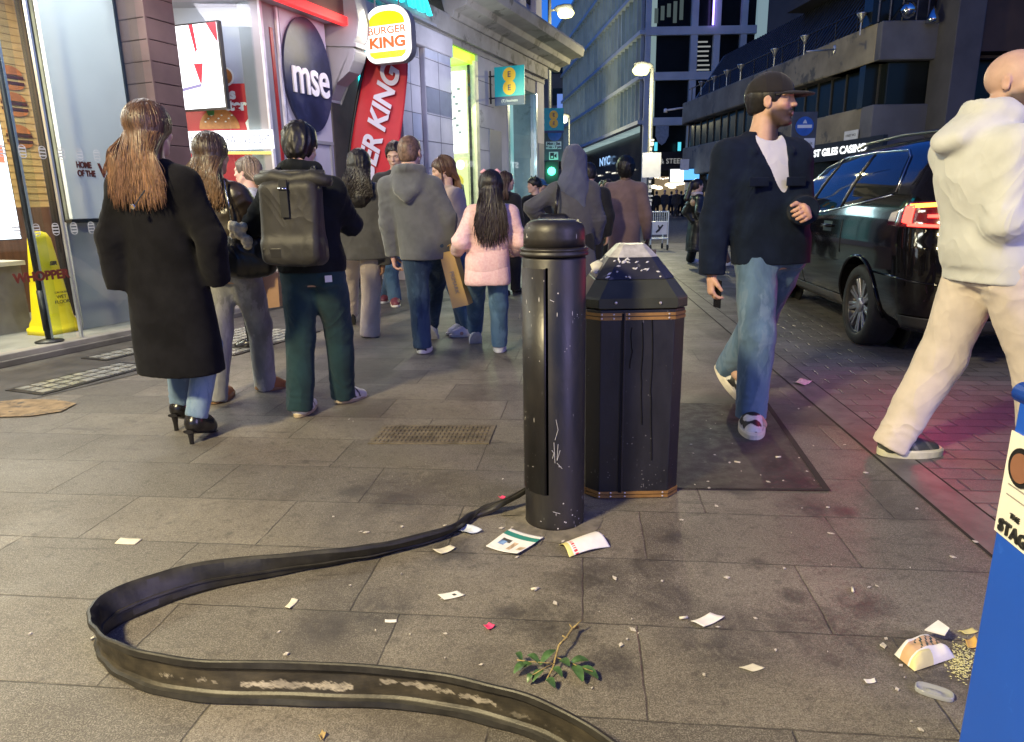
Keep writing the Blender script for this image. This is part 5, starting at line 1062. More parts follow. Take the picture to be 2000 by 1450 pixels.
a = G(1815, 1255); MB().prism([G(1803, 1250)+vZ*.03, G(1828, 1240)+vZ*.045, G(1850, 1256)+vZ*.045, G(1842, 1264)+vZ*.035], vZ*.003).out('bag_flap', PAPER, r)
m = MB()
for k in range(420):
    x = min(max(rr_.gauss(1878, 16), 1846), 1925); y = rr_.gauss(1292, 18); c = G(x, y)+vZ*(.002+.010*max(0, 1-abs(x-1880)/25)*rr_.random()); a = rr_.random()*6; d = np.array([math.cos(a), math.sin(a), rr_.uniform(-.3, .3)])*.0042; e_ = np.array([-d[1], d[0], 0])*.35
    m.add([c-d, c+e_, c+d, c-e_, c+vZ*.0016], [(0, 1, 4), (1, 2, 4), (2, 3, 4), (3, 0, 4)])
o = m.out('spilled_rice', pm('rice', (.52, .50, .27), .6, 0, .25, 200), None); o['kind'] = 'stuff'; tag(o, 'spilled yellowish rice grains beside the blue board', 'rice')
sheet('yellow_wrapper', [(1882, 1258), (1902, 1252), (1915, 1268), (1888, 1271)], pm('yellow_paper', (.68, .42, .10), .6), 'small yellow wrapper half hidden at the edge of the blue board', 'wrapper', .004, .014)
sheet('yellow_scrap', [(1872, 1236), (1898, 1231), (1910, 1238), (1885, 1242)], YGR, 'pale yellow scrap above the spilled rice', 'paper', .003, .006)
PLA = NG('clear_plastic'); PLA.col((.42, .44, .47)); PLA.rough(.15); PLA.b.inputs['Transmission Weight'].default_value = .35
r = thing('plastic_tub', 'flattened clear plastic tub lid lying below the paper bag', 'plastic lid', G(1824, 1355))
c = G(1824, 1356); ax = G(1860, 1367)-G(1788, 1345); ax /= np.linalg.norm(ax); ay = np.array([-ax[1], ax[0], 0])
L_ = np.linalg.norm(G(1862, 1366)-G(1785, 1344))/2
V = []; n = 40; ring = [(1, .002, 1), (1.0, .012, 1), (.93, .014, .9), (.86, .006, .78), (.4, .005, .35), (.36, .009, .3), (.05, .009, .05)]
for a_, z, b_ in ring:
    for j in range(n): th_ = 2*math.pi*j/n; V.append(c+ax*L_*a_*np.sign(math.cos(th_))*abs(math.cos(th_))**.6+ay*L_*.50*b_*np.sign(math.sin(th_))*abs(math.sin(th_))**.7+vZ*z)
obj('lid', V, [(i*n+j, i*n+(j+1) % n, (i+1)*n+(j+1) % n, (i+1)*n+j) for i in range(len(ring)-1) for j in range(n)]+[tuple((len(ring)-1)*n+j for j in range(n))], PLA.m, r, True)
# twig with leaves
r = thing('leafy_twig', 'cut twig with green leaves lying on the paving inside the strip', 'twig', G(1085, 1300))
BRK = pm('twig_bark', (.32, .24, .10), .7, 0, .3, 60); LEAF = pm('leaf_green', (.055, .115, .035), .4, 0, .35, 40, .2, 90, .002)
main = [G(1128, 1237)+vZ*.02, G(1118, 1246)+vZ*.03, G(1106, 1268)+vZ*.035, G(1092, 1282)+vZ*.035, G(1086, 1300)+vZ*.03, G(1080, 1318)+vZ*.02, G(1066, 1336)+vZ*.01]
MB().tube(main, [.005, .004, .0035, .0033, .003, .0025, .0015], 8).out('stem', BRK, r, True)
m = MB()
for p, e_ in ((1, (1136, 1235)), (2, (1098, 1266)), (3, (1100, 1276)), (1, (1112, 1243))): m.tube([main[p], G(*e_)+vZ*.04], [.003, .0015], 6)
for pts in ([(1086, 1300), (1110, 1308), (1130, 1318), (1158, 1328)], [(1082, 1312), (1055, 1310), (1030, 1308), (1010, 1305)], [(1082, 1312), (1062, 1322), (1040, 1335)]): m.tube([G(*p)+vZ*.025 for p in pts], .0014, 5)
m.out('side_twigs', BRK, r, True)
def leaf(a, b, w, tilt):
    A, B_ = G(*a)+vZ*.02, G(*b)+vZ*(.012+tilt); d = B_-A; L_ = np.linalg.norm(d); d /= L_; s = np.cross(d, vZ); s /= np.linalg.norm(s); V = []; n = 8
    for i in range(n+1):
        u = i/n; ww = .82*w*math.sin(math.pi*min(u*.93+.03, 1))**.8; c = A+d*L_*u+vZ*.008*math.sin(math.pi*u)
        V += [c+s*ww+vZ*ww*.35, c, c-s*ww+vZ*ww*.35]
    return V, [(3*i+j, 3*i+3+j, 3*i+4+j, 3*i+1+j) for i in range(n) for j in range(2)]
for a, b, w, t_ in (((1112, 1310), (1150, 1306), .016, .012), ((1130, 1318), (1168, 1334), .018, .0), ((1118, 1312), (1138, 1342), .017, .004), ((1090, 1304), (1112, 1322), .016, .02), ((1055, 1312), (1085, 1290), .014, .02), ((1040, 1310), (1014, 1318), .013, .0), ((1030, 1308), (1004, 1326), .014, .004), ((1020, 1306), (1008, 1295), .011, .02), ((1062, 1322), (1040, 1340), .013, .0), ((1055, 1311), (1030, 1300), .013, .02), ((1040, 1330), (1030, 1342), .009, .0), ((1078, 1318), (1098, 1330), .013, .0), ((1066, 1340), (1084, 1352), .014, .0)):
    V, F_ = leaf(a, b, w, t_); obj('leaf', V, F_, LEAF, r, True)
# ------------------------------------------------------------------ black people carrier
ca = math.radians(-6.5); cf = np.array([-math.sin(ca), math.cos(ca), 0]); cl = np.array([-math.cos(ca), -math.sin(ca), 0])   # forward, left
wc = G(1682, 672); car_o = wc-cf*1.02-cl*.85; car_o[2] = 0
def cw(x, y, z): return car_o+cf*x+cl*y+vZ*z
CARP = NG('car_paint'); CARP.col((.004, .0035, .004)); CARP.rough(.08); CARP.b.inputs['IOR'].default_value = 1.33; CARP.b.inputs['Coat Weight'].default_value = .25; CARP.b.inputs['Coat Roughness'].default_value = .02
CGL = NG('car_glass'); CGL.col((.008, .009, .011)); CGL.rough(.03); CGL.b.inputs['Specular IOR Level'].default_value = .28
car = thing('parked_car', 'black people carrier with glowing red tail light standing beside the kerb', 'car', car_o)
lev = np.array([(.24, .80, .16, 4.62, .25), (.30, .86, .05, 4.72, .30), (.45, .915, .0, 4.78, .32), (.62, .935, -.02, 4.80, .33), (.72, .94, -.02, 4.79, .33), (.85, .945, .0, 4.74, .33), (.95, .940, .03, 4.62, .33), (1.03, .932, .045, 4.25, .32), (1.09, .920, .06, 3.80, .31), (1.14, .905, .075, 3.60, .29), (1.25, .862, .12, 3.38, .25), (1.40, .79, .19, 3.05, .22), (1.52, .72, .26, 2.76, .20), (1.585, .67, .33, 2.55, .20), (1.63, .60, .42, 2.30, .22), (1.66, .48, .60, 2.05, .22), (1.672, .25, .95, 1.75, .2)])
def lv(z):
    s = np.arange(len(lev)); i = np.interp(z, lev[:, 0], s); j = int(min(i, len(lev)-2)); f = i-j; P = lev; p0, p1, p2, p3 = P[max(j-1, 0)], P[j], P[j+1], P[min(j+2, len(lev)-1)]
    return .5*(2*p1+(p2-p0)*f+(2*p0-5*p1+4*p2-p3)*f*f+(3*p1-p0-3*p2+p3)*f**3)
def outline(z, t):
    """t in 0..5 : rear half (0-1), corner (1-2), side (2-3), front corner (3-4), front half (4-5); left side"""
    _, Wd, x0, x1, rc = lv(z)
    if t <= 1: y = (Wd-rc)*t; return x0-.05*(1-(t)**2)+.0, y
    if t <= 2: a = (t-1)*math.pi/2; return x0+rc-rc*math.cos(a), Wd-rc+rc*math.sin(a)
    if t <= 3: u = t-2; bul = .035*math.sin(math.pi*u); return x0+rc+(x1-x0-2*rc)*u, Wd+bul*.6
    if t <= 4: a = (t-3)*math.pi/2; return x1-rc+rc*math.sin(a), Wd-rc+rc*math.cos(a)
    u = t-4; return x1+.06*u, (Wd-rc)*(1-u)
def cs_(z, t, off=0):
    x, y = outline(z, t)
    if off:
        e = 1e-3; a = np.array(outline(z, min(t+e, 5))); b = np.array(outline(z, max(t-e, 0))); d = a-b; n = np.array([-d[1], d[0]]); n /= np.linalg.norm(n)+1e-9; n = n if n@np.array([x-2.4, y]) > 0 else -n
        return x+n[0]*off, y+n[1]*off
    return x, y
ts = list(np.linspace(0, 1, 9)[:-1])+list(np.linspace(1, 2, 11)[:-1])+list(np.linspace(2, 3, 41)[:-1])+list(np.linspace(3, 4, 9)[:-1])+list(np.linspace(4, 5, 7)); zs = list(np.linspace(.24, 1.03, 26))+list(np.linspace(1.06, 1.672, 26))
V = []; nT = len(ts)
for z in zs:
    for t in ts: x, y = cs_(z, t); V.append(cw(x, y, z))
    for t in ts: x, y = cs_(z, t); V.append(cw(x, -y, z))
Fc = []
for i in range(len(zs)-1):
    for h in (0, nT):
        for j in range(nT-1): a = i*2*nT+h+j; Fc.append((a, a+1, a+1+2*nT, a+2*nT))
top = (len(zs)-1)*2*nT
Fc += [(top+j, top+j+1, top+nT+j+1, top+nT+j) for j in range(nT-1)]+[(j, nT+j, nT+j+1, j+1) for j in range(nT-1)]
body = obj('body', V, Fc, CARP.m, car, True)
bm = bmesh.new(); bm.from_mesh(body.data); bmesh.ops.remove_doubles(bm, verts=bm.verts, dist=1e-4); bmesh.ops.recalc_face_normals(bm, faces=bm.faces); bm.to_mesh(body.data); bm.free()
# wheel arches
cut = []
for x in (1.02, 3.87):
    for s in (1, -1):
        c = MB().lathe(cw(x, s*1.2, .335), [(.40, 0), (.40, .62)], 48, -cl*s).out('arch_cutter', CARP.m, car); cut.append(c); b = body.modifiers.new('arch', 'BOOLEAN'); b.object = c; b.operation = 'DIFFERENCE'; b.solver = 'EXACT'
dg = bpy.context.evaluated_depsgraph_get(); nm = bpy.data.meshes.new_from_object(body.evaluated_get(dg)); body.modifiers.clear(); body.data = nm
for c in cut: bpy.data.objects.remove(c)
nm.polygons.foreach_set('use_smooth', np.ones(len(nm.polygons), bool)); nm.set_sharp_from_angle(angle=math.radians(38))
def patch(name, poly, mat, off, side=1, th=.0, n=14, parent=None, smooth=True):
    """panel lying on the body: poly is a function (u,v)->(z,t)"""
    V = []
    for i in range(n+1):
        for j in range(n+1):
            z, t = poly(i/n, j/n); x, y = cs_(z, t, off); V.append(cw(x, side*y, z))
    o = obj(name, V, [(i*(n+1)+j, (i+1)*(n+1)+j, (i+1)*(n+1)+j+1, i*(n+1)+j+1) for i in range(n) for j in range(n)], mat, parent or car, smooth)
    if th: s = o.modifiers.new('th', 'SOLIDIFY'); s.thickness = th; s.offset = 0
    return o
def tx(x, z): # t on the side for a given x
    _, Wd, x0, x1, rc = lv(z); return 2+(x-x0-rc)/(x1-x0-2*rc)
def quadp(p00, p10, p11, p01):
    def f(u, v):
        x = p00[0]*(1-u)*(1-v)+p10[0]*u*(1-v)+p11[0]*u*v+p01[0]*(1-u)*v; z = p00[1]*(1-u)*(1-v)+p10[1]*u*(1-v)+p11[1]*u*v+p01[1]*(1-u)*v
        t = tx(x, z); return z, min(max(t, 1.75), 3.6)
    return f
TRIM = pm('car_trim', (.01, .01, .011), .35, 0, .1, 10); CHRM = pm('car_chrome', (.55, .56, .58), .2, 1, .05, 8)
for s in (1, -1):
    patch('rear_side_window', quadp((.62, 1.235), (1.52, 1.135), (1.46, 1.555), (.80, 1.53)), CGL.m, .004, s); patch('rear_door_window', quadp((1.58, 1.13), (2.42, 1.06), (2.22, 1.555), (1.52, 1.557)), CGL.m, .004, s); patch('front_door_window', quadp((2.50, 1.055), (3.25, 1.03), (2.60, 1.52), (2.28, 1.555)), CGL.m, .004, s)
    for a, b in (((1.55, 1.12), (1.49, 1.56)), ((2.46, 1.05), (2.25, 1.56))):
        P = [cw(*(lambda z, x: cs_(z, tx(x, z), .008))(a[1]+(b[1]-a[1])*k/6, a[0]+(b[0]-a[0])*k/6)[:2], a[1]+(b[1]-a[1])*k/6) for k in range(7)]
        P = [cw(*(np.array(cs_(z_, tx(x_, z_), .006))*np.array([1, s])), z_) for z_, x_ in [(a[1]+(b[1]-a[1])*k/6, a[0]+(b[0]-a[0])*k/6) for k in range(7)]]; MB().tube(P, .012, 6).out('window_pillar', TRIM, car, True)
    line = [(.64, 1.22), (1.2, 1.155), (1.8, 1.095), (2.5, 1.04), (3.3, 1.015)]; MB().tube([cw(*(np.array(cs_(z, tx(x, z), .004))*np.array([1, s])), z) for x, z in line], .008, 6).out('chrome_strip', CHRM, car, True)
    line = [(.61, 1.24), (.66, 1.38), (.74, 1.50), (.86, 1.555), (1.5, 1.577), (2.2, 1.573), (2.7, 1.50), (3.2, 1.16)]; MB().tube([cw(*(np.array(cs_(z, tx(x, z), .006))*np.array([1, s])), z) for x, z in line], .007, 6).out('window_trim', CHRM, car, True)
    MB().tube([cw(.62, s*.55, 1.645), cw(.75, s*.56, 1.678), cw(1.3, s*.58, 1.695), cw(2.0, s*.58, 1.685), cw(2.3, s*.57, 1.655)], .013, 8).out('roof_rail', TRIM, car, True)
    for x in (1.78, 2.72):
        q = cw(*(np.array(cs_(.96, tx(x, .96), .03))*np.array([1, s])), .96); h_ = MB().tube([q-cf*.12-cl*s*.02, q-cf*.06, q+cf*.08, q+cf*.13-cl*s*.02], [.012, .016, .016, .010], 8).out('door_handle', CARP.m, car, True)
        patch('handle_recess', quadp((x-.10, .91), (x+.12, .91), (x+.12, 1.0), (x-.10, 1.0)), TRIM, .0025, s, n=6)
    for x in (1.44, 2.5):
        P = [cw(*(np.array(cs_(z, tx(x, z), .0015))*np.array([1, s])), z) for z in np.linspace(.36 if x > 2 else .74, 1.02, 8)]; MB().tube(P, .0035, 5).out('door_seam', TRIM, car, True)
    patch('sill_trim', quadp((1.45, .27), (3.4, .27), (3.4, .36), (1.45, .36)), pm('sill_grey', (.07, .07, .072), .5), .008, s, .004, 8)
    # arch lip
    P = [cw(*(np.array(cs_(.335+.405*math.sin(a), tx(1.02+.405*math.cos(a), .335+.405*math.sin(a)), .004))*np.array([1, s])), .335+.405*math.sin(a)) for a in np.linspace(-.1, math.pi+.1, 26)]; MB().tube(P, .014, 8).out('arch_lip', CARP.m, car, True)
    # door mirror
    q = cw(3.22, s*1.02, 1.06); MB().lathe(q-cf*.08, [(.03, -.02), (.09, .02), (.1, .1), (.04, .2)], 16, cf).out('door_mirror', CARP.m, car, True)
# rear: screen, lights, bumper, badge, reflectors
def rearp(y0, y1, z0, z1):
    def f(u, v):
        z = z0+(z1-z0)*v; _, Wd, x0, x1, rc = lv(z); y = y0+(y1-y0)*u; t = y/(Wd-rc) if abs(y) <= Wd-rc else 1+math.asin(min(1, (y-(Wd-rc))/rc))/(math.pi/2); return z, t
    return f
for s in (1, -1):
    patch('rear_screen', rearp(0, .60, 1.20, 1.56), CGL.m, .005, s)
    RL = pm('lamp_red', (.14, .003, .006), .12, 0, .2, 20, coat=1); HOT = em('lamp_glow_red', (1, .03, .02), 10); HOT2 = em('lamp_glow_amber', (1, .33, .03), 8)
    lp = patch('tail_light', lambda u, v: (lambda z0, z1: (z0+(z1-z0)*v, .62+u*1.42))(.972+.03*u, 1.185-.02*u-.07*max(0, u-.85)/.15), RL, .012, s, .01, 20)
    def bar(t0, t1, za, zb, zc, zd, mat): 
        return patch('light_bar', lambda u, v: ((za+(zc-za)*u)*(1-v)+(zb+(zd-zb)*u)*v, t0+(t1-t0)*u), mat, .020, s, .006, 10, parent=lp)
    bar(.68, 1.02, 1.145, 1.172, 1.15, 1.175, HOT2); bar(.68, 1.02, 1.07, 1.09, 1.07, 1.09, HOT2); bar(.68, 1.02, .995, 1.015, .995, 1.015, HOT2)
    bar(1.10, 1.80, 1.145, 1.172, 1.13, 1.155, HOT2); bar(1.10, 1.75, .995, 1.015, 1.005, 1.025, HOT); bar(1.70, 1.86, 1.015, 1.15, 1.03, 1.14, HOT); bar(1.12, 1.5, 1.065, 1.09, 1.065, 1.085, HOT)
    patch('light_divider', lambda u, v: (.97+.22*v, 1.045+.03*u), TRIM, .022, s, .003, 6, parent=lp)
    patch('bumper_reflector', rearp(.35, .72, .415, .465), pm('reflector_red', (.42, .02, .02), .2, 0, .2, 30), .006, s, .004, 8)
    patch('bumper_trim', lambda u, v: (.27+.10*v, 1.95*u), pm('bumper_black', (.018, .018, .019), .6, 0, .2, 8), .012, s, .006, 16)
    P = [cw(*(np.array(cs_(.60+.02*(t > 1)*(t-1), t, .006))*np.array([1, s])), .60+.04*max(0, t-1)) for t in np.linspace(.0, 2.1, 24)]; MB().tube(P, .008, 6).out('bumper_edge', CHRM if False else CARP.m, car, True)
    P = [cw(*(np.array(cs_(z, .98, .001))*np.array([1, s])), z) for z in np.linspace(.62, .80, 5)]; MB().tube(P, .004, 5).out('boot_seam', TRIM, car, True)
    MB().lathe(cw(.0, s*.55, .30), [(.02, -.02), (.045, 0), (.045, .06), (.03, .06)], 16, -cf).out('exhaust', CHRM, car, True)
MB().prism([cw(.45, -.58, 1.615), cw(.45, .58, 1.615), cw(.20, .54, 1.60), cw(.20, -.54, 1.60)], vZ*.025).out('spoiler', CARP.m, car, bevel=.01)
PB = Plane(cw(-.035, .53, .80), -cl, vZ); PB.text('badge', 'ETEC', 0, 0, .055, CHRM, car, .008, bold=.001)
# wheels
for x in (1.02, 3.87):
    for s in (1, -1):
        c = cw(x, s*.70, .335); w = thing('wheel', '', '', c) if False else None
        ax = cl*s
        ty = MB().lathe(c, [(.24, .0), (.31, -.01), (.333, .02), (.335, .10), (.335, .16), (.33, .20), (.315, .222), (.25, .228), (.235, .215), (.235, .05)], 64, ax).out('tyre', pm('tyre_rubber', (.018, .018, .018), .65, 0, .2, 30, .3, 120, .003), car, True)
        rim = MB().lathe(c, [(.236, .03), (.238, .205), (.228, .214), (.222, .20), (.218, .10), (.05, .09), (.045, .05)], 64, ax).out('rim', pm('rim_dark', (.06, .06, .065), .35, .8), ty, True)
        m = MB(); a1 = np.cross(ax, vZ); a1 /= np.linalg.norm(a1)
        for k in range(18):
            a = 2*math.pi*k/18+(.07 if k % 2 else -.07); d = a1*math.cos(a)+vZ*math.sin(a); e_ = np.cross(ax, d)
            m.prism([c+d*.04+e_*.014+ax*.19, c+d*.225+e_*.012+ax*.205, c+d*.225-e_*.012+ax*.205, c+d*.04-e_*.014+ax*.19], -ax*.03)
        m.lathe(c, [(.06, .17), (.06, .20), (.045, .21), (.03, .212)], 24, ax)
        m.out('spokes', pm('alloy', (.50, .50, .53), .28, .9, .1, 20), rim, bevel=.003)
        MB().lathe(cw(x, s*.60, .335), [(.395, 0), (.395, .02)], 32, ax).out('wheel_well', pm('well_black', (.004, .004, .004), .9), car)
lamp('tail_light_glow', 'AREA', tuple(cw(-.45, .95, .95)), 8*EXP, (1, .04, .14), .3, tuple(cw(-1.6, 1.6, 0)))
# ------------------------------------------------------------------ figures: rounded volumes blended into one surface
class Field:
    def __init__(s, lo, hi, h):
        s.h = h; s.lo = np.asarray(lo, float); n = np.maximum(np.ceil((np.asarray(hi)-s.lo)/h).astype(int)+1, 4); s.n = n
        s.D = np.full(tuple(n), 9.0, np.float32); s.ax = [s.lo[i]+h*np.arange(n[i]) for i in range(3)]
    def region(s, lo, hi, pad):
        sl = []
        for i in range(3):
            a = int(max(0, math.floor((lo[i]-pad-s.lo[i])/s.h))); b = int(min(s.n[i], math.ceil((hi[i]+pad-s.lo[i])/s.h)+1)); sl.append(slice(a, max(b, a)))
        return tuple(sl)
    def grid(s, sl): return (s.ax[0][sl[0]][:, None, None], s.ax[1][sl[1]][None, :, None], s.ax[2][sl[2]][None, None, :])
    def add(s, prim, k=.02):
        f, lo, hi = prim; sl = s.region(lo, hi, k*1.0+2.5*s.h)
        if any(q.stop <= q.start for q in sl): return s
        d = f(*s.grid(sl)).astype(np.float32); D = s.D[sl]
        if k > 0: h = np.clip(.5+.5*(D-d)/k, 0, 1); s.D[sl] = D*(1-h)+d*h-k*h*(1-h)
        else: s.D[sl] = np.minimum(D, d)
        return s
    def sub(s, prim, k=.01):
        f, lo, hi = prim; sl = s.region(lo, hi, k+2.5*s.h)
        if any(q.stop <= q.start for q in sl): return s
        d = -f(*s.grid(sl)).astype(np.float32); D = s.D[sl]; h = np.clip(.5-.5*(D-d)/max(k, 1e-6), 0, 1); s.D[sl] = D*(1-h)+d*h+k*h*(1-h); return s
    def keep(s, pt, n):                       # keep the side the normal points away from
        X, Y, Z = s.grid((slice(None),)*3); d = (X-pt[0])*n[0]+(Y-pt[1])*n[1]+(Z-pt[2])*n[2]; s.D = np.maximum(s.D, d.astype(np.float32)); return s
    def mesh(s):
        D = s.D; ins = D < 0; nx, ny, nz = D.shape; c = np.zeros((nx-1, ny-1, nz-1), np.uint8)
        for i in (0, 1):
            for j in (0, 1):
                for k in (0, 1): c += ins[i:nx-1+i, j:ny-1+j, k:nz-1+k]
        act = (c > 0) & (c < 8); idx = np.full(act.shape, -1, np.int64); I = np.argwhere(act)
        if len(I) == 0: return np.zeros((0, 3)), np.zeros((0, 4), int)
        idx[act] = np.arange(len(I)); P = np.zeros((len(I), 3)); W = np.zeros(len(I))
        co = [(i, j, k) for i in (0, 1) for j in (0, 1) for k in (0, 1)]; val = {o: D[I[:, 0]+o[0], I[:, 1]+o[1], I[:, 2]+o[2]].astype(float) for o in co}
        for a in range(3):
            for o in co:
                if o[a]: continue
                p = list(o); p[a] = 1; p = tuple(p); d0, d1 = val[o], val[p]; x = (d0 < 0) != (d1 < 0); t = np.where(x, d0/(np.where(x, d0-d1, 1)), 0)
                q = np.array(o, float)[None, :].repeat(len(I), 0); q[:, a] += t; P[x] += q[x]; W += x
        V = s.lo+s.h*(I+P/W[:, None]); F = []
        for a in range(3):
            b, c_ = (a+1) % 3, (a+2) % 3; s0 = [slice(None)]*3; s1 = [slice(None)]*3; s0[a] = slice(0, -1); s1[a] = slice(1, None)
            E = np.argwhere(ins[tuple(s0)] != ins[tuple(s1)])
            E = E[(E[:, b] > 0) & (E[:, c_] > 0) & (E[:, b] < D.shape[b]-1) & (E[:, c_] < D.shape[c_]-1)]
            if len(E) == 0: continue
            fl = ins[tuple(E.T)]; eb = np.zeros(3, int); eb[b] = 1; ec = np.zeros(3, int); ec[c_] = 1
            Q = np.stack([idx[tuple((E-eb-ec).T)], idx[tuple((E-ec).T)], idx[tuple(E.T)], idx[tuple((E-eb).T)]], 1); Q[~fl] = Q[~fl][:, ::-1]; F.append(Q)
        return V, np.concatenate(F)
def nrm(v): v = np.asarray(v, float); return v/(np.linalg.norm(v)+1e-9)
def cone(a, b, ra, rb, flat=None, fk=1.0, cut=False):
    a, b = np.asarray(a, float), np.asarray(b, float); ab = b-a; L2 = ab@ab+1e-12; u = ab/math.sqrt(L2)
    def f(X, Y, Z):
        px, py, pz = X-a[0], Y-a[1], Z-a[2]; t = np.clip((px*ab[0]+py*ab[1]+pz*ab[2])/L2, 0, 1); qx, qy, qz = px-t*ab[0], py-t*ab[1], pz-t*ab[2]
        d2 = qx*qx+qy*qy+qz*qz
        if flat is not None: n = flat; c = qx*n[0]+qy*n[1]+qz*n[2]; d2 = d2+c*c*(fk*fk-1)
        d = np.sqrt(d2)-(ra+(rb-ra)*t)
        if flat is not None and fk > 1: d = d/fk**.5
        if cut: d = np.maximum(d, (X-b[0])*u[0]+(Y-b[1])*u[1]+(Z-b[2])*u[2])
        return d
    r = max(ra, rb); return f, np.minimum(a, b)-r, np.maximum(a, b)+r
def ell(c, r, R=np.eye(3)):
    c = np.asarray(c, float); r = np.asarray(r, float)
    def f(X, Y, Z):
        x, y, z = X-c[0], Y-c[1], Z-c[2]; k0 = 0; k1 = 0
        for i in range(3): q = x*R[i, 0]+y*R[i, 1]+z*R[i, 2]; k0 = k0+(q/r[i])**2; k1 = k1+(q/r[i]**2)**2
        k0 = np.sqrt(k0); return k0*(k0-1)/(np.sqrt(k1)+1e-9)
    m = max(r); return f, c-m, c+m
def loft(secs, fwd, pw=2.4):
    """secs: (z, cx, cy, half width, half depth) rising"""
    S = np.array(secs, float); S = S[np.argsort(S[:, 0])]; l = np.array([-fwd[1], fwd[0]])
    def f(X, Y, Z):
        z = Z; q = [np.interp(z, S[:, 0], S[:, i]) for i in range(1, 5)]; x, y = X-q[0], Y-q[1]; a = (x*l[0]+y*l[1])/q[2]; b = (x*fwd[0]+y*fwd[1])/q[3]
        rad = (np.abs(a)**pw+np.abs(b)**pw)**(1/pw); d = (rad-1)*np.minimum(q[2], q[3]); return np.maximum(d, np.maximum(S[0, 0]-z, z-S[-1, 0]))
    m = max(S[:, 3].max(), S[:, 4].max()); return f, np.array([S[:, 1].min()-m, S[:, 2].min()-m, S[0, 0]]), np.array([S[:, 1].max()+m, S[:, 2].max()+m, S[-1, 0]])
def vnormals(V, F):
    n = np.zeros_like(V); a = V[F[:, 2]]-V[F[:, 0]]; b = V[F[:, 3]]-V[F[:, 1]]; c = np.cross(a, b)
    for i in range(4): np.add.at(n, F[:, i], c)
    return n/(np.linalg.norm(n, axis=1)[:, None]+1e-12)
def relax(V, F, it=2, w=.5):
    E = np.concatenate([F[:, [0, 1]], F[:, [1, 2]], F[:, [2, 3]], F[:, [3, 0]]]); E = np.concatenate([E, E[:, ::-1]]); cnt = np.bincount(E[:, 0], minlength=len(V))[:, None]+1e-9
    for _ in range(it):
        m = np.zeros_like(V); np.add.at(m, E[:, 0], V[E[:, 1]]); V = V*(1-w)+m/cnt*w
    return V
def folds(V, rng, freq, n=5, stretch=(1, 1, .6)):
    P = V*np.array(stretch); out = np.zeros(len(V))
    for i in range(n):
        d, e = nrm(rng.normal(size=3)), nrm(rng.normal(size=3)); f = freq*rng.uniform(.6, 1.9); s = np.sin(P@d*f+rng.uniform(0, 6)+1.6*np.sin(P@e*f*.45+rng.uniform(0, 6))); out += (1-2*np.abs(s)**.8)*(freq/f)
    return out/n
SKIN = vmat('skin', .52, .12, 400, .05, var=.06, vs=25, spec=.35)
def cloth(name, c, rough=.85, bump=.35, bs=900, var=.14, vs=9, sheen=.15, spec=.25, coat=0, c2=None, s2=14, f2=.55, stretch=None, crease=.30, cs=3.6):
    if name in MATS: return MATS[name]
    m = pm(name, c, rough, 0, var, vs, bump, bs, .0015, coat, spec, 0, c2, f2, s2, stretch=stretch); b = [n for n in m.node_tree.nodes if n.type == 'BSDF_PRINCIPLED'][0]; b.inputs['Sheen Weight'].default_value = sheen
    if crease:
        g = NG.__new__(NG); g.m = m; g.t = m.node_tree; g.n = g.t.nodes; g.b = b; v = g.scale(g.objc(), (1, 1, .75)); M = g.math
        def ridge(sc, di): return M('POWER', M('SUBTRACT', 1.0, M('ABSOLUTE', M('SUBTRACT', M('MULTIPLY', g.noise(v, sc, 2, .5, di), 2.0), 1.0))), 5.0)
        h = M('ADD', M('MULTIPLY', ridge(cs, 1.0), .8), M('ADD', M('MULTIPLY', ridge(cs*2.1, .7), .16), M('MULTIPLY', g.noise(v, cs*1.1, 2), 1.6)))
        bn = g.new('ShaderNodeBump'); g.ln(h, bn.inputs['Height']); bn.inputs['Strength'].default_value = crease; bn.inputs['Distance'].default_value = .02
        old = b.inputs['Normal'].links
        if old: fine = old[0].from_node; g.ln(bn.outputs[0], fine.inputs['Normal'])
        else: g.ln(bn.outputs[0], b.inputs['Normal'])
    return m
def denim(name, c, c2):
    c2 = tuple(a*.55+b*.45 for a, b in zip(c, c2))
    return cloth(name, c, .8, .4, 700, .22, 7, .1, .2, c2=c2, s2=6, f2=.5, stretch=(1.6, 1.6, .55))
HAIRM = vmat('hair', .42, .5, 1, 0, (260, 260, 14), var=.45, vs=1, spec=.5)
HAIRM2 = vmat('hair_curly', .45, .6, 90, 0, var=.4, vs=60, spec=.45)
class Rig: pass
def arm_ik(S, W, la, lb, hint):
    d = W-S; L = np.linalg.norm(d)
    if L > (la+lb)*.995: k = L/((la+lb)*.995); la *= k; lb *= k
    u = d/L; a = (la*la-lb*lb+L*L)/(2*L); hgt = math.sqrt(max(la*la-a*a, 1e-6)); n = np.asarray(hint, float)-u*(np.asarray(hint)@u); return S+u*a+nrm(n)*hgt
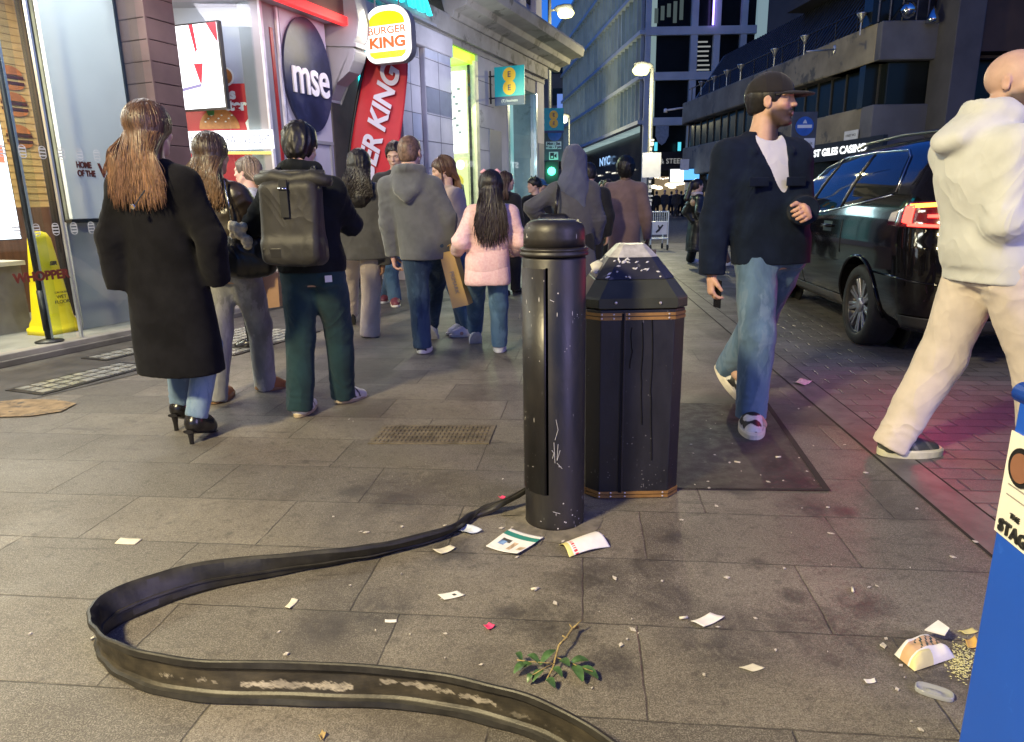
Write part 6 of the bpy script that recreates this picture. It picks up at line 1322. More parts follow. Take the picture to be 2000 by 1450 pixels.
def build_rig(Y0, head, feet, face, H=None, hface=None, pel=None, hands=(None, None), tilt=0, female=False, elbow=(None, None), sw=None, neckback=.0, lean=None, kneedir=None):
    g = Rig(); g.top = at(head[0], head[1], Y0); g.H = H or g.top[2]; H = g.H; g.top[2] = g.top[2]; fa_ = math.radians(face); g.f = np.array([math.cos(fa_), math.sin(fa_), 0]); g.l = np.array([-g.f[1], g.f[0], 0])
    hf = math.radians(hface if hface is not None else face); g.hf = np.array([math.cos(hf), math.sin(hf), 0]); g.hl = np.array([-g.hf[1], g.hf[0], 0]); g.tilt = math.radians(tilt)
    z0 = g.top[2]-H; g.z0 = z0; g.hh = .141*H; g.hc = g.top-vZ*g.hh*.5
    ca, sa = math.cos(g.tilt), math.sin(g.tilt); g.hX = g.hf*ca-vZ*sa; g.hZ = vZ*ca+g.hf*sa; g.hY = g.hl; g.hR = np.array([g.hX, g.hY, g.hZ])
    g.neck = g.hc-g.hf*.018*H-vZ*.115*H; g.neck = g.neck-g.f*neckback; g.neck[2] = z0+.825*H
    ank = []
    for ft in feet:
        p = G(ft[0], ft[1]); ank.append((p, ft))
    mean = (ank[0][0]+ank[1][0])/2
    if pel is None: P = mean*.4+g.neck*.6
    else: P = at(pel[0], pel[1], Y0+(pel[2] if len(pel) > 2 else 0))
    g.pel = np.array([P[0], P[1], z0+.525*H]); s_ = (sw or (.184 if female else .204))*H/2; g.sc = np.array([g.neck[0], g.neck[1], z0+.793*H])
    g.sh = [g.sc+g.l*s_, g.sc-g.l*s_]; g.hip = [g.pel+g.l*.052*H, g.pel-g.l*.052*H]; g.knee, g.ank, g.ft = [], [], []
    for i in (0, 1):
        p, ft = ank[i]; lift = ft[2] if len(ft) > 2 else 0; A = p+vZ*(.048*H+lift); th_, sh_ = .247*H, .232*H; d = np.linalg.norm(A-g.hip[i])
        kd = g.f if kneedir is None or kneedir[i] is None else np.asarray(kneedir[i], float)
        g.knee.append(arm_ik(g.hip[i], A, th_, sh_, kd+g.l*(.12 if i == 0 else -.12))); g.ank.append(A); g.ft.append((ft[3] if len(ft) > 3 else 0, ft[4] if len(ft) > 4 else 0))
    g.elb, g.wr = [], []; g.pocket = [q == 'pocket' for q in hands]
    for i in (0, 1):
        sgn = 1 if i == 0 else -1
        if hands[i] is None: W_ = g.sh[i]+g.l*sgn*.035*H+g.f*.02*H-vZ*.305*H
        elif hands[i] == 'pocket': W_ = g.sh[i]+g.l*sgn*.028*H+g.f*.04*H-vZ*.27*H
        else: W_ = at(hands[i][0], hands[i][1], Y0+(hands[i][2] if len(hands[i]) > 2 else 0))
        hint = elbow[i] if elbow[i] is not None else -g.f*.6+g.l*sgn*.55-vZ*.1
        g.elb.append(arm_ik(g.sh[i], W_, .168*H, .148*H, hint)); g.wr.append(W_)
    return g
def head_mesh(g, h, skin, stub=None, brow=(.03, .02, .015), age=0, lips=(.42, .16, .14), neck_len=.2):
    s = g.hh; R = g.hR; c0 = g.hc
    def w(x, y, z): return c0+(R[0]*x+R[1]*y+R[2]*z)*s
    Fd = Field(c0-s*.95-np.array([0, 0, s*.35]), c0+s*.95, h)
    Fd.add(ell(w(-.06, 0, .12), np.array([.43, .335, .375])*s, R), 0)
    Fd.add(ell(w(.10, 0, -.16), np.array([.275, .262, .335])*s, R), .12*s); Fd.add(ell(w(.295, 0, -.415), np.array([.09, .115, .075])*s, R), .09*s)
    for sg in (1, -1):
        Fd.add(cone(w(.02, sg*.255, -.22), w(.22, sg*.10, -.42), .055*s, .05*s), .09*s); Fd.add(ell(w(.25, sg*.185, -.10), np.array([.08, .085, .07])*s, R), .08*s)
        Fd.sub(ell(w(.425, sg*.145, .015), np.array([.085, .095, .062])*s, R), .07*s); Fd.add(ell(w(.30, sg*.145, .01), np.array([.062, .062, .055])*s, R), .02*s)
        Fd.add(cone(w(.375, sg*.05, .085), w(.31, sg*.235, .085), .033*s, .028*s), .045*s)
        Fd.add(ell(w(-.02, sg*.345, -.03), np.array([.082, .026, .125])*s, R), .03*s); Fd.sub(ell(w(.005, sg*.375, -.01), np.array([.05, .022, .075])*s, R), .02*s)
    Fd.add(cone(w(.365, 0, .06), w(.425, 0, -.10), .030*s, .042*s), .05*s); Fd.add(ell(w(.440, 0, -.115), np.array([.040, .05, .038])*s, R), .03*s)
    for sg in (1, -1): Fd.add(ell(w(.405, sg*.055, -.125), np.array([.035, .03, .03])*s, R), .02*s)
    Fd.add(cone(w(.365, .085, -.255), w(.365, -.085, -.255), .024*s, .024*s), .03*s); Fd.add(ell(w(.392, 0, -.237), np.array([.028, .075, .022])*s, R), .02*s); Fd.add(ell(w(.382, 0, -.29), np.array([.03, .07, .028])*s, R), .02*s)
    Fd.sub(cone(w(.43, .075, -.263), w(.43, -.075, -.263), .012*s, .012*s), .01*s)
    nb = g.neck-g.f*.0; nw = .245*s
    Fd.add(cone(w(-.10, 0, -.25), nb+vZ*.01*g.H, nw, nw*1.12), .06*s); Fd.add(cone(nb+vZ*.01*g.H, nb-vZ*.02*g.H, nw*1.12, nw*1.5), .06*s)
    V, F = Fd.mesh(); L = ((V-c0)@R.T)/s; x, y, z = L.T; col = np.tile(np.array(skin, float), (len(V), 1))
    def put(mask, c, a=1.0):
        m = np.clip(mask, 0, 1)[:, None]*a; col[:] = col*(1-m)+np.array(c)*m
    def blob(cx, cy, cz, rx, ry, rz, soft=.35): return np.clip((1-np.sqrt(((x-cx)/rx)**2+((np.abs(y)-cy)/ry)**2+((z-cz)/rz)**2))/soft, 0, 1)
    put(blob(.3, .2, -.12, .16, .12, .1, .9), np.array(skin)*np.array([1.12, .82, .80]), .6); put(blob(.47, .0, -.11, .09, .09, .07, .8), np.array(skin)*np.array([1.1, .82, .8]), .5); put(blob(0, .36, -.03, .12, .06, .16, .8), np.array(skin)*np.array([1.05, .80, .75]), .4)
    put(blob(.38, 0, -.265, .07, .095, .040, .4), lips, .6)
    if stub is not None:
        a, cs_b = stub
        beard = np.clip((-.11-z)/.10, 0, 1)*np.clip((x+.04)/.1, 0, 1)*(1-blob(.30, .17, -.13, .16, .12, .09, .6))*(1-blob(.40, 0, -.268, .10, .085, .030, .3)); beard = np.maximum(beard, blob(.40, .05, -.20, .09, .085, .026, .5)); put(beard, cs_b, a); put(blob(.41, .045, -.195, .09, .10, .028, .5), cs_b, 1); put(blob(.36, 0, -.36, .12, .07, .06, .6), cs_b, .8)
    put(blob(.36, .145, .085, .13, .105, .026, .5), brow, .85)
    put(blob(.345, .145, .012, .06, .058, .018, .3), (.55, .52, .5), 1); put(blob(.36, .145, .010, .05, .022, .022, .3), (.03, .02, .015), 1); put(blob(.355, .145, .030, .06, .07, .008, .6), (.03, .02, .02), .8)
    return V, F, col
def hand_mesh(g, i, h, skin, curl=.6, d=None, palm=None, spread=0):
    k = g.H/1.75; W_ = g.wr[i]; d = nrm(g.wr[i]-g.elb[i]) if d is None else nrm(d); n = nrm(-g.l*(1 if i == 0 else -1)) if palm is None else np.asarray(palm, float); n = nrm(n-d*(n@d)); s = np.cross(d, n)
    if s@(g.f+vZ*.3) < 0: s = -s
    Fd = Field(W_-.2*k, W_+.2*k, h)
    Fd.add(cone(W_-d*.05*k, W_+d*.01*k, .031*k, .027*k, n, 1.25), .01*k)
    Fd.add(cone(W_+d*.02*k+s*.012*k, W_+d*.082*k+s*.022*k, .022*k, .019*k, n, 1.35), .016*k); Fd.add(cone(W_+d*.02*k-s*.012*k, W_+d*.078*k-s*.022*k, .022*k, .017*k, n, 1.35), .016*k); Fd.add(cone(W_+d*.03*k, W_+d*.082*k, .025*k, .020*k, n, 1.35), .014*k)
    for off, L, c in ((.031, .072, .9), (.0105, .081, 1.0), (-.0105, .075, 1.05), (-.030, .058, 1.1)):
        b = W_+d*(.084-.003*abs(off)/.01)*k+s*off*k; a = 0; p = b; seg = (.46, .30, .24)
        for q, (fr_, r0, r1) in enumerate(zip(seg, (.0095, .0088, .0080), (.0088, .0080, .0066))):
            a += curl*c*(.75 if q == 0 else .85); dd = d*math.cos(a)+n*math.sin(a)+s*spread*off*4; e = p+nrm(dd)*L*fr_*k; Fd.add(cone(p, e, r0*k, r1*k), .0035*k); p = e
    b = W_+d*.025*k+s*.028*k+n*.008*k; e1 = b+nrm(d*.7+s*.65+n*.35)*.038*k; e2 = e1+nrm(d*.85+s*.10+n*(.3+.5*curl))*.030*k
    Fd.add(cone(b, e1, .014*k, .011*k), .01*k); Fd.add(cone(e1, e2, .0105*k, .0085*k), .004*k)
    V, F = Fd.mesh(); col = np.tile(np.array(skin)*np.array([1.0, .93, .90]), (len(V), 1)); return V, F, col
def limbs_mesh(g, h, skin, arms=True, legs=True):
    H = g.H; P = [g.pel, g.neck]+g.ank+g.wr+g.knee+g.elb; lo = np.min(P, 0)-.14*H/1.75; hi = np.max(P, 0)+.14*H/1.75; Fd = Field(lo, hi, h)
    m = (g.pel+g.neck)/2
    Fd.add(loft([(g.pel[2]-.06*H, g.pel[0], g.pel[1], .07*H, .05*H), (g.pel[2], g.pel[0], g.pel[1], .085*H, .06*H), (m[2], m[0], m[1], .075*H, .05*H), (g.sc[2]-.05*H, g.neck[0], g.neck[1], .085*H, .055*H), (g.sc[2]+.015*H, g.neck[0], g.neck[1], .05*H, .035*H)], g.f[:2]), 0)
    for i in (0, 1):
        Fd.add(cone(g.hip[i], g.knee[i], .048*H, .030*H), .03*H); Fd.add(cone(g.knee[i], g.ank[i], .030*H, .019*H), .02*H); Fd.add(cone(g.ank[i], g.ank[i]+g.f*.06*H-vZ*.025*H, .02*H, .016*H), .02*H)
        Fd.add(cone(g.neck-vZ*.03*H, g.sh[i], .03*H, .032*H), .03*H); Fd.add(cone(g.sh[i], g.elb[i], .030*H, .023*H), .02*H); Fd.add(cone(g.elb[i], g.wr[i], .023*H, .0155*H), .015*H)
    V, F = Fd.mesh(); return V, F, np.tile(np.array(skin, float), (len(V), 1))
def join(parts):
    V, F, C = [], [], []; k = 0
    for p in parts: V.append(p[0]); F.append(p[1]+k); C.append(p[2]); k += len(p[0])
    return np.concatenate(V), np.concatenate(F), np.concatenate(C)
def trousers(g, root, mat, h, rk=.050, ra=.045, rh=.064, hem=-.014, rng=None, amp=.006, top=.045, waist=(.092, .060), name='trousers', short=0, stack=1.0):
    H = g.H; P = [g.pel]+g.ank+g.knee; lo = np.min(P, 0)-.17*H/1.75-np.array([0, 0, .02]); hi = np.max(P, 0)+.20*H/1.75; Fd = Field(lo, hi, h); px, py, pz = g.pel
    Fd.add(loft([(pz-.055*H, px, py, waist[0]*H*.98, waist[1]*H), (pz-.02*H, px, py, waist[0]*H*1.03, waist[1]*H*1.12), (pz+top*H, px, py, waist[0]*H*.92, waist[1]*H*.95)], g.f[:2]), 0)
    for i in (0, 1):
        hp_, kn, an = g.hip[i]-vZ*.01*H, g.knee[i], g.ank[i]; u = nrm(an-kn); end = an+u*(.030*H+hem*H)*1.0-u*short*H
        Fd.add(cone(hp_, kn, rh*H, rk*H), .02*H); Fd.add(cone(kn, end, rk*H, ra*H, cut=True), .018*H)
    V, F = Fd.mesh(); V = relax(V, F, 2); N = vnormals(V, F); d = folds(V, rng, 16, 5)*amp
    for i in (0, 1):
        kn, an = g.knee[i], g.ank[i]; u = nrm(an-kn)
        for c, sg, lam, am in ((kn, .055, .075, .45), (kn-u*.10, .06, .09, .35), (an-u*.03*H, .05, .052, .75*stack), (g.hip[i]-vZ*.06, .08, .10, .5)):
            r_ = np.linalg.norm(V-c, axis=1); q = (V-c)@u+rng.uniform(-.9, .9)*((V-c)@nrm(g.l+g.f*rng.uniform(-1, 1))); ph = rng.uniform(0, 6)+2.6*np.sin(V@nrm(rng.normal(size=3))*22)+1.5*np.sin(V@nrm(rng.normal(size=3))*41); d += amp*am*np.exp(-(r_/(sg*H/1.75*1.5))**2)*(1-2*np.abs(np.sin(math.pi*q/lam+ph*.5))**.8)
    V = V+N*d[:, None]; return obj(name, V, F, mat, root, True)
def torso_secs(g, hem, w_hem, d_hem, w_ch=.102, d_ch=.064, w_sh=.106, extra=None, flare=None, back=0):
    H, z0 = g.H, g.z0; 
    def cxy(zf):
        t = np.clip((zf-.525)/(.80-.525), -1.2, 1.05); c = g.pel*(1-max(t, 0))+g.neck*max(t, 0) if t >= 0 else g.pel+(flare if flare is not None else 0)*(-t); return c-g.f*back*H
    S = []
    if hem > .3: w_hem, d_hem = max(w_hem, .118), max(d_hem, .077); extra = [(a, max(b, .121) if a < .57 else b, max(c, .078) if a < .57 else c) for a, b, c in (extra or [(.56, .118, .076)])]
    for zf, w, d in [(hem, w_hem, d_hem)]+(extra or [])+[(.62, w_ch*.98, d_ch*1.0), (.72, w_ch*1.03, d_ch*1.04), (.775, w_sh, d_ch*.93), (.805, w_sh*.93, d_ch*.78), (.828, w_sh*.66, d_ch*.66), (.848, w_sh*.42, d_ch*.60)]:
        c = cxy(zf); S.append((z0+zf*H, c[0], c[1], w*H, d*H))
    return S
def upper(g, root, mat, h, secs, ru=.040, re=.038, rw=.032, rng=None, amp=.007, name='jacket', freq=11, sleeve=1.0, extra=(), cuts=(), k=.035, smooth=2, pw=2.4, col=None, open_front=False, hang=1.0, label=None):
    H = g.H; S = np.array(secs); P = [S[:, [1, 2, 0]][i] for i in range(len(S))]+g.elb+g.wr+g.sh; m = max(S[:, 3].max(), .1); lo = np.min(P, 0)-np.array([m, m, .05]); hi = np.max(P, 0)+np.array([m, m, .09]); hi[2] = max(hi[2], g.z0+.90*H); Fd = Field(lo, hi, h)
    Fd.add(loft(secs, g.f[:2], pw), 0)
    for i in (0, 1):
        sg = 1 if i == 0 else -1; s, e, w = g.sh[i]-vZ*.008*H, g.elb[i], g.wr[i]; w2 = e+(w-e)*sleeve
        Fd.add(cone(g.neck-vZ*.014*H+g.l*sg*.015*H, s, .030*H, ru*H*.92), k*H); Fd.add(cone(s, e, ru*H, re*H), k*H*.8); Fd.add(cone(e, w2, re*H, rw*H, cut=True), .014*H)
    for pr_, kk in extra: Fd.add(pr_, kk)
    for pr_, kk in cuts: Fd.sub(pr_, kk)
    V, F = Fd.mesh(); V = relax(V, F, smooth); N = vnormals(V, F); d = folds(V, rng, freq, 6)*amp
    for i in (0, 1):
        e = g.elb[i]; u = nrm(g.wr[i]-g.sh[i]); 
        for c, sg, lam, am in ((e, .065, .07, .55), (e-u*.09, .06, .09, .4), (g.wr[i]-nrm(g.wr[i]-e)*.04, .05, .05, .45), (g.sh[i]-vZ*.09, .08, .09, .5)):
            r_ = np.linalg.norm(V-c, axis=1); ph = rng.uniform(0, 6)+2.6*np.sin(V@nrm(rng.normal(size=3))*21)+1.4*np.sin(V@nrm(rng.normal(size=3))*39); d += amp*am*np.exp(-(r_/(sg*1.3))**2)*(1-2*np.abs(np.sin(math.pi*((V-c)@nrm(u+g.l*rng.uniform(-.9, .9)+g.f*rng.uniform(-.9, .9)))/lam+ph*.5))**.8)
    V = V+N*d[:, None]; return obj(name, V, F, mat, root, True, col=None if col is None else col(V), label=label)
def shoes(g, root, mat, solemat, h=.006, L=.155, wid=.030, sole=.016, heel=0, boot=0, name='shoe', accent=None, skip=()):
    H = g.H
    for i in (0, 1):
        if i in skip: continue
        pit, yaw = g.ft[i]; a = math.radians(yaw); f0 = g.f*math.cos(a)+g.l*math.sin(a); p = math.radians(pit); f = f0*math.cos(p)-vZ*math.sin(p); u = vZ*math.cos(p)+f0*math.sin(p); s = np.cross(u, f); A = g.ank[i]
        hl = A-u*.048*H-f*.035*H        # heel on the sole plane
        def q(x, y, z): return hl+(f*x+s*y+u*z)*H
        R = np.array([f, s, u]); lo = A-.24*H; hi = A+.24*H; Fd = Field(lo, hi, h)
        hz_ = 0
        Fd.add(cone(q(.03, 0, .030+hz_), q(.078, 0, .026+hz_*.5), .031*H, .029*H, s, 1.12), 0); Fd.add(cone(q(.078, 0, .026+hz_*.5), q(L-.032, 0, .019), .029*H, .0235*H, s, .92), .02*H); Fd.add(cone(q(.035, 0, .035+hz_), A+u*(.01*H+boot*H), .028*H, .026*H+boot*.05*H), .02*H)
        Fd.keep(hl+u*(sole*H*.55), -u)
        V, F = Fd.mesh(); V = relax(V, F, 1)
        if accent is not None:
            C_, fn = accent; Lc = np.stack([(V-hl)@f/H, (V-hl)@s/H, (V-hl)@u/H], 1); col = fn(Lc); so = obj(name, V, F, vmat('shoe_multi', .5, .15, 300, 0, var=.1, vs=30), root, True, col=col)
        else: so = obj(name, V, F, mat, root, True)
        n = 28; ring = []
        for j in range(n):
            t = 2*math.pi*j/n; c_, s_ = math.cos(t), math.sin(t); x = L/2+(L/2)*np.sign(c_)*abs(c_)**.75; y = wid*(.86+.16*math.sin((x/L-.15)*4.2))*np.sign(s_)*abs(s_)**.75; ring.append((x, y))
        Vs = []
        for z, gsc in ((0, .95), (.004, 1.03), (sole*.8, 1.04), (sole, .96)):
            for x, y in ring: Vs.append(q(L/2+(x-L/2)*gsc, y*gsc, z+(hz_*max(0, 1-x/(L*.55)) if heel and z > .003 else 0)+ (.0 if heel else .010*max(0, x/L-.8)*4*.25)))
        Fs = [(k*n+j, k*n+(j+1) % n, (k+1)*n+(j+1) % n, (k+1)*n+j) for k in range(3) for j in range(n)]+[tuple(range(n-1, -1, -1)), tuple(3*n+j for j in range(n))]
        if heel:
            hb = q(.012, 0, .002); m = MB().tube([hb, hb*.5+np.array([hb[0], hb[1], 0])*.5, np.array([hb[0], hb[1], .0])], [.018, .013, .012], 8); m.tube([q(.0, 0, .004), q(.06, 0, .003), q(L*.8, 0, .003), q(L, 0, .003)], [.018*H, .017*H, .021*H, .012*H], 10, flat=u); obj('sole', np.array(m.V), m.F, solemat, so)
        else: obj('sole', Vs, Fs, solemat, so, False, bevel=0)
def hair_shell(g, h, grow=1.06, nape=-.34, front=.22, low=-.1, col=(.02, .015, .012), rng=None, amp=.006, freq=60, extra=(), root=None, mat=None, name='hair', face=True, bulk=True, tipcol=None, stretch=(1, 1, .5), relaxn=1, sides=None):
    s, R, c0 = g.hh, g.hR, g.hc
    def w(x, y, z): return c0+(R[0]*x+R[1]*y+R[2]*z)*s
    Fd = Field(c0-s*1.0, c0+s*1.0, h) if not extra else Field(np.minimum(c0-s*1.05, np.min([p[0][1] for p in extra], 0)-.06), np.maximum(c0+s*1.05, np.max([p[0][2] for p in extra], 0)+.06), h)
    Fd.add(ell(w(-.065, 0, .125), np.array([.445, .352, .395])*s*grow, R), 0); Fd.add(ell(w(-.20, 0, -.10), np.array([.29, .30, .30])*s*grow*(1 if bulk else .86), R), .08*s)
    Fd.keep(w(0, 0, nape), -R[2])
    if face:
        Fd.sub(ell(w(.56, 0, -.13), np.array([.50-.0*front, .42, .30+front])*s, R), .03*s)
        for sg in (1, -1): Fd.sub(ell(w(.08, sg*.42, -.22), np.array([.22, .16, .24])*s, R), .03*s) if sides is None else None
    for pr_, k in extra: Fd.add(pr_, k)
    V, F = Fd.mesh(); V = relax(V, F, relaxn); N = vnormals(V, F); V = V+N*(folds(V, rng, freq, 6, stretch)*amp)[:, None]; C = np.tile(np.array(col, float), (len(V), 1))
    if tipcol is not None: t = np.clip((c0[2]-V[:, 2])/(.45), 0, 1)[:, None]; C = C*(1-t)+np.array(tipcol)*t
    C = C*(1+.22*folds(V, rng, 90, 4, (1, 1, .15)))[:, None]; return obj(name, V, F, mat or HAIRM, root, True, col=np.clip(C, .002, 1))
def locks(g, root, n, length, back, col, tip, rng, wave=.0, wl=.12, spread=.25, rad=.009, amax=2.1, part='hair', width=None, gather=1.0, parent=None, zjit=.12, mat=None, start=None, frontdrop=True):
    s, R, c0 = g.hh, g.hR, g.hc; V, F, C = [], [], []; k0 = 0
    for i in range(n):
        a = rng.uniform(-amax, amax); el0 = rng.uniform(.2, 1.5) if start is None else rng.uniform(*start); L = length*rng.uniform(1-zjit, 1.0)*(1-.12*(abs(a)/amax)**2); out = 1.0+.045*rng.random(); P = []
        for j in range(6):
            e = el0+(-.35-el0)*j/5; b = -R[0]*math.cos(a)+R[1]*math.sin(a); P.append(c0+(R[0]*-.065+R[2]*.125)*s+((-R[0]*math.cos(a)*.445+R[1]*math.sin(a)*.352)*math.cos(e)+R[2]*math.sin(e)*.395)*s*1.10*out)
        p = P[-1].copy(); lat0 = (p-c0)@g.l; dep0 = -(p-c0)@g.f; m = 12; z0 = p[2]; ph = rng.uniform(0, 6); dl = rng.normal()*.012
        for j in range(1, m+1):
            u = j/m; z = z0-L*u; sp = 1+spread*min(1, u*1.15)**1.25; lat = lat0*sp+dl*u; dep = dep0+(back-dep0)*min(1, u*2.2)**.8 if dep0 > -.05 else dep0*(1-.0*u)
            lat += wave*math.sin(2*math.pi*L*u/wl+ph)*(.3+.7*u); dep += wave*.8*math.cos(2*math.pi*L*u/wl+ph)*(.3+.7*u)
            P.append(np.array([c0[0], c0[1], z])+g.l*lat-g.f*dep)
        r = [rad*(.75+.25*min(1, j/5))*(1 if j < len(P)*.7 else max(.12, 1-(j-len(P)*.7)/(len(P)*.3))) for j in range(len(P))]; m_ = MB().tube(P, r, 6, flat=-g.f*math.cos(a)+g.l*math.sin(a)+.01); V += m_.V; F += [tuple(q+k0 for q in f) for f in m_.F]; k0 += len(m_.V)
        tone = rng.uniform(.6, 1.45)
        for j in range(len(P)): t = j/(len(P)-1); C += [np.array(col)*(1-t)*tone+np.array(tip)*t*tone]*6
    return obj(part, np.array(V), F, mat or HAIRM, parent or root, True, col=np.clip(np.array(C), .002, 1))
def hood(g, back=.10, drop=.03, w=.10, top=.055, bot=.042, ring=.082, rise=.05, rr=.036, fwd=0, low=.75):
    P = []
    for sx in (-1, -.5, 0, .5, 1): P.append((cone(g.neck+g.f*(fwd*.6-.035*(1-abs(sx)*.5))+vZ*rise*.85+g.l*sx*w*.8, g.neck-g.f*(back-.03*abs(sx))-vZ*drop*(1-.35*abs(sx))+g.l*sx*w*low, top, bot), .022))
    pts = [g.neck+(g.f*math.cos(a)*.95+g.l*math.sin(a))*ring-g.f*.012+g.f*fwd+vZ*(rise*(.55-.45*math.cos(a))+.012) for a in np.linspace(0, 2*math.pi, 13)]
    return P+[(cone(pts[i], pts[i+1], rr, rr), .016) for i in range(12)]
def body(g, root, hd, hands=(), skin=(.48, .28, .20), h=.016, **kw):
    have = [i for i, _ in hands]; hands = list(hands)+[(i, dict(curl=.6)) for i in (0, 1) if i not in have and not g.pocket[i] and hd < .02]
    parts = [limbs_mesh(g, h, skin), head_mesh(g, hd, skin, **kw)]+[hand_mesh(g, i, max(.003, hd*.8), skin, **k2) for i, k2 in hands]
    V, F, C = join(parts); return obj('body', V, F, SKIN, root, True, col=np.clip(C, .003, 1))
def person(label, g, group=None):
    c = (g.ank[0]+g.ank[1])/2; c = np.array([c[0], c[1], 0]); return thing('person', label, 'person', c, group)
SK_PALE = (.55, .36, .28); SK_MED = (.46, .28, .19); SK_DARK = (.12, .07, .045)
# ------------------------------------------------------------------ people
def R_(s): return np.random.default_rng(s)
BLKW = cloth('black_wool', (.0070, .0070, .0085), .95, .5, 700, .3, 8, .04, .10, crease=.14); SHB = pm('black_leather', (.012, .011, .011), .25, 0, .2, 10); SOLW = pm('sole_white', (.68, .66, .60), .55, 0, .08, 20); SOLD = pm('sole_dark', (.03, .028, .026), .7); SHW = pm('shoe_white', (.70, .70, .74), .5, 0, .08, 25, .15, 200, .002)
DENL = denim('light_denim', (.13, .20, .29), (.25, .34, .43)); DENB = denim('mid_denim', (.05, .105, .19), (.10, .18, .28)); DEND = denim('dark_denim', (.022, .045, .085), (.055, .095, .15))
# 1 woman in the long black coat
g = build_rig(3.42, (287, 202), [(360, 834, .058, 22), (389, 860, .046, 16)], 78, hands=((238, 560, .06), (424, 548, .06)), female=True, elbow=(nrm([-.75, -.65, 0]), nrm([.75, -.65, 0])), sw=.186)
p = person('woman seen from behind with long auburn hair, black wool coat and black heels', g)
g.pocket = [True, True]
body(g, p, .007, skin=SK_PALE)
trousers(g, p, DENL, .011, rk=.040, ra=.036, rng=R_(1), amp=.005, hem=-.030)
shoes(g, p, SHB, SHB, heel=.075, L=.135, wid=.024, sole=.006)
hem = (at(350, 737, 3.36)[2])/g.H
S = torso_secs(g, hem, .134, .092, w_ch=.112, d_ch=.070, w_sh=.110, extra=[(.32, .134, .090), (.45, .126, .082), (.55, .116, .074)], flare=np.array([.015, -.02, 0]))
cwv = [(cone(g.neck-g.f*.02+vZ*.005, g.neck-g.f*.03+vZ*.035, .070, .062), .02)]
upper(g, p, BLKW, .010, S, ru=.044, re=.042, rw=.042, rng=R_(2), amp=.008, name='coat', freq=7, extra=cwv, cuts=[(cone(np.array([S[0][1], S[0][2], 0])-g.f*.22+g.l*.0+vZ*.30, np.array([S[0][1], S[0][2], 0])-g.f*.16+vZ*.74, .010, .004), .008)])
hair_shell(g, .009, 1.12, -.5, .2, col=(.05, .026, .015), rng=R_(3), root=p, sides=1, extra=[(cone(g.hc-g.f*.04, g.hc-g.f*.07-vZ*.26, .085, .08, g.f, 1.8), .04)], amp=.008, tipcol=(.16, .085, .045))
locks(g, p, 640, .37, .146, (.055, .028, .016), (.17, .092, .05), R_(4), wave=.0025, wl=.22, spread=.44, rad=.0075, amax=2.1, zjit=.34)
locks(g, p, 260, .38, .150, (.06, .030, .017), (.20, .11, .06), R_(6), wave=.005, wl=.12, spread=.50, rad=.0024, amax=2.1, zjit=.5, part='loose_strands')
r = thing('crossbody_strap', 'thin black bag strap with small buckle crossing the back of the long coat', 'strap', at(265, 420, 3.25))
m = MB().tube([at(283, 372, 3.24), at(272, 388, 3.235), at(262, 404, 3.23)], .0035, 6, flat=(0, 1, 0)); m.out('strap', SHB, r); MB().lathe(at(260, 404, 3.225), [(.008, 0), (.012, .002), (.012, .005), (.008, .007)], 14, (0, -1, 0)).out('buckle', CHR, r)
# 2 woman in leather jacket
g = build_rig(4.28, (411, 262), [(424, 786, 0, 0, 10), (520, 762, .0, 12, -35)], 76, hands=((395, 470, .2), (500, 462, .22)), female=True, pel=(455, 560), elbow=(None, nrm([.8, -.6, -.2])))
p = person('woman with dark wavy hair, brown leather jacket, grey jeans and tan ankle boots', g)
body(g, p, .009, skin=SK_MED)
LEA = cloth('brown_leather', (.030, .022, .016), .36, .2, 300, .4, 12, 0, .6)
trousers(g, p, denim('grey_denim', (.27, .275, .26), (.46, .46, .44)), .012, rk=.048, ra=.047, rng=R_(11), amp=.008, hem=.012)
TANB = pm('tan_suede', (.30, .12, .035), .8, 0, .15, 20, .2, 200, .002)
shoes(g, p, TANB, pm('gum_sole', (.22, .12, .05), .6), L=.16, wid=.034, sole=.020, boot=.035, name='boot')
S = torso_secs(g, .50, .112, .070, w_ch=.112, d_ch=.070, w_sh=.110)
upper(g, p, LEA, .012, S, ru=.045, re=.044, rw=.042, rng=R_(12), amp=.012, freq=12)
hair_shell(g, .010, 1.10, -.5, .18, col=(.035, .022, .013), rng=R_(13), root=p, sides=1, extra=[(cone(g.hc-g.f*.05, g.hc-g.f*.08-vZ*.24, .085, .10, g.f, 1.5), .04)], amp=.01, tipcol=(.09, .05, .028))
locks(g, p, 260, .34, .135, (.03, .019, .012), (.13, .075, .04), R_(14), wave=.014, wl=.16, spread=.42, rad=.010, amax=1.9, zjit=.3)
# her shoulder bag and plush charm
bg_ = at(478, 490, 4.10); r = thing('shoulder_bag', 'black leather shoulder bag hanging under the arm of the leather jacket', 'bag', bg_)
BAGL = cloth('bag_leather', (.016, .014, .011), .32, .2, 300, .35, 10, 0, .6)
Fd = Field(bg_-.3, bg_+.3, .010); ax_ = nrm([1, .25, 0]); ay_ = nrm([-.25, 1, 0]); Fd.add(ell(bg_+vZ*-.02, np.array([.145, .075, .14]), np.array([ax_, ay_, vZ])), 0); Fd.add(cone(bg_-ax_*.12-vZ*.09, bg_+ax_*.12-vZ*.09, .06, .06), .06); Fd.keep(bg_+vZ*.10, vZ)
V, F = Fd.mesh(); N = vnormals(V, F); V = V+N*(folds(V, R_(15), 18)*.008)[:, None]; obj('bag_body', V, F, BAGL, r, True)
MB().tube([at(452, 440, 4.12), at(444, 400, 4.10), at(436, 350, 4.12)], [.008, .007, .007], 6, flat=(0, 1, 0)).out('strap', BAGL, r, True); MB().tube([at(437, 352, 4.11), at(446, 395, 4.09), at(452, 436, 4.07)], .0035, 6).out('chain', CHR, r, True)
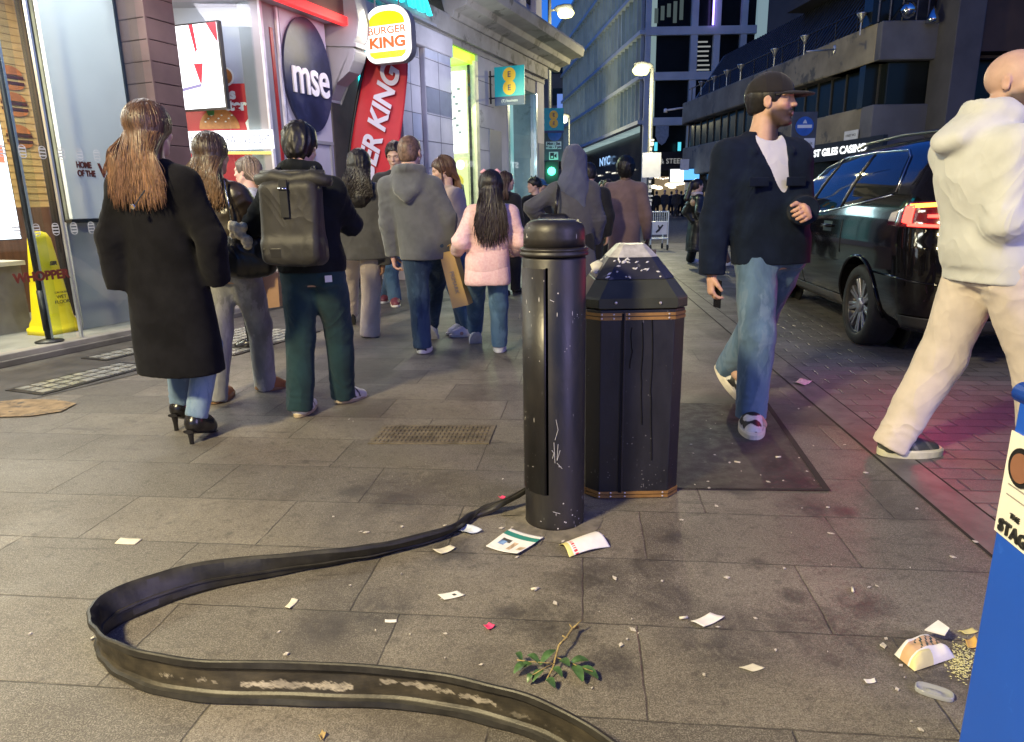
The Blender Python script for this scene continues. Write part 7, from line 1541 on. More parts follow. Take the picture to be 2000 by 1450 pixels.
pc = at(465, 455, 4.00); r = thing('plush_charm', 'small cream plush bear charm dangling from the black shoulder bag', 'plush toy', pc); Fd = Field(pc-.14, pc+.12, .006)
for d, q in (((-.02, 0, .03), .035), ((.03, 0, .03), .03), ((-.035, 0, .055), .016), ((.0, -.02, .012), .02), ((.012, 0, -.01), .032), ((.045, 0, -.045), .034), ((.05, -.01, -.075), .024), ((-.03, 0, -.015), .02), ((.0, -.02, .04), .02)): Fd.add(ell(pc+np.array(d), (q, q, q)), .008)
V, F = Fd.mesh(); V += vnormals(V, F)*(folds(V, R_(16), 120)*.004)[:, None]; obj('bear', V, F, cloth('cream_plush', (.80, .66, .40), .95, .6, 400, .25, 40, .4), r, True); MB().tube([at(452, 436, 4.05), pc+vZ*.06], .003, 6).lathe(at(453, 438, 4.04), [(.008, -.003), (.012, 0), (.008, .003)], 10, (0, 1, 0)).out('clasp', CHR, r, True)
# 3 man with the backpack
g = build_rig(3.98, (584, 243), [(588, 812, 0, 0, 0), (672, 786, .0, 6, -28)], 84, hands=((560, 430, .30), (640, 425, .30)), pel=(612, 548), tilt=16, elbow=(nrm([-.7, -.5, -.4]), nrm([.75, -.45, -.4])), sw=.208)
p = person('man seen from behind with roll-top backpack, black jacket and dark green trousers', g)
body(g, p, .007, skin=SK_PALE)
TEAL = cloth('green_twill', (.011, .033, .040), .9, .4, 800, .2, 7, .1)
trousers(g, p, TEAL, .010, rk=.052, ra=.049, rng=R_(21), amp=.011, hem=.0, waist=(.094, .060))
def sneaker(L): 
    c = np.tile(np.array([.70, .68, .62]), (len(L), 1)); m = ((L[:, 0]*40+L[:, 2]*20) % 1 < .35) & (L[:, 0] > .05) & (L[:, 0] < .10) & (L[:, 2] > .02); c[m] = (.02, .02, .02); return c
shoes(g, p, SHW, pm('gum_sole2', (.45, .36, .22), .6), L=.16, accent=(1, sneaker))
JKB = cloth('black_jacket', (.0060, .0078, .010), .8, .3, 500, .25, 8, .03, .14)
S = torso_secs(g, .512, .106, .070, w_ch=.112, d_ch=.070, w_sh=.114)
hoodp = hood(g, .120, .05, .105, .048, .045, .082, .055)
upper(g, p, JKB, .010, S, ru=.044, re=.042, rw=.038, rng=R_(22), amp=.010, freq=9, extra=hoodp)
hair_shell(g, .007, 1.17, -.40, .16, col=(.010, .009, .009), rng=R_(23), root=p, amp=.012, freq=70, mat=HAIRM2)
MB().quad(*[at(x, y, 3.83) for x, y in ((634, 539), (648, 538), (649, 551), (635, 552))]).out('label_patch', pm('patch_white', (.7, .66, .66), .7), p)
# the backpack
bc_ = at(572, 425, 3.72); bf, bl_ = g.f, g.l; r = thing('backpack', 'large black roll-top backpack with front strap on the man in green trousers', 'backpack', bc_)
BPK = cloth('backpack_fabric', (.020, .019, .017), .55, .35, 400, .3, 6, .05, .4, crease=.18); Fd = Field(bc_-.36, bc_+.36, .010); RR = np.array([bl_, bf, vZ])
def rbox(c, r_, rad, R=np.eye(3)):
    c = np.asarray(c); r_ = np.asarray(r_)
    def f(X, Y, Z):
        x, y, z = X-c[0], Y-c[1], Z-c[2]; q = [np.abs(x*R[i, 0]+y*R[i, 1]+z*R[i, 2])-(r_[i]-rad) for i in range(3)]
        return np.sqrt(sum(np.maximum(a, 0)**2 for a in q))+np.minimum(np.maximum(np.maximum(q[0], q[1]), q[2]), 0)-rad
    m = np.linalg.norm(r_); return f, c-m, c+m
Fd.add(rbox(bc_-vZ*.03, (.165, .085, .225), .05, RR), 0); Fd.add(rbox(bc_-vZ*.17-bf*.012, (.168, .085, .075), .045, RR), .02)
V, F = Fd.mesh(); V = relax(V, F, 2); N = vnormals(V, F); V = V+N*(folds(V, R_(24), 16)*.016)[:, None]; pk = obj('pack', V, F, BPK, r, True)
tz = at(572, 352, 3.70); m = MB().tube([tz-bl_*.205-vZ*.012, tz-bl_*.11+vZ*.010, tz-vZ*.004, tz+bl_*.10+vZ*.014, tz+bl_*.20+vZ*.004], [.024, .044, .038, .044, .026], 12); m.tube([tz-bl_*.17+vZ*.03, tz+bl_*.17+vZ*.035], .018, 8); m.out('roll_top', BPK, r, True)
fs = bc_-bf*.095; m = MB().box(fs-bl_*.022+vZ*.0, bl_*.044, bf*.012, vZ*.19); m.out('front_strap', pm('webbing', (.013, .013, .012), .8, 0, .2, 20, .3, 300, .002), r, bevel=.003); MB().tube([fs-bl_*.022+vZ*.145-bf*.005, fs+bl_*.022+vZ*.145-bf*.005], .006, 8).out('buckle', CHR, r, True)
MB().box(fs+bl_*.04-vZ*.205, bl_*.10, bf*.02, vZ*.05).out('brand_patch', pm('patch_black', (.008, .008, .008), .4), r, bevel=.003)
m = MB()
for sg in (1, -1): m.tube([g.sh[0 if sg > 0 else 1]*.55+g.neck*.45-bf*.03+vZ*.075, bc_+bl_*sg*.10+vZ*.24+bf*.06, bc_+bl_*sg*.09+vZ*.14-bf*.02], [.022, .024, .02], 8, flat=-bf)
m.out('shoulder_straps', BPK, r, True)
# 4 woman in profile behind
g = build_rig(5.9, (478, 308), [(500, 680), (518, 672)], 195, female=True, hface=172, hands=(None, None))
p = person('fair-haired woman in profile between the leather jacket and the backpack', g)
body(g, p, .008, skin=(.62, .40, .34)); trousers(g, p, JKB, .02, rng=R_(31)); shoes(g, p, SHB, SOLD, h=.012)
upper(g, p, cloth('pale_coat', (.35, .36, .42), .8), .016, torso_secs(g, .50, .11, .085), rng=R_(32))
hair_shell(g, .010, 1.08, -.5, .2, col=(.10, .07, .055), rng=R_(33), root=p, amp=.006, tipcol=(.38, .29, .24)); locks(g, p, 130, .34, .12, (.13, .09, .07), (.50, .38, .30), R_(34), spread=.3, rad=.009, amax=1.5)
q = at(520, 560, 6.0); r = thing('paper_bag', 'brown paper carrier bag held low behind the grey jeans', 'bag', q-vZ*.2); MB().prism([q+np.array([-.09, 0, -.2]), q+np.array([.1, 0, -.18]), q+np.array([.11, 0, .12]), q+np.array([-.06, 0, .12])], (0, .12, 0)).out('bag_body', pm('kraft_paper', (.34, .20, .10), .7, 0, .1, 8), r); MB().tube([q+np.array([-.03, .02, .12]), q+np.array([-.01, .02, .26]), q+np.array([.05, .02, .26]), q+np.array([.07, .02, .12])], .005, 6).out('handle', pm('kraft_paper', (.34, .20, .10), .7), r)
# 5 woman with curly black hair and cream trousers
g = build_rig(6.28, (701, 294), [(684, 636, .10, 52, 0), (724, 658, 0, 0, 0)], 88, female=True, hands=((676, 470, .1), (748, 515, .06)), pel=(705, 520), sw=.19, elbow=(None, nrm([.8, -.6, 0])))
p = person('woman with curly black hair, loose grey jacket and wide cream trousers', g)
body(g, p, .010, skin=SK_MED); trousers(g, p, cloth('cream_cotton', (.62, .53, .47), .9, .3, 500, .06, 6, .1), .013, rk=.052, ra=.058, rng=R_(41), amp=.010, hem=.014); shoes(g, p, SHB, SOLD, h=.009, L=.16, wid=.034, sole=.022)
GRYW = cloth('grey_wool', (.085, .085, .085), .95, .5, 500, .15, 8, .25)
S = torso_secs(g, .438, .138, .088, w_ch=.114, d_ch=.072, w_sh=.112, extra=[(.55, .122, .080)], flare=np.array([.02, -.02, 0]))
upper(g, p, GRYW, .013, S, ru=.047, re=.048, rw=.050, rng=R_(42), amp=.010, freq=8)
hair_shell(g, .010, 1.16, -.55, .18, col=(.010, .008, .008), rng=R_(43), root=p, sides=1, extra=[(cone(g.hc-g.f*.06, g.hc-g.f*.10-vZ*.28, .10, .115, g.f, 1.4), .05)], amp=.010, freq=75, mat=HAIRM2); locks(g, p, 220, .30, .165, (.010, .008, .008), (.022, .016, .014), R_(44), wave=.016, wl=.075, spread=.35, rad=.012, amax=2.0, mat=HAIRM2)
# 6 young man facing the camera
g = build_rig(7.95, (770, 279), [(757, 590), (772, 597, 0, 0, 20)], 262, tilt=18, hands=((752, 405, -.22), (738, 400, -.22)))
p = person('young man facing the camera looking down, dark jacket, jeans and dark red trainers', g)
body(g, p, .008, skin=SK_PALE); trousers(g, p, DENB, .018, rng=R_(51)); shoes(g, p, pm('dark_red_shoe', (.14, .03, .04), .5), SOLW, h=.010)
upper(g, p, cloth('charcoal_jacket', (.012, .012, .013), .6), .015, torso_secs(g, .49, .11, .085), ru=.048, re=.046, rng=R_(52)); hair_shell(g, .008, 1.18, -.26, .14, col=(.022, .014, .010), rng=R_(53), root=p, amp=.014, mat=HAIRM2)
# 7 man in the grey hoodie
g = build_rig(5.58, (800, 266), [(826, 690, 0, 4, 0), (842, 664, .08, 48, -12)], 86, hface=70, hands=((768, 500, .05), (878, 488, .02)), pel=(832, 520), sw=.212, elbow=(nrm([-.8, -.5, 0]), nrm([.9, -.5, 0])))
p = person('balding man in a grey hooded sweatshirt and dark jeans walking away', g)
body(g, p, .007, hands=[(1, dict(curl=.9))], skin=(.55, .35, .28)); trousers(g, p, DEND, .012, rk=.052, ra=.047, rng=R_(61), amp=.010, waist=(.098, .064), hem=-.006, rh=.068)
def runner(L):
    c = np.tile(np.array([.55, .55, .57]), (len(L), 1)); m = (np.sin(L[:, 0]*110+L[:, 2]*60) > .45) & (L[:, 2] > .012); c[m] = (.03, .03, .035); return c
shoes(g, p, SHW, SOLW, h=.006, L=.168, wid=.034, sole=.024, accent=(1, runner))
HOOD = cloth('grey_fleece', (.10, .105, .11), .95, .5, 600, .12, 10, .3)
hp_ = hood(g, .150, .165, .115, .050, .040, .088, .05, low=.62)
S = torso_secs(g, .452, .112, .072, w_ch=.116, d_ch=.074, w_sh=.116, extra=[(.485, .112, .072), (.50, .119, .077), (.56, .119, .078)])
upper(g, p, HOOD, .011, S, ru=.041, re=.040, rw=.036, rng=R_(62), amp=.010, freq=9, extra=hp_, name='hoodie')
hair_shell(g, .008, 1.012, -.30, .05, col=(.14, .085, .06), rng=R_(63), root=p, amp=.003, mat=HAIRM2)
MB().tube([g.neck+g.l*.055*g.H*.0+nrm(-g.f*math.cos(a)+g.l*math.sin(a))*.072+vZ*.055 for a in np.linspace(-1.6, 1.6, 14)], .016, 8).out('shirt_collar', cloth('dark_collar', (.015, .018, .03), .8), p, True)
# his paper carrier bag
r = thing('carrier_bag', 'tan paper carrier bag with grey printing between the hoodie and the pink coat', 'bag', at(888, 600, 5.5)); PBk = pm('tan_paper', (.58, .38, .13), .65, 0, .06, 5)
q4 = [at(x, y, 5.48) for x, y in ((884, 603), (915, 596), (884, 490), (858, 495))]; m = MB().prism(q4, (.03, .13, .0)); m.out('bag_body', PBk, r)
e1 = q4[1]-q4[0]; e2 = q4[3]-q4[0]; PP_ = Plane(q4[0]+np.array([0, -.002, 0]), e1, nrm(e2)); PP_.text('lettering', 'PRIMARK', .062, .20, .045, pm('print_grey', (.22, .2, .22), .6), r, .003, rot=-math.pi/2+.04)
MB().tube([q4[3]+np.array([.04, .02, 0]), q4[3]+np.array([.06, .03, .05]), q4[2]+np.array([-.02, .03, .05]), q4[2]+np.array([-.02, .02, 0])], .005, 6).out('handle', PBk, r)
# 8 girl in the pink coat
g = build_rig(5.40, (958, 335), [(929, 672, .055, 50, 8), (976, 688, 0, 0, 0)], 90, female=True, hands=((893, 490, .10), (1008, 490, .14)), pel=(952, 545), sw=.195, elbow=(nrm([-.35, -.6, -.8]), nrm([.35, -.5, -.8])))
p = person('girl with long black hair, quilted pink coat, blue jeans and white trainers', g)
body(g, p, .008, hands=[(0, dict(curl=.9))], skin=(.55, .36, .28)); trousers(g, p, denim('child_denim', (.075, .15, .26), (.15, .26, .38)), .011, rk=.054, ra=.048, rng=R_(71), amp=.007, hem=-.020, waist=(.097, .066)); shoes(g, p, SHW, SHW, h=.006, L=.172, wid=.038, sole=.024)
PNK = NG('pink_quilt'); v_ = PNK.objc(); wv = PNK.new('ShaderNodeTexWave', wave_type='BANDS', bands_direction='Z'); PNK.ln(PNK.scale(v_, (1, 1, 1)), wv.inputs['Vector']); wv.inputs['Scale'].default_value = 2.2; wv.inputs['Distortion'].default_value = 3.2; wv.inputs['Detail'].default_value = 1
nn_ = PNK.noise(v_, 60, 4); PNK.col(PNK.mix(PNK.ramp(nn_, .3, .7), (.76, .46, .46), (.84, .58, .56))); PNK.rough(.6); PNK.b.inputs['Sheen Weight'].default_value = .2; PNK.bump(PNK.math('ADD', PNK.math('POWER', wv.outputs['Fac'], .35), PNK.math('MULTIPLY', nn_, .12)), .6, .012)
S = torso_secs(g, .405, .124, .086, w_ch=.112, d_ch=.076, w_sh=.104, extra=[(.43, .128, .090), (.55, .122, .086)]); upper(g, p, PNK.m, .010, S, ru=.044, re=.046, rw=.040, rng=R_(72), amp=.010, freq=14, name='coat')
hair_shell(g, .009, 1.12, -.5, .2, col=(.008, .006, .006), rng=R_(73), root=p, sides=1, extra=[(cone(g.hc-g.f*.04, g.hc-g.f*.085-vZ*.34, .09, .045, g.f, 2.0), .05)], amp=.007); locks(g, p, 300, .46, .158, (.008, .006, .006), (.03, .02, .017), R_(74), wave=.008, wl=.2, spread=.45, rad=.009, amax=1.7, zjit=.3)
locks(g, p, 140, .47, .162, (.008, .006, .006), (.03, .02, .017), R_(76), wave=.006, wl=.14, spread=.52, rad=.0022, amax=1.9, zjit=.45, part='loose_strands')
m = MB(); tb = g.top-g.f*.03-vZ*.01
for sg in (1, -1): m.tube([tb+g.l*.015*sg, tb+g.l*.05*sg+vZ*.012, tb+g.l*.075*sg+vZ*.0], [.006, .018, .008], 8)
for k in range(-2, 3): m.lathe(tb+g.l*.022*k-g.f*.01, [(.002, -.012), (.012, 0), (.002, .012)], 8)
m.out('hair_bow', pm('bow_pink', (.75, .40, .45), .6), p, True)
tag(MB().tube([at(1010, 470, 5.5), at(1018, 484, 5.48), at(1022, 500, 5.5)], [.03, .055, .03], 10).out('pink_scarf', PNK.m, None, True), 'bundle of pink quilted cloth carried at the right of the pink coat', 'scarf')
# 9 woman in beige, facing left
g = build_rig(6.62, (863, 308), [(905, 650), (918, 656, 0, 0, -20)], 220, female=True, hface=190, tilt=14, pel=(885, 500), hands=(None, (872, 470, -.15)))
p = person('woman with a fringe and brown hair in a beige knit, facing left', g)
body(g, p, .008, skin=SK_PALE); trousers(g, p, DENB, .018, rng=R_(81)); shoes(g, p, SHW, SOLW, h=.010)
upper(g, p, cloth('beige_knit', (.46, .35, .29), .95, .5, 250, .08, 9, .3), .014, torso_secs(g, .47, .112, .09), ru=.048, re=.046, rng=R_(82), name='sweater'); hair_shell(g, .009, 1.10, -.5, .09, col=(.07, .035, .022), rng=R_(83), root=p, amp=.006, tipcol=(.16, .09, .06)); locks(g, p, 110, .22, .11, (.07, .035, .022), (.17, .09, .06), R_(84), spread=.25, rad=.010, amax=1.9)
# 10 - 15 further walkers
DKC = cloth('dark_coat', (.012, .012, .014), .85); NAVY = cloth('navy_cloth', (.012, .017, .035), .85)
def walker(label, Y0, head, face, top, hairc, skin=SK_PALE, female=True, hface=None, coat=.48, hair='long', bottom=None, tilt=0, seed=0, h=.022, shoe=None, hd=.012, dx=(-14, 14), **kw):
    z = G(head[0], 900); yb = None
    base = np.array([at(head[0], head[1], Y0)[0], Y0, 0]); pa = proj(base+np.array([-.09, -.1, 0])); pb = proj(base+np.array([.09, .12, 0])); g = build_rig(Y0, head, [pa, pb], face, female=female, hface=hface, tilt=tilt, **kw); p = person(label, g)
    if math.sin(math.radians(face)) < 0: pass
    body(g, p, hd, skin=skin, h=.024); trousers(g, p, bottom or DKC, h, rng=R_(seed)); shoes(g, p, shoe or SHB, SOLD, h=.014)
    S = torso_secs(g, coat, .112 if coat > .4 else .125, .088, extra=None if coat > .4 else [(.52, .115, .09)]); upper(g, p, top, h*.8, S, ru=.048, re=.045, rng=R_(seed+1), name='coat')
    if hair == 'long': hair_shell(g, hd, 1.10, -.5, .16, col=hairc, rng=R_(seed+2), root=p, amp=.007); locks(g, p, 60, .26, .12, hairc, tuple(x*1.6 for x in hairc), R_(seed+3), spread=.3, rad=.014, amax=1.9)
    elif hair == 'short': hair_shell(g, hd, 1.10, -.28, .12, col=hairc, rng=R_(seed+2), root=p, amp=.008, mat=HAIRM2)
    elif hair == 'afro': hair_shell(g, hd*.8, 1.42, -.5, .12, col=hairc, rng=R_(seed+2), root=p, amp=.012, freq=90, mat=HAIRM2)
    return g, p
walker('dark-haired woman in black seen in right profile beside the blue shop window', 9.2, (990, 337), 60, DKC, (.05, .028, .02), hface=20, seed=101)
g, p = walker('person in black wearing a knitted hat with two small ears', 10.4, (1042, 347), 250, DKC, (.01, .01, .01), hface=200, seed=111, hair='none')
hair_shell(g, .012, 1.13, -.15, .02, col=(.012, .012, .013), rng=R_(112), root=p, amp=.003, mat=HAIRM2, name='knit_hat', extra=[(cone(g.top+g.hl*.07-vZ*.03, g.top+g.hl*.09+vZ*.035, .03, .008), .01), (cone(g.top-g.hl*.07-vZ*.03, g.top-g.hl*.09+vZ*.035, .03, .008), .01)])
g, p = walker('person in a bright blue cap and black jacket among the dark crowd', 11.2, (1056, 350), 330, NAVY, (.02, .014, .01), hface=345, seed=121, female=False, hair='short')
CAPB = cloth('cap_blue', (.02, .10, .25), .8)
def cap(g, root, mat, h=.008, brim=True):
    s, R, c0 = g.hh, g.hR, g.hc; w = lambda x, y, z: c0+(R[0]*x+R[1]*y+R[2]*z)*s; Fd = Field(c0-s*1.2, c0+s*1.2, h); Fd.add(ell(w(-.05, 0, .135), np.array([.475, .385, .43])*s, R), 0); Fd.keep(w(0, 0, .13), nrm(-R[2]-R[0]*.10)); Fd.add(cone(w(-.40, 0, .15), w(-.41, 0, .03), .10*s, .07*s), .08*s)
    V, F = Fd.mesh(); V = relax(V, F, 2); V += vnormals(V, F)*(folds(V, R_(5), 22)*.002)[:, None]; c = obj('cap', V, F, mat, root, True)
    if brim:
        m = []; n = 14; Vb = []
        for z in (0, -.022):
            for j in range(n+1):
                a = -math.pi/2+math.pi*j/n
                for rr, dz in ((.36, 0), (.62, 0), (.80, -.02)): Vb.append(w(.16+rr*math.cos(a)*.82-.02, .36*math.sin(a)*(1 if rr < .5 else 1.02), .16+z-.13*max(0, rr*math.cos(a)-.2)+dz-.10*(math.sin(a)**2)*.6))
        k = 3; Fb = [(j*k+i, j*k+i+1, (j+1)*k+i+1, (j+1)*k+i) for j in range(n) for i in range(k-1)]; off = (n+1)*k; Fb += [tuple(off+q for q in f) for f in Fb]; Fb += [(j*k+2, off+j*k+2, off+(j+1)*k+2, (j+1)*k+2) for j in range(n)]
        obj('brim', Vb, Fb, mat, c, True)
    return c
cap(g, p, CAPB, .012)
walker('dark-haired walker half hidden behind the grey headscarf', 8.4, (1151, 319), 85, DKC, (.012, .010, .010), seed=131, female=False, hair='short')
walker('woman facing the camera between the grey headscarf and the taupe coat', 12.2, (1187, 351), 262, DKC, (.03, .02, .015), seed=141)
walker('distant walker in black behind the taupe coat collar', 13.2, (1178, 353), 265, NAVY, (.02, .015, .012), seed=143, female=False, hair='short')
# woman in grey headscarf and long coat
g = build_rig(6.42, (1123, 291), [(1108, 652), (1140, 655)], 82, female=True, hface=70, hands=((1062, 440, .12), (1158, 470, .10)), elbow=(nrm([-.9, -.4, 0]), None))
p = person('woman in a blue grey headscarf and long belted grey coat behind the bollard', g)
GRYC = cloth('slate_coat', (.072, .072, .082), .9, .4, 500, .12, 8, .2); SCF = cloth('slate_scarf', (.075, .085, .135), .85, .3, 400, .1, 8, .2)
body(g, p, .010, skin=SK_MED); trousers(g, p, DKC, .02, rng=R_(151)); shoes(g, p, SHB, SOLD, h=.012)
S = torso_secs(g, .16, .150, .098, w_ch=.108, d_ch=.070, w_sh=.116, extra=[(.35, .132, .088), (.54, .102, .066)], flare=np.array([.0, -.0, 0])); upper(g, p, GRYC, .012, S, ru=.046, re=.046, rw=.048, rng=R_(152), amp=.014, freq=9, name='coat')
s = g.hh; Fd = Field(g.hc-.36-vZ*.25, g.hc+.32, .009); Fd.add(ell(g.hc-g.hf*.02+vZ*.012, np.array([.138, .118, .155]), g.hR), 0); Fd.add(cone(g.hc-g.f*.03-vZ*.06, g.neck-vZ*.02-g.f*.02, .115, .135, g.f, 1.1), .05)
for sg in (1, -1): Fd.add(cone(g.neck-g.f*.03+vZ*.02, g.neck+g.l*sg*.12-vZ*.055-g.f*.03, .075, .05), .05)
Fd.add(cone(g.neck-g.f*.075-vZ*.0, g.neck-g.f*.115-g.l*.09-vZ*.20, .125, .03, g.f, 2.2), .05); Fd.sub(ell(g.hc+g.hf*.16-vZ*.005, np.array([.085, .075, .09]), g.hR), .02)
V, F = Fd.mesh(); V = relax(V, F, 2); V += vnormals(V, F)*(folds(V, R_(153), 16, 5, (1, 1, .7))*.016)[:, None]; obj('headscarf', V, F, SCF, p, True)
r = thing('handbag', 'dark handbag strap and bag on the left shoulder of the grey coat', 'bag', at(1090, 440, 6.25)); MB().tube([at(1092, 352, 6.36), at(1088, 390, 6.22), at(1084, 425, 6.22)], .014, 8, flat=(0, 1, 0)).out('strap', SHB, r, True)
q = at(1080, 440, 6.22); Fd = Field(q-.25, q+.25, .014); Fd.add(rbox(q, (.14, .06, .10), .05), 0); V, F = Fd.mesh(); obj('bag_body', V, F, BAGL, r, True)
# person in the taupe coat
TAU = cloth('taupe_wool', (.20, .135, .12), .95, .4, 500, .10, 8, .25)
g, p = walker('person in a taupe wool coat with round black hair seen from behind', 8.9, (1222, 310), 86, TAU, (.006, .006, .006), skin=SK_DARK, coat=.22, hair='afro', seed=161, h=.016, hands=((1190, 462, .03), (1264, 468, -.02)), sw=.225)
r = thing('carrier_bag', 'small kraft paper bag held low by the person in the taupe coat', 'bag', at(1262, 540, 8.8)); q = at(1262, 515, 8.7); MB().prism([q+np.array(v) for v in ((-.11, 0, -.2), (.11, 0, -.2), (.12, 0, .17), (-.12, 0, .16))], (0, .12, 0)).out('bag_body', pm('kraft_tan', (.46, .30, .18), .7, 0, .06, 6), r); MB().tube([q+np.array([-.05, .0, .16]), at(1264, 474, 8.72), q+np.array([.05, 0, .17])], .006, 6).out('handle', BLACK, r)
# couple by the car
LCO = cloth('black_leather_coat', (.016, .016, .017), .32, .3, 40, .35, 8, 0, .6)
g = build_rig(12.3, (1364, 350), [(1348, 514, 0, 0, 0), (1380, 520, 0, 20, 0)], 12, female=True, hands=('pocket', 'pocket'))
p = person('woman with a dark ponytail, long black leather coat and pale scarf', g)
body(g, p, .010, skin=SK_PALE, h=.024); trousers(g, p, DKC, .02, rk=.052, ra=.058, rng=R_(171)); shoes(g, p, SHW, SOLW, h=.012, L=.18)
S = torso_secs(g, .18, .135, .12, extra=[(.4, .125, .105), (.55, .115, .092)]); upper(g, p, LCO, .016, S, ru=.052, re=.05, rng=R_(172), name='coat', amp=.014)
hair_shell(g, .011, 1.06, -.4, .16, col=(.012, .008, .008), rng=R_(173), root=p, amp=.005, extra=[(cone(g.hc-g.hf*.13+vZ*.02, g.hc-g.hf*.20-vZ*.22, .045, .05), .03)]); MB().tube([g.neck+nrm(g.f*math.cos(a)+g.l*math.sin(a))*.085+vZ*.02 for a in np.linspace(0, 6.28, 18)], .035, 8).tube([g.neck+g.f*.09, g.neck+g.f*.12-vZ*.22], [.03, .02], 8).out('scarf', cloth('pale_scarf', (.58, .50, .50), .95), p, True)
g = build_rig(12.55, (1396, 345), [(1402, 517), (1420, 519)], 185, female=False, hands=(None, None))
p = person('companion in black facing the ponytailed woman beside the capped man', g)
body(g, p, .010, skin=SK_PALE, h=.024); trousers(g, p, cloth('brown_trouser', (.10, .06, .05), .8), .02, rng=R_(181)); shoes(g, p, SHW, SOLW, h=.012, L=.18); upper(g, p, DKC, .018, torso_secs(g, .45, .12, .092), rng=R_(182)); hair_shell(g, .011, 1.10, -.45, .14, col=(.012, .01, .01), rng=R_(183), root=p, amp=.006)
# 18 man in the cap
g = build_rig(3.72, (1511, 146), [(1422, 776, .115, 42, 25), (1465, 832, 0, 3, -28)], 283, H=1.82, hface=330, hands=((1572, 412, -.30), (1390, 538, -.02)), pel=(1502, 560), sw=.206, elbow=(nrm([.35, .7, -.7]), nrm([-.5, .7, 0])), tilt=-3)
p = person('young man in a black cap, navy overshirt and blue jeans walking forward', g)
body(g, p, .0055, hands=[(0, dict(curl=1.15, palm=-vZ*.5-g.l)), (1, dict(curl=.75, palm=g.l*.8+g.f*.2))], skin=(.52, .32, .23), stub=(.92, (.030, .018, .013)), h=.014)
trousers(g, p, denim('blue_jeans', (.085, .145, .225), (.18, .25, .33)), .010, rk=.052, ra=.048, rng=R_(191), amp=.010, hem=-.008, waist=(.094, .060))
def cage(L):
    c = np.tile(np.array([.62, .60, .55]), (len(L), 1)); m = (np.sin(L[:, 0]*150+L[:, 2]*40)+np.sin(L[:, 0]*60-L[:, 2]*170+1)+np.sin(L[:, 1]*180) > .35); c[m] = (.015, .015, .015); c[(L[:, 2] > .055)] = (.015, .015, .015); return c
shoes(g, p, SHW, pm('sole_cream', (.66, .60, .48), .55, 0, .1, 20), h=.0055, L=.172, wid=.036, sole=.026, accent=(1, cage))
NVJ = cloth('navy_overshirt', (.0080, .0130, .028), .95, .45, 500, .25, 8, .03, .10)
S = torso_secs(g, .478, .108, .068, w_ch=.112, d_ch=.070, w_sh=.116)
S2 = [(z, a, b, c*.90, d*.90) for z, a, b, c, d in S]
fr_ = g.neck+g.f*.085*g.H/1.82
upper(g, p, cloth('white_tshirt', (.62, .61, .62), .9, .3, 500, .05, 9, .1), .010, [(z, a, b, c*.86, d*.94) for z, a, b, c, d in S if z > .56*g.H], ru=.034, re=.030, rw=.026, sleeve=.2, rng=R_(192), amp=.0015, name='tshirt', cuts=[(ell(g.neck+g.f*.05+vZ*.055, (.080, .080, .06)), .01)])
vcut = [(cone(g.neck+g.f*.105+vZ*.02, g.pel+g.f*.155+vZ*.20, .085, .010), .006)]
col_ = [(cone(g.neck-g.f*.065+vZ*.028, g.neck-g.l*.09+g.f*.0+vZ*.018, .026, .030), .015), (cone(g.neck-g.f*.065+vZ*.028, g.neck+g.l*.09+g.f*.0+vZ*.018, .026, .030), .015), (cone(g.neck+g.l*.09+vZ*.018, g.neck+g.l*.105+g.f*.10-vZ*.06, .028, .026), .012), (cone(g.neck-g.l*.09+vZ*.018, g.neck-g.l*.105+g.f*.10-vZ*.06, .028, .026), .012)]
upper(g, p, NVJ, .009, S, ru=.046, re=.043, rw=.040, rng=R_(193), amp=.008, freq=8, extra=col_, cuts=vcut, name='overshirt')
hair_shell(g, .007, 1.035, -.22, .10, col=(.008, .006, .006), rng=R_(194), root=p, bulk=False, amp=.004, mat=HAIRM2)
cap(g, p, cloth('cap_black', (.014, .012, .012), .85, .3, 600), .007)
ch_ = g.sc+g.f*.165-vZ*.16
for sg in (1, -1):
    m = MB(); q0 = ch_+g.l*.105*sg; m.box(q0-g.l*.055-vZ*.012, g.l*.11, g.f*.012-g.f*.02, vZ*.045); m.out('pocket_flap', NVJ, p, bevel=.006)
ph = g.wr[1]+nrm(g.wr[1]-g.elb[1])*.10+g.f*.012+g.l*.03
tag(MB().box(ph-vZ*.075-g.f*.035, g.f*.07, g.l*.009, vZ*.15).out('phone', pm('phone_black', (.015, .015, .016), .15, .3), None, bevel=.005), 'dark phone held down in the hand of the capped man', 'phone')
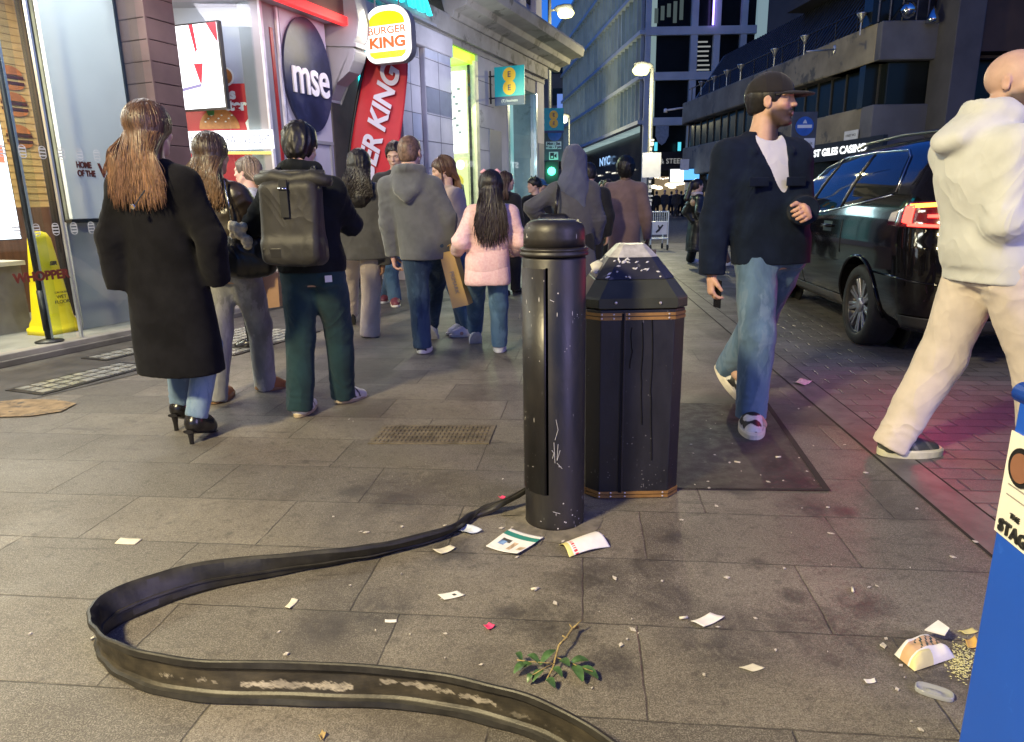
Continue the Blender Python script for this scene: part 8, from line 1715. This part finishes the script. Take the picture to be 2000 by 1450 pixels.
# 19 bald man in the cream hoodie
g = build_rig(2.95, (1998, 95), [(1741, 890, .0, 2, 0), (2030, 940, 0, -8, 0)], 2, hface=-58, hands=((2080, 430, .10), (2085, 415, -.16)), pel=(1930, 590), sw=.215, neckback=.075, elbow=(nrm([-.5, .1, -1]), nrm([-.45, -.12, -1])))
p = person('bald bearded man in a cream hooded top and beige trousers striding right', g)
body(g, p, .006, skin=(.55, .36, .29), stub=(.9, (.05, .035, .03)), h=.014)
trousers(g, p, cloth('beige_chino', (.64, .56, .48), .85, .35, 600, .08, 8, .1), .010, rk=.056, ra=.048, rng=R_(201), amp=.011, hem=-.004, waist=(.100, .066), rh=.070)
def trail(L):
    c = np.tile(np.array([.05, .055, .048]), (len(L), 1)); c[(L[:, 0] < .045) & (L[:, 2] > .035) & (L[:, 2] < .065)] = (.35, .40, .34); m = np.sin(L[:, 0]*140+L[:, 2]*90) > .75; c[m] = (.12, .12, .11); return c
shoes(g, p, SHW, pm('sole_yellowish', (.60, .58, .40), .55, 0, .1, 20), h=.0055, L=.172, wid=.036, sole=.026, accent=(1, trail))
CRH = cloth('cream_fleece', (.59, .60, .57), .95, .4, 500, .05, 9, .25)
hp_ = hood(g, .165, .045, .085, .062, .046, .092, .085, .042, fwd=.05)
S = torso_secs(g, .478, (.112), .090, w_ch=.112, d_ch=.092, w_sh=.116, extra=[(.505, .112, .090), (.520, .120, .102), (.56, .121, .104)])
upper(g, p, CRH, .010, S, ru=.046, re=.046, rw=.040, rng=R_(202), amp=.011, freq=8, extra=hp_, name='hoodie')
# far walkers across the road
FARC = [(.012, .012, .014), (.05, .045, .045), (.02, .022, .035), (.06, .05, .04)]
far_lab = ['far walker in black, leftmost of the group under the globe lamps', 'far grey-haired walker with a light collar under the globe lamps', 'far walker in a dark jacket, third under the globe lamps', 'far walker in black leaning sideways in the middle of the cafe group', 'far walker in dark clothes near the right of the cafe group', 'far walker at the right end of the group before the cafe']
for i, px in enumerate((1282, 1298, 1311, 1321, 1330, 1340)):
    Y0 = 46+1.2*(i % 3); base = np.array([at(px, 390, Y0)[0], Y0, .0]); tp = proj(base+vZ*(1.72+.08*(i % 2))); f0, f1 = proj(base+np.array([-.16, 0, 0])), proj(base+np.array([.16, .2, 0])); g = build_rig(Y0, tp, [f0, f1], 250 if i % 2 else 90); p = person(far_lab[i], g, 'walkers across the road'); cm = cloth('far_cloth_%d' % (i % 4), FARC[i % 4], .8)
    body(g, p, .03, skin=SK_PALE, h=.045); trousers(g, p, cm, .035, rng=R_(300+i)); upper(g, p, cm, .03, torso_secs(g, .46, .12, .09), rng=R_(310+i)); hair_shell(g, .03, 1.1, -.3, .1, col=(.25, .24, .22) if i == 1 else (.015, .012, .01), rng=R_(320+i), root=p, mat=HAIRM2)
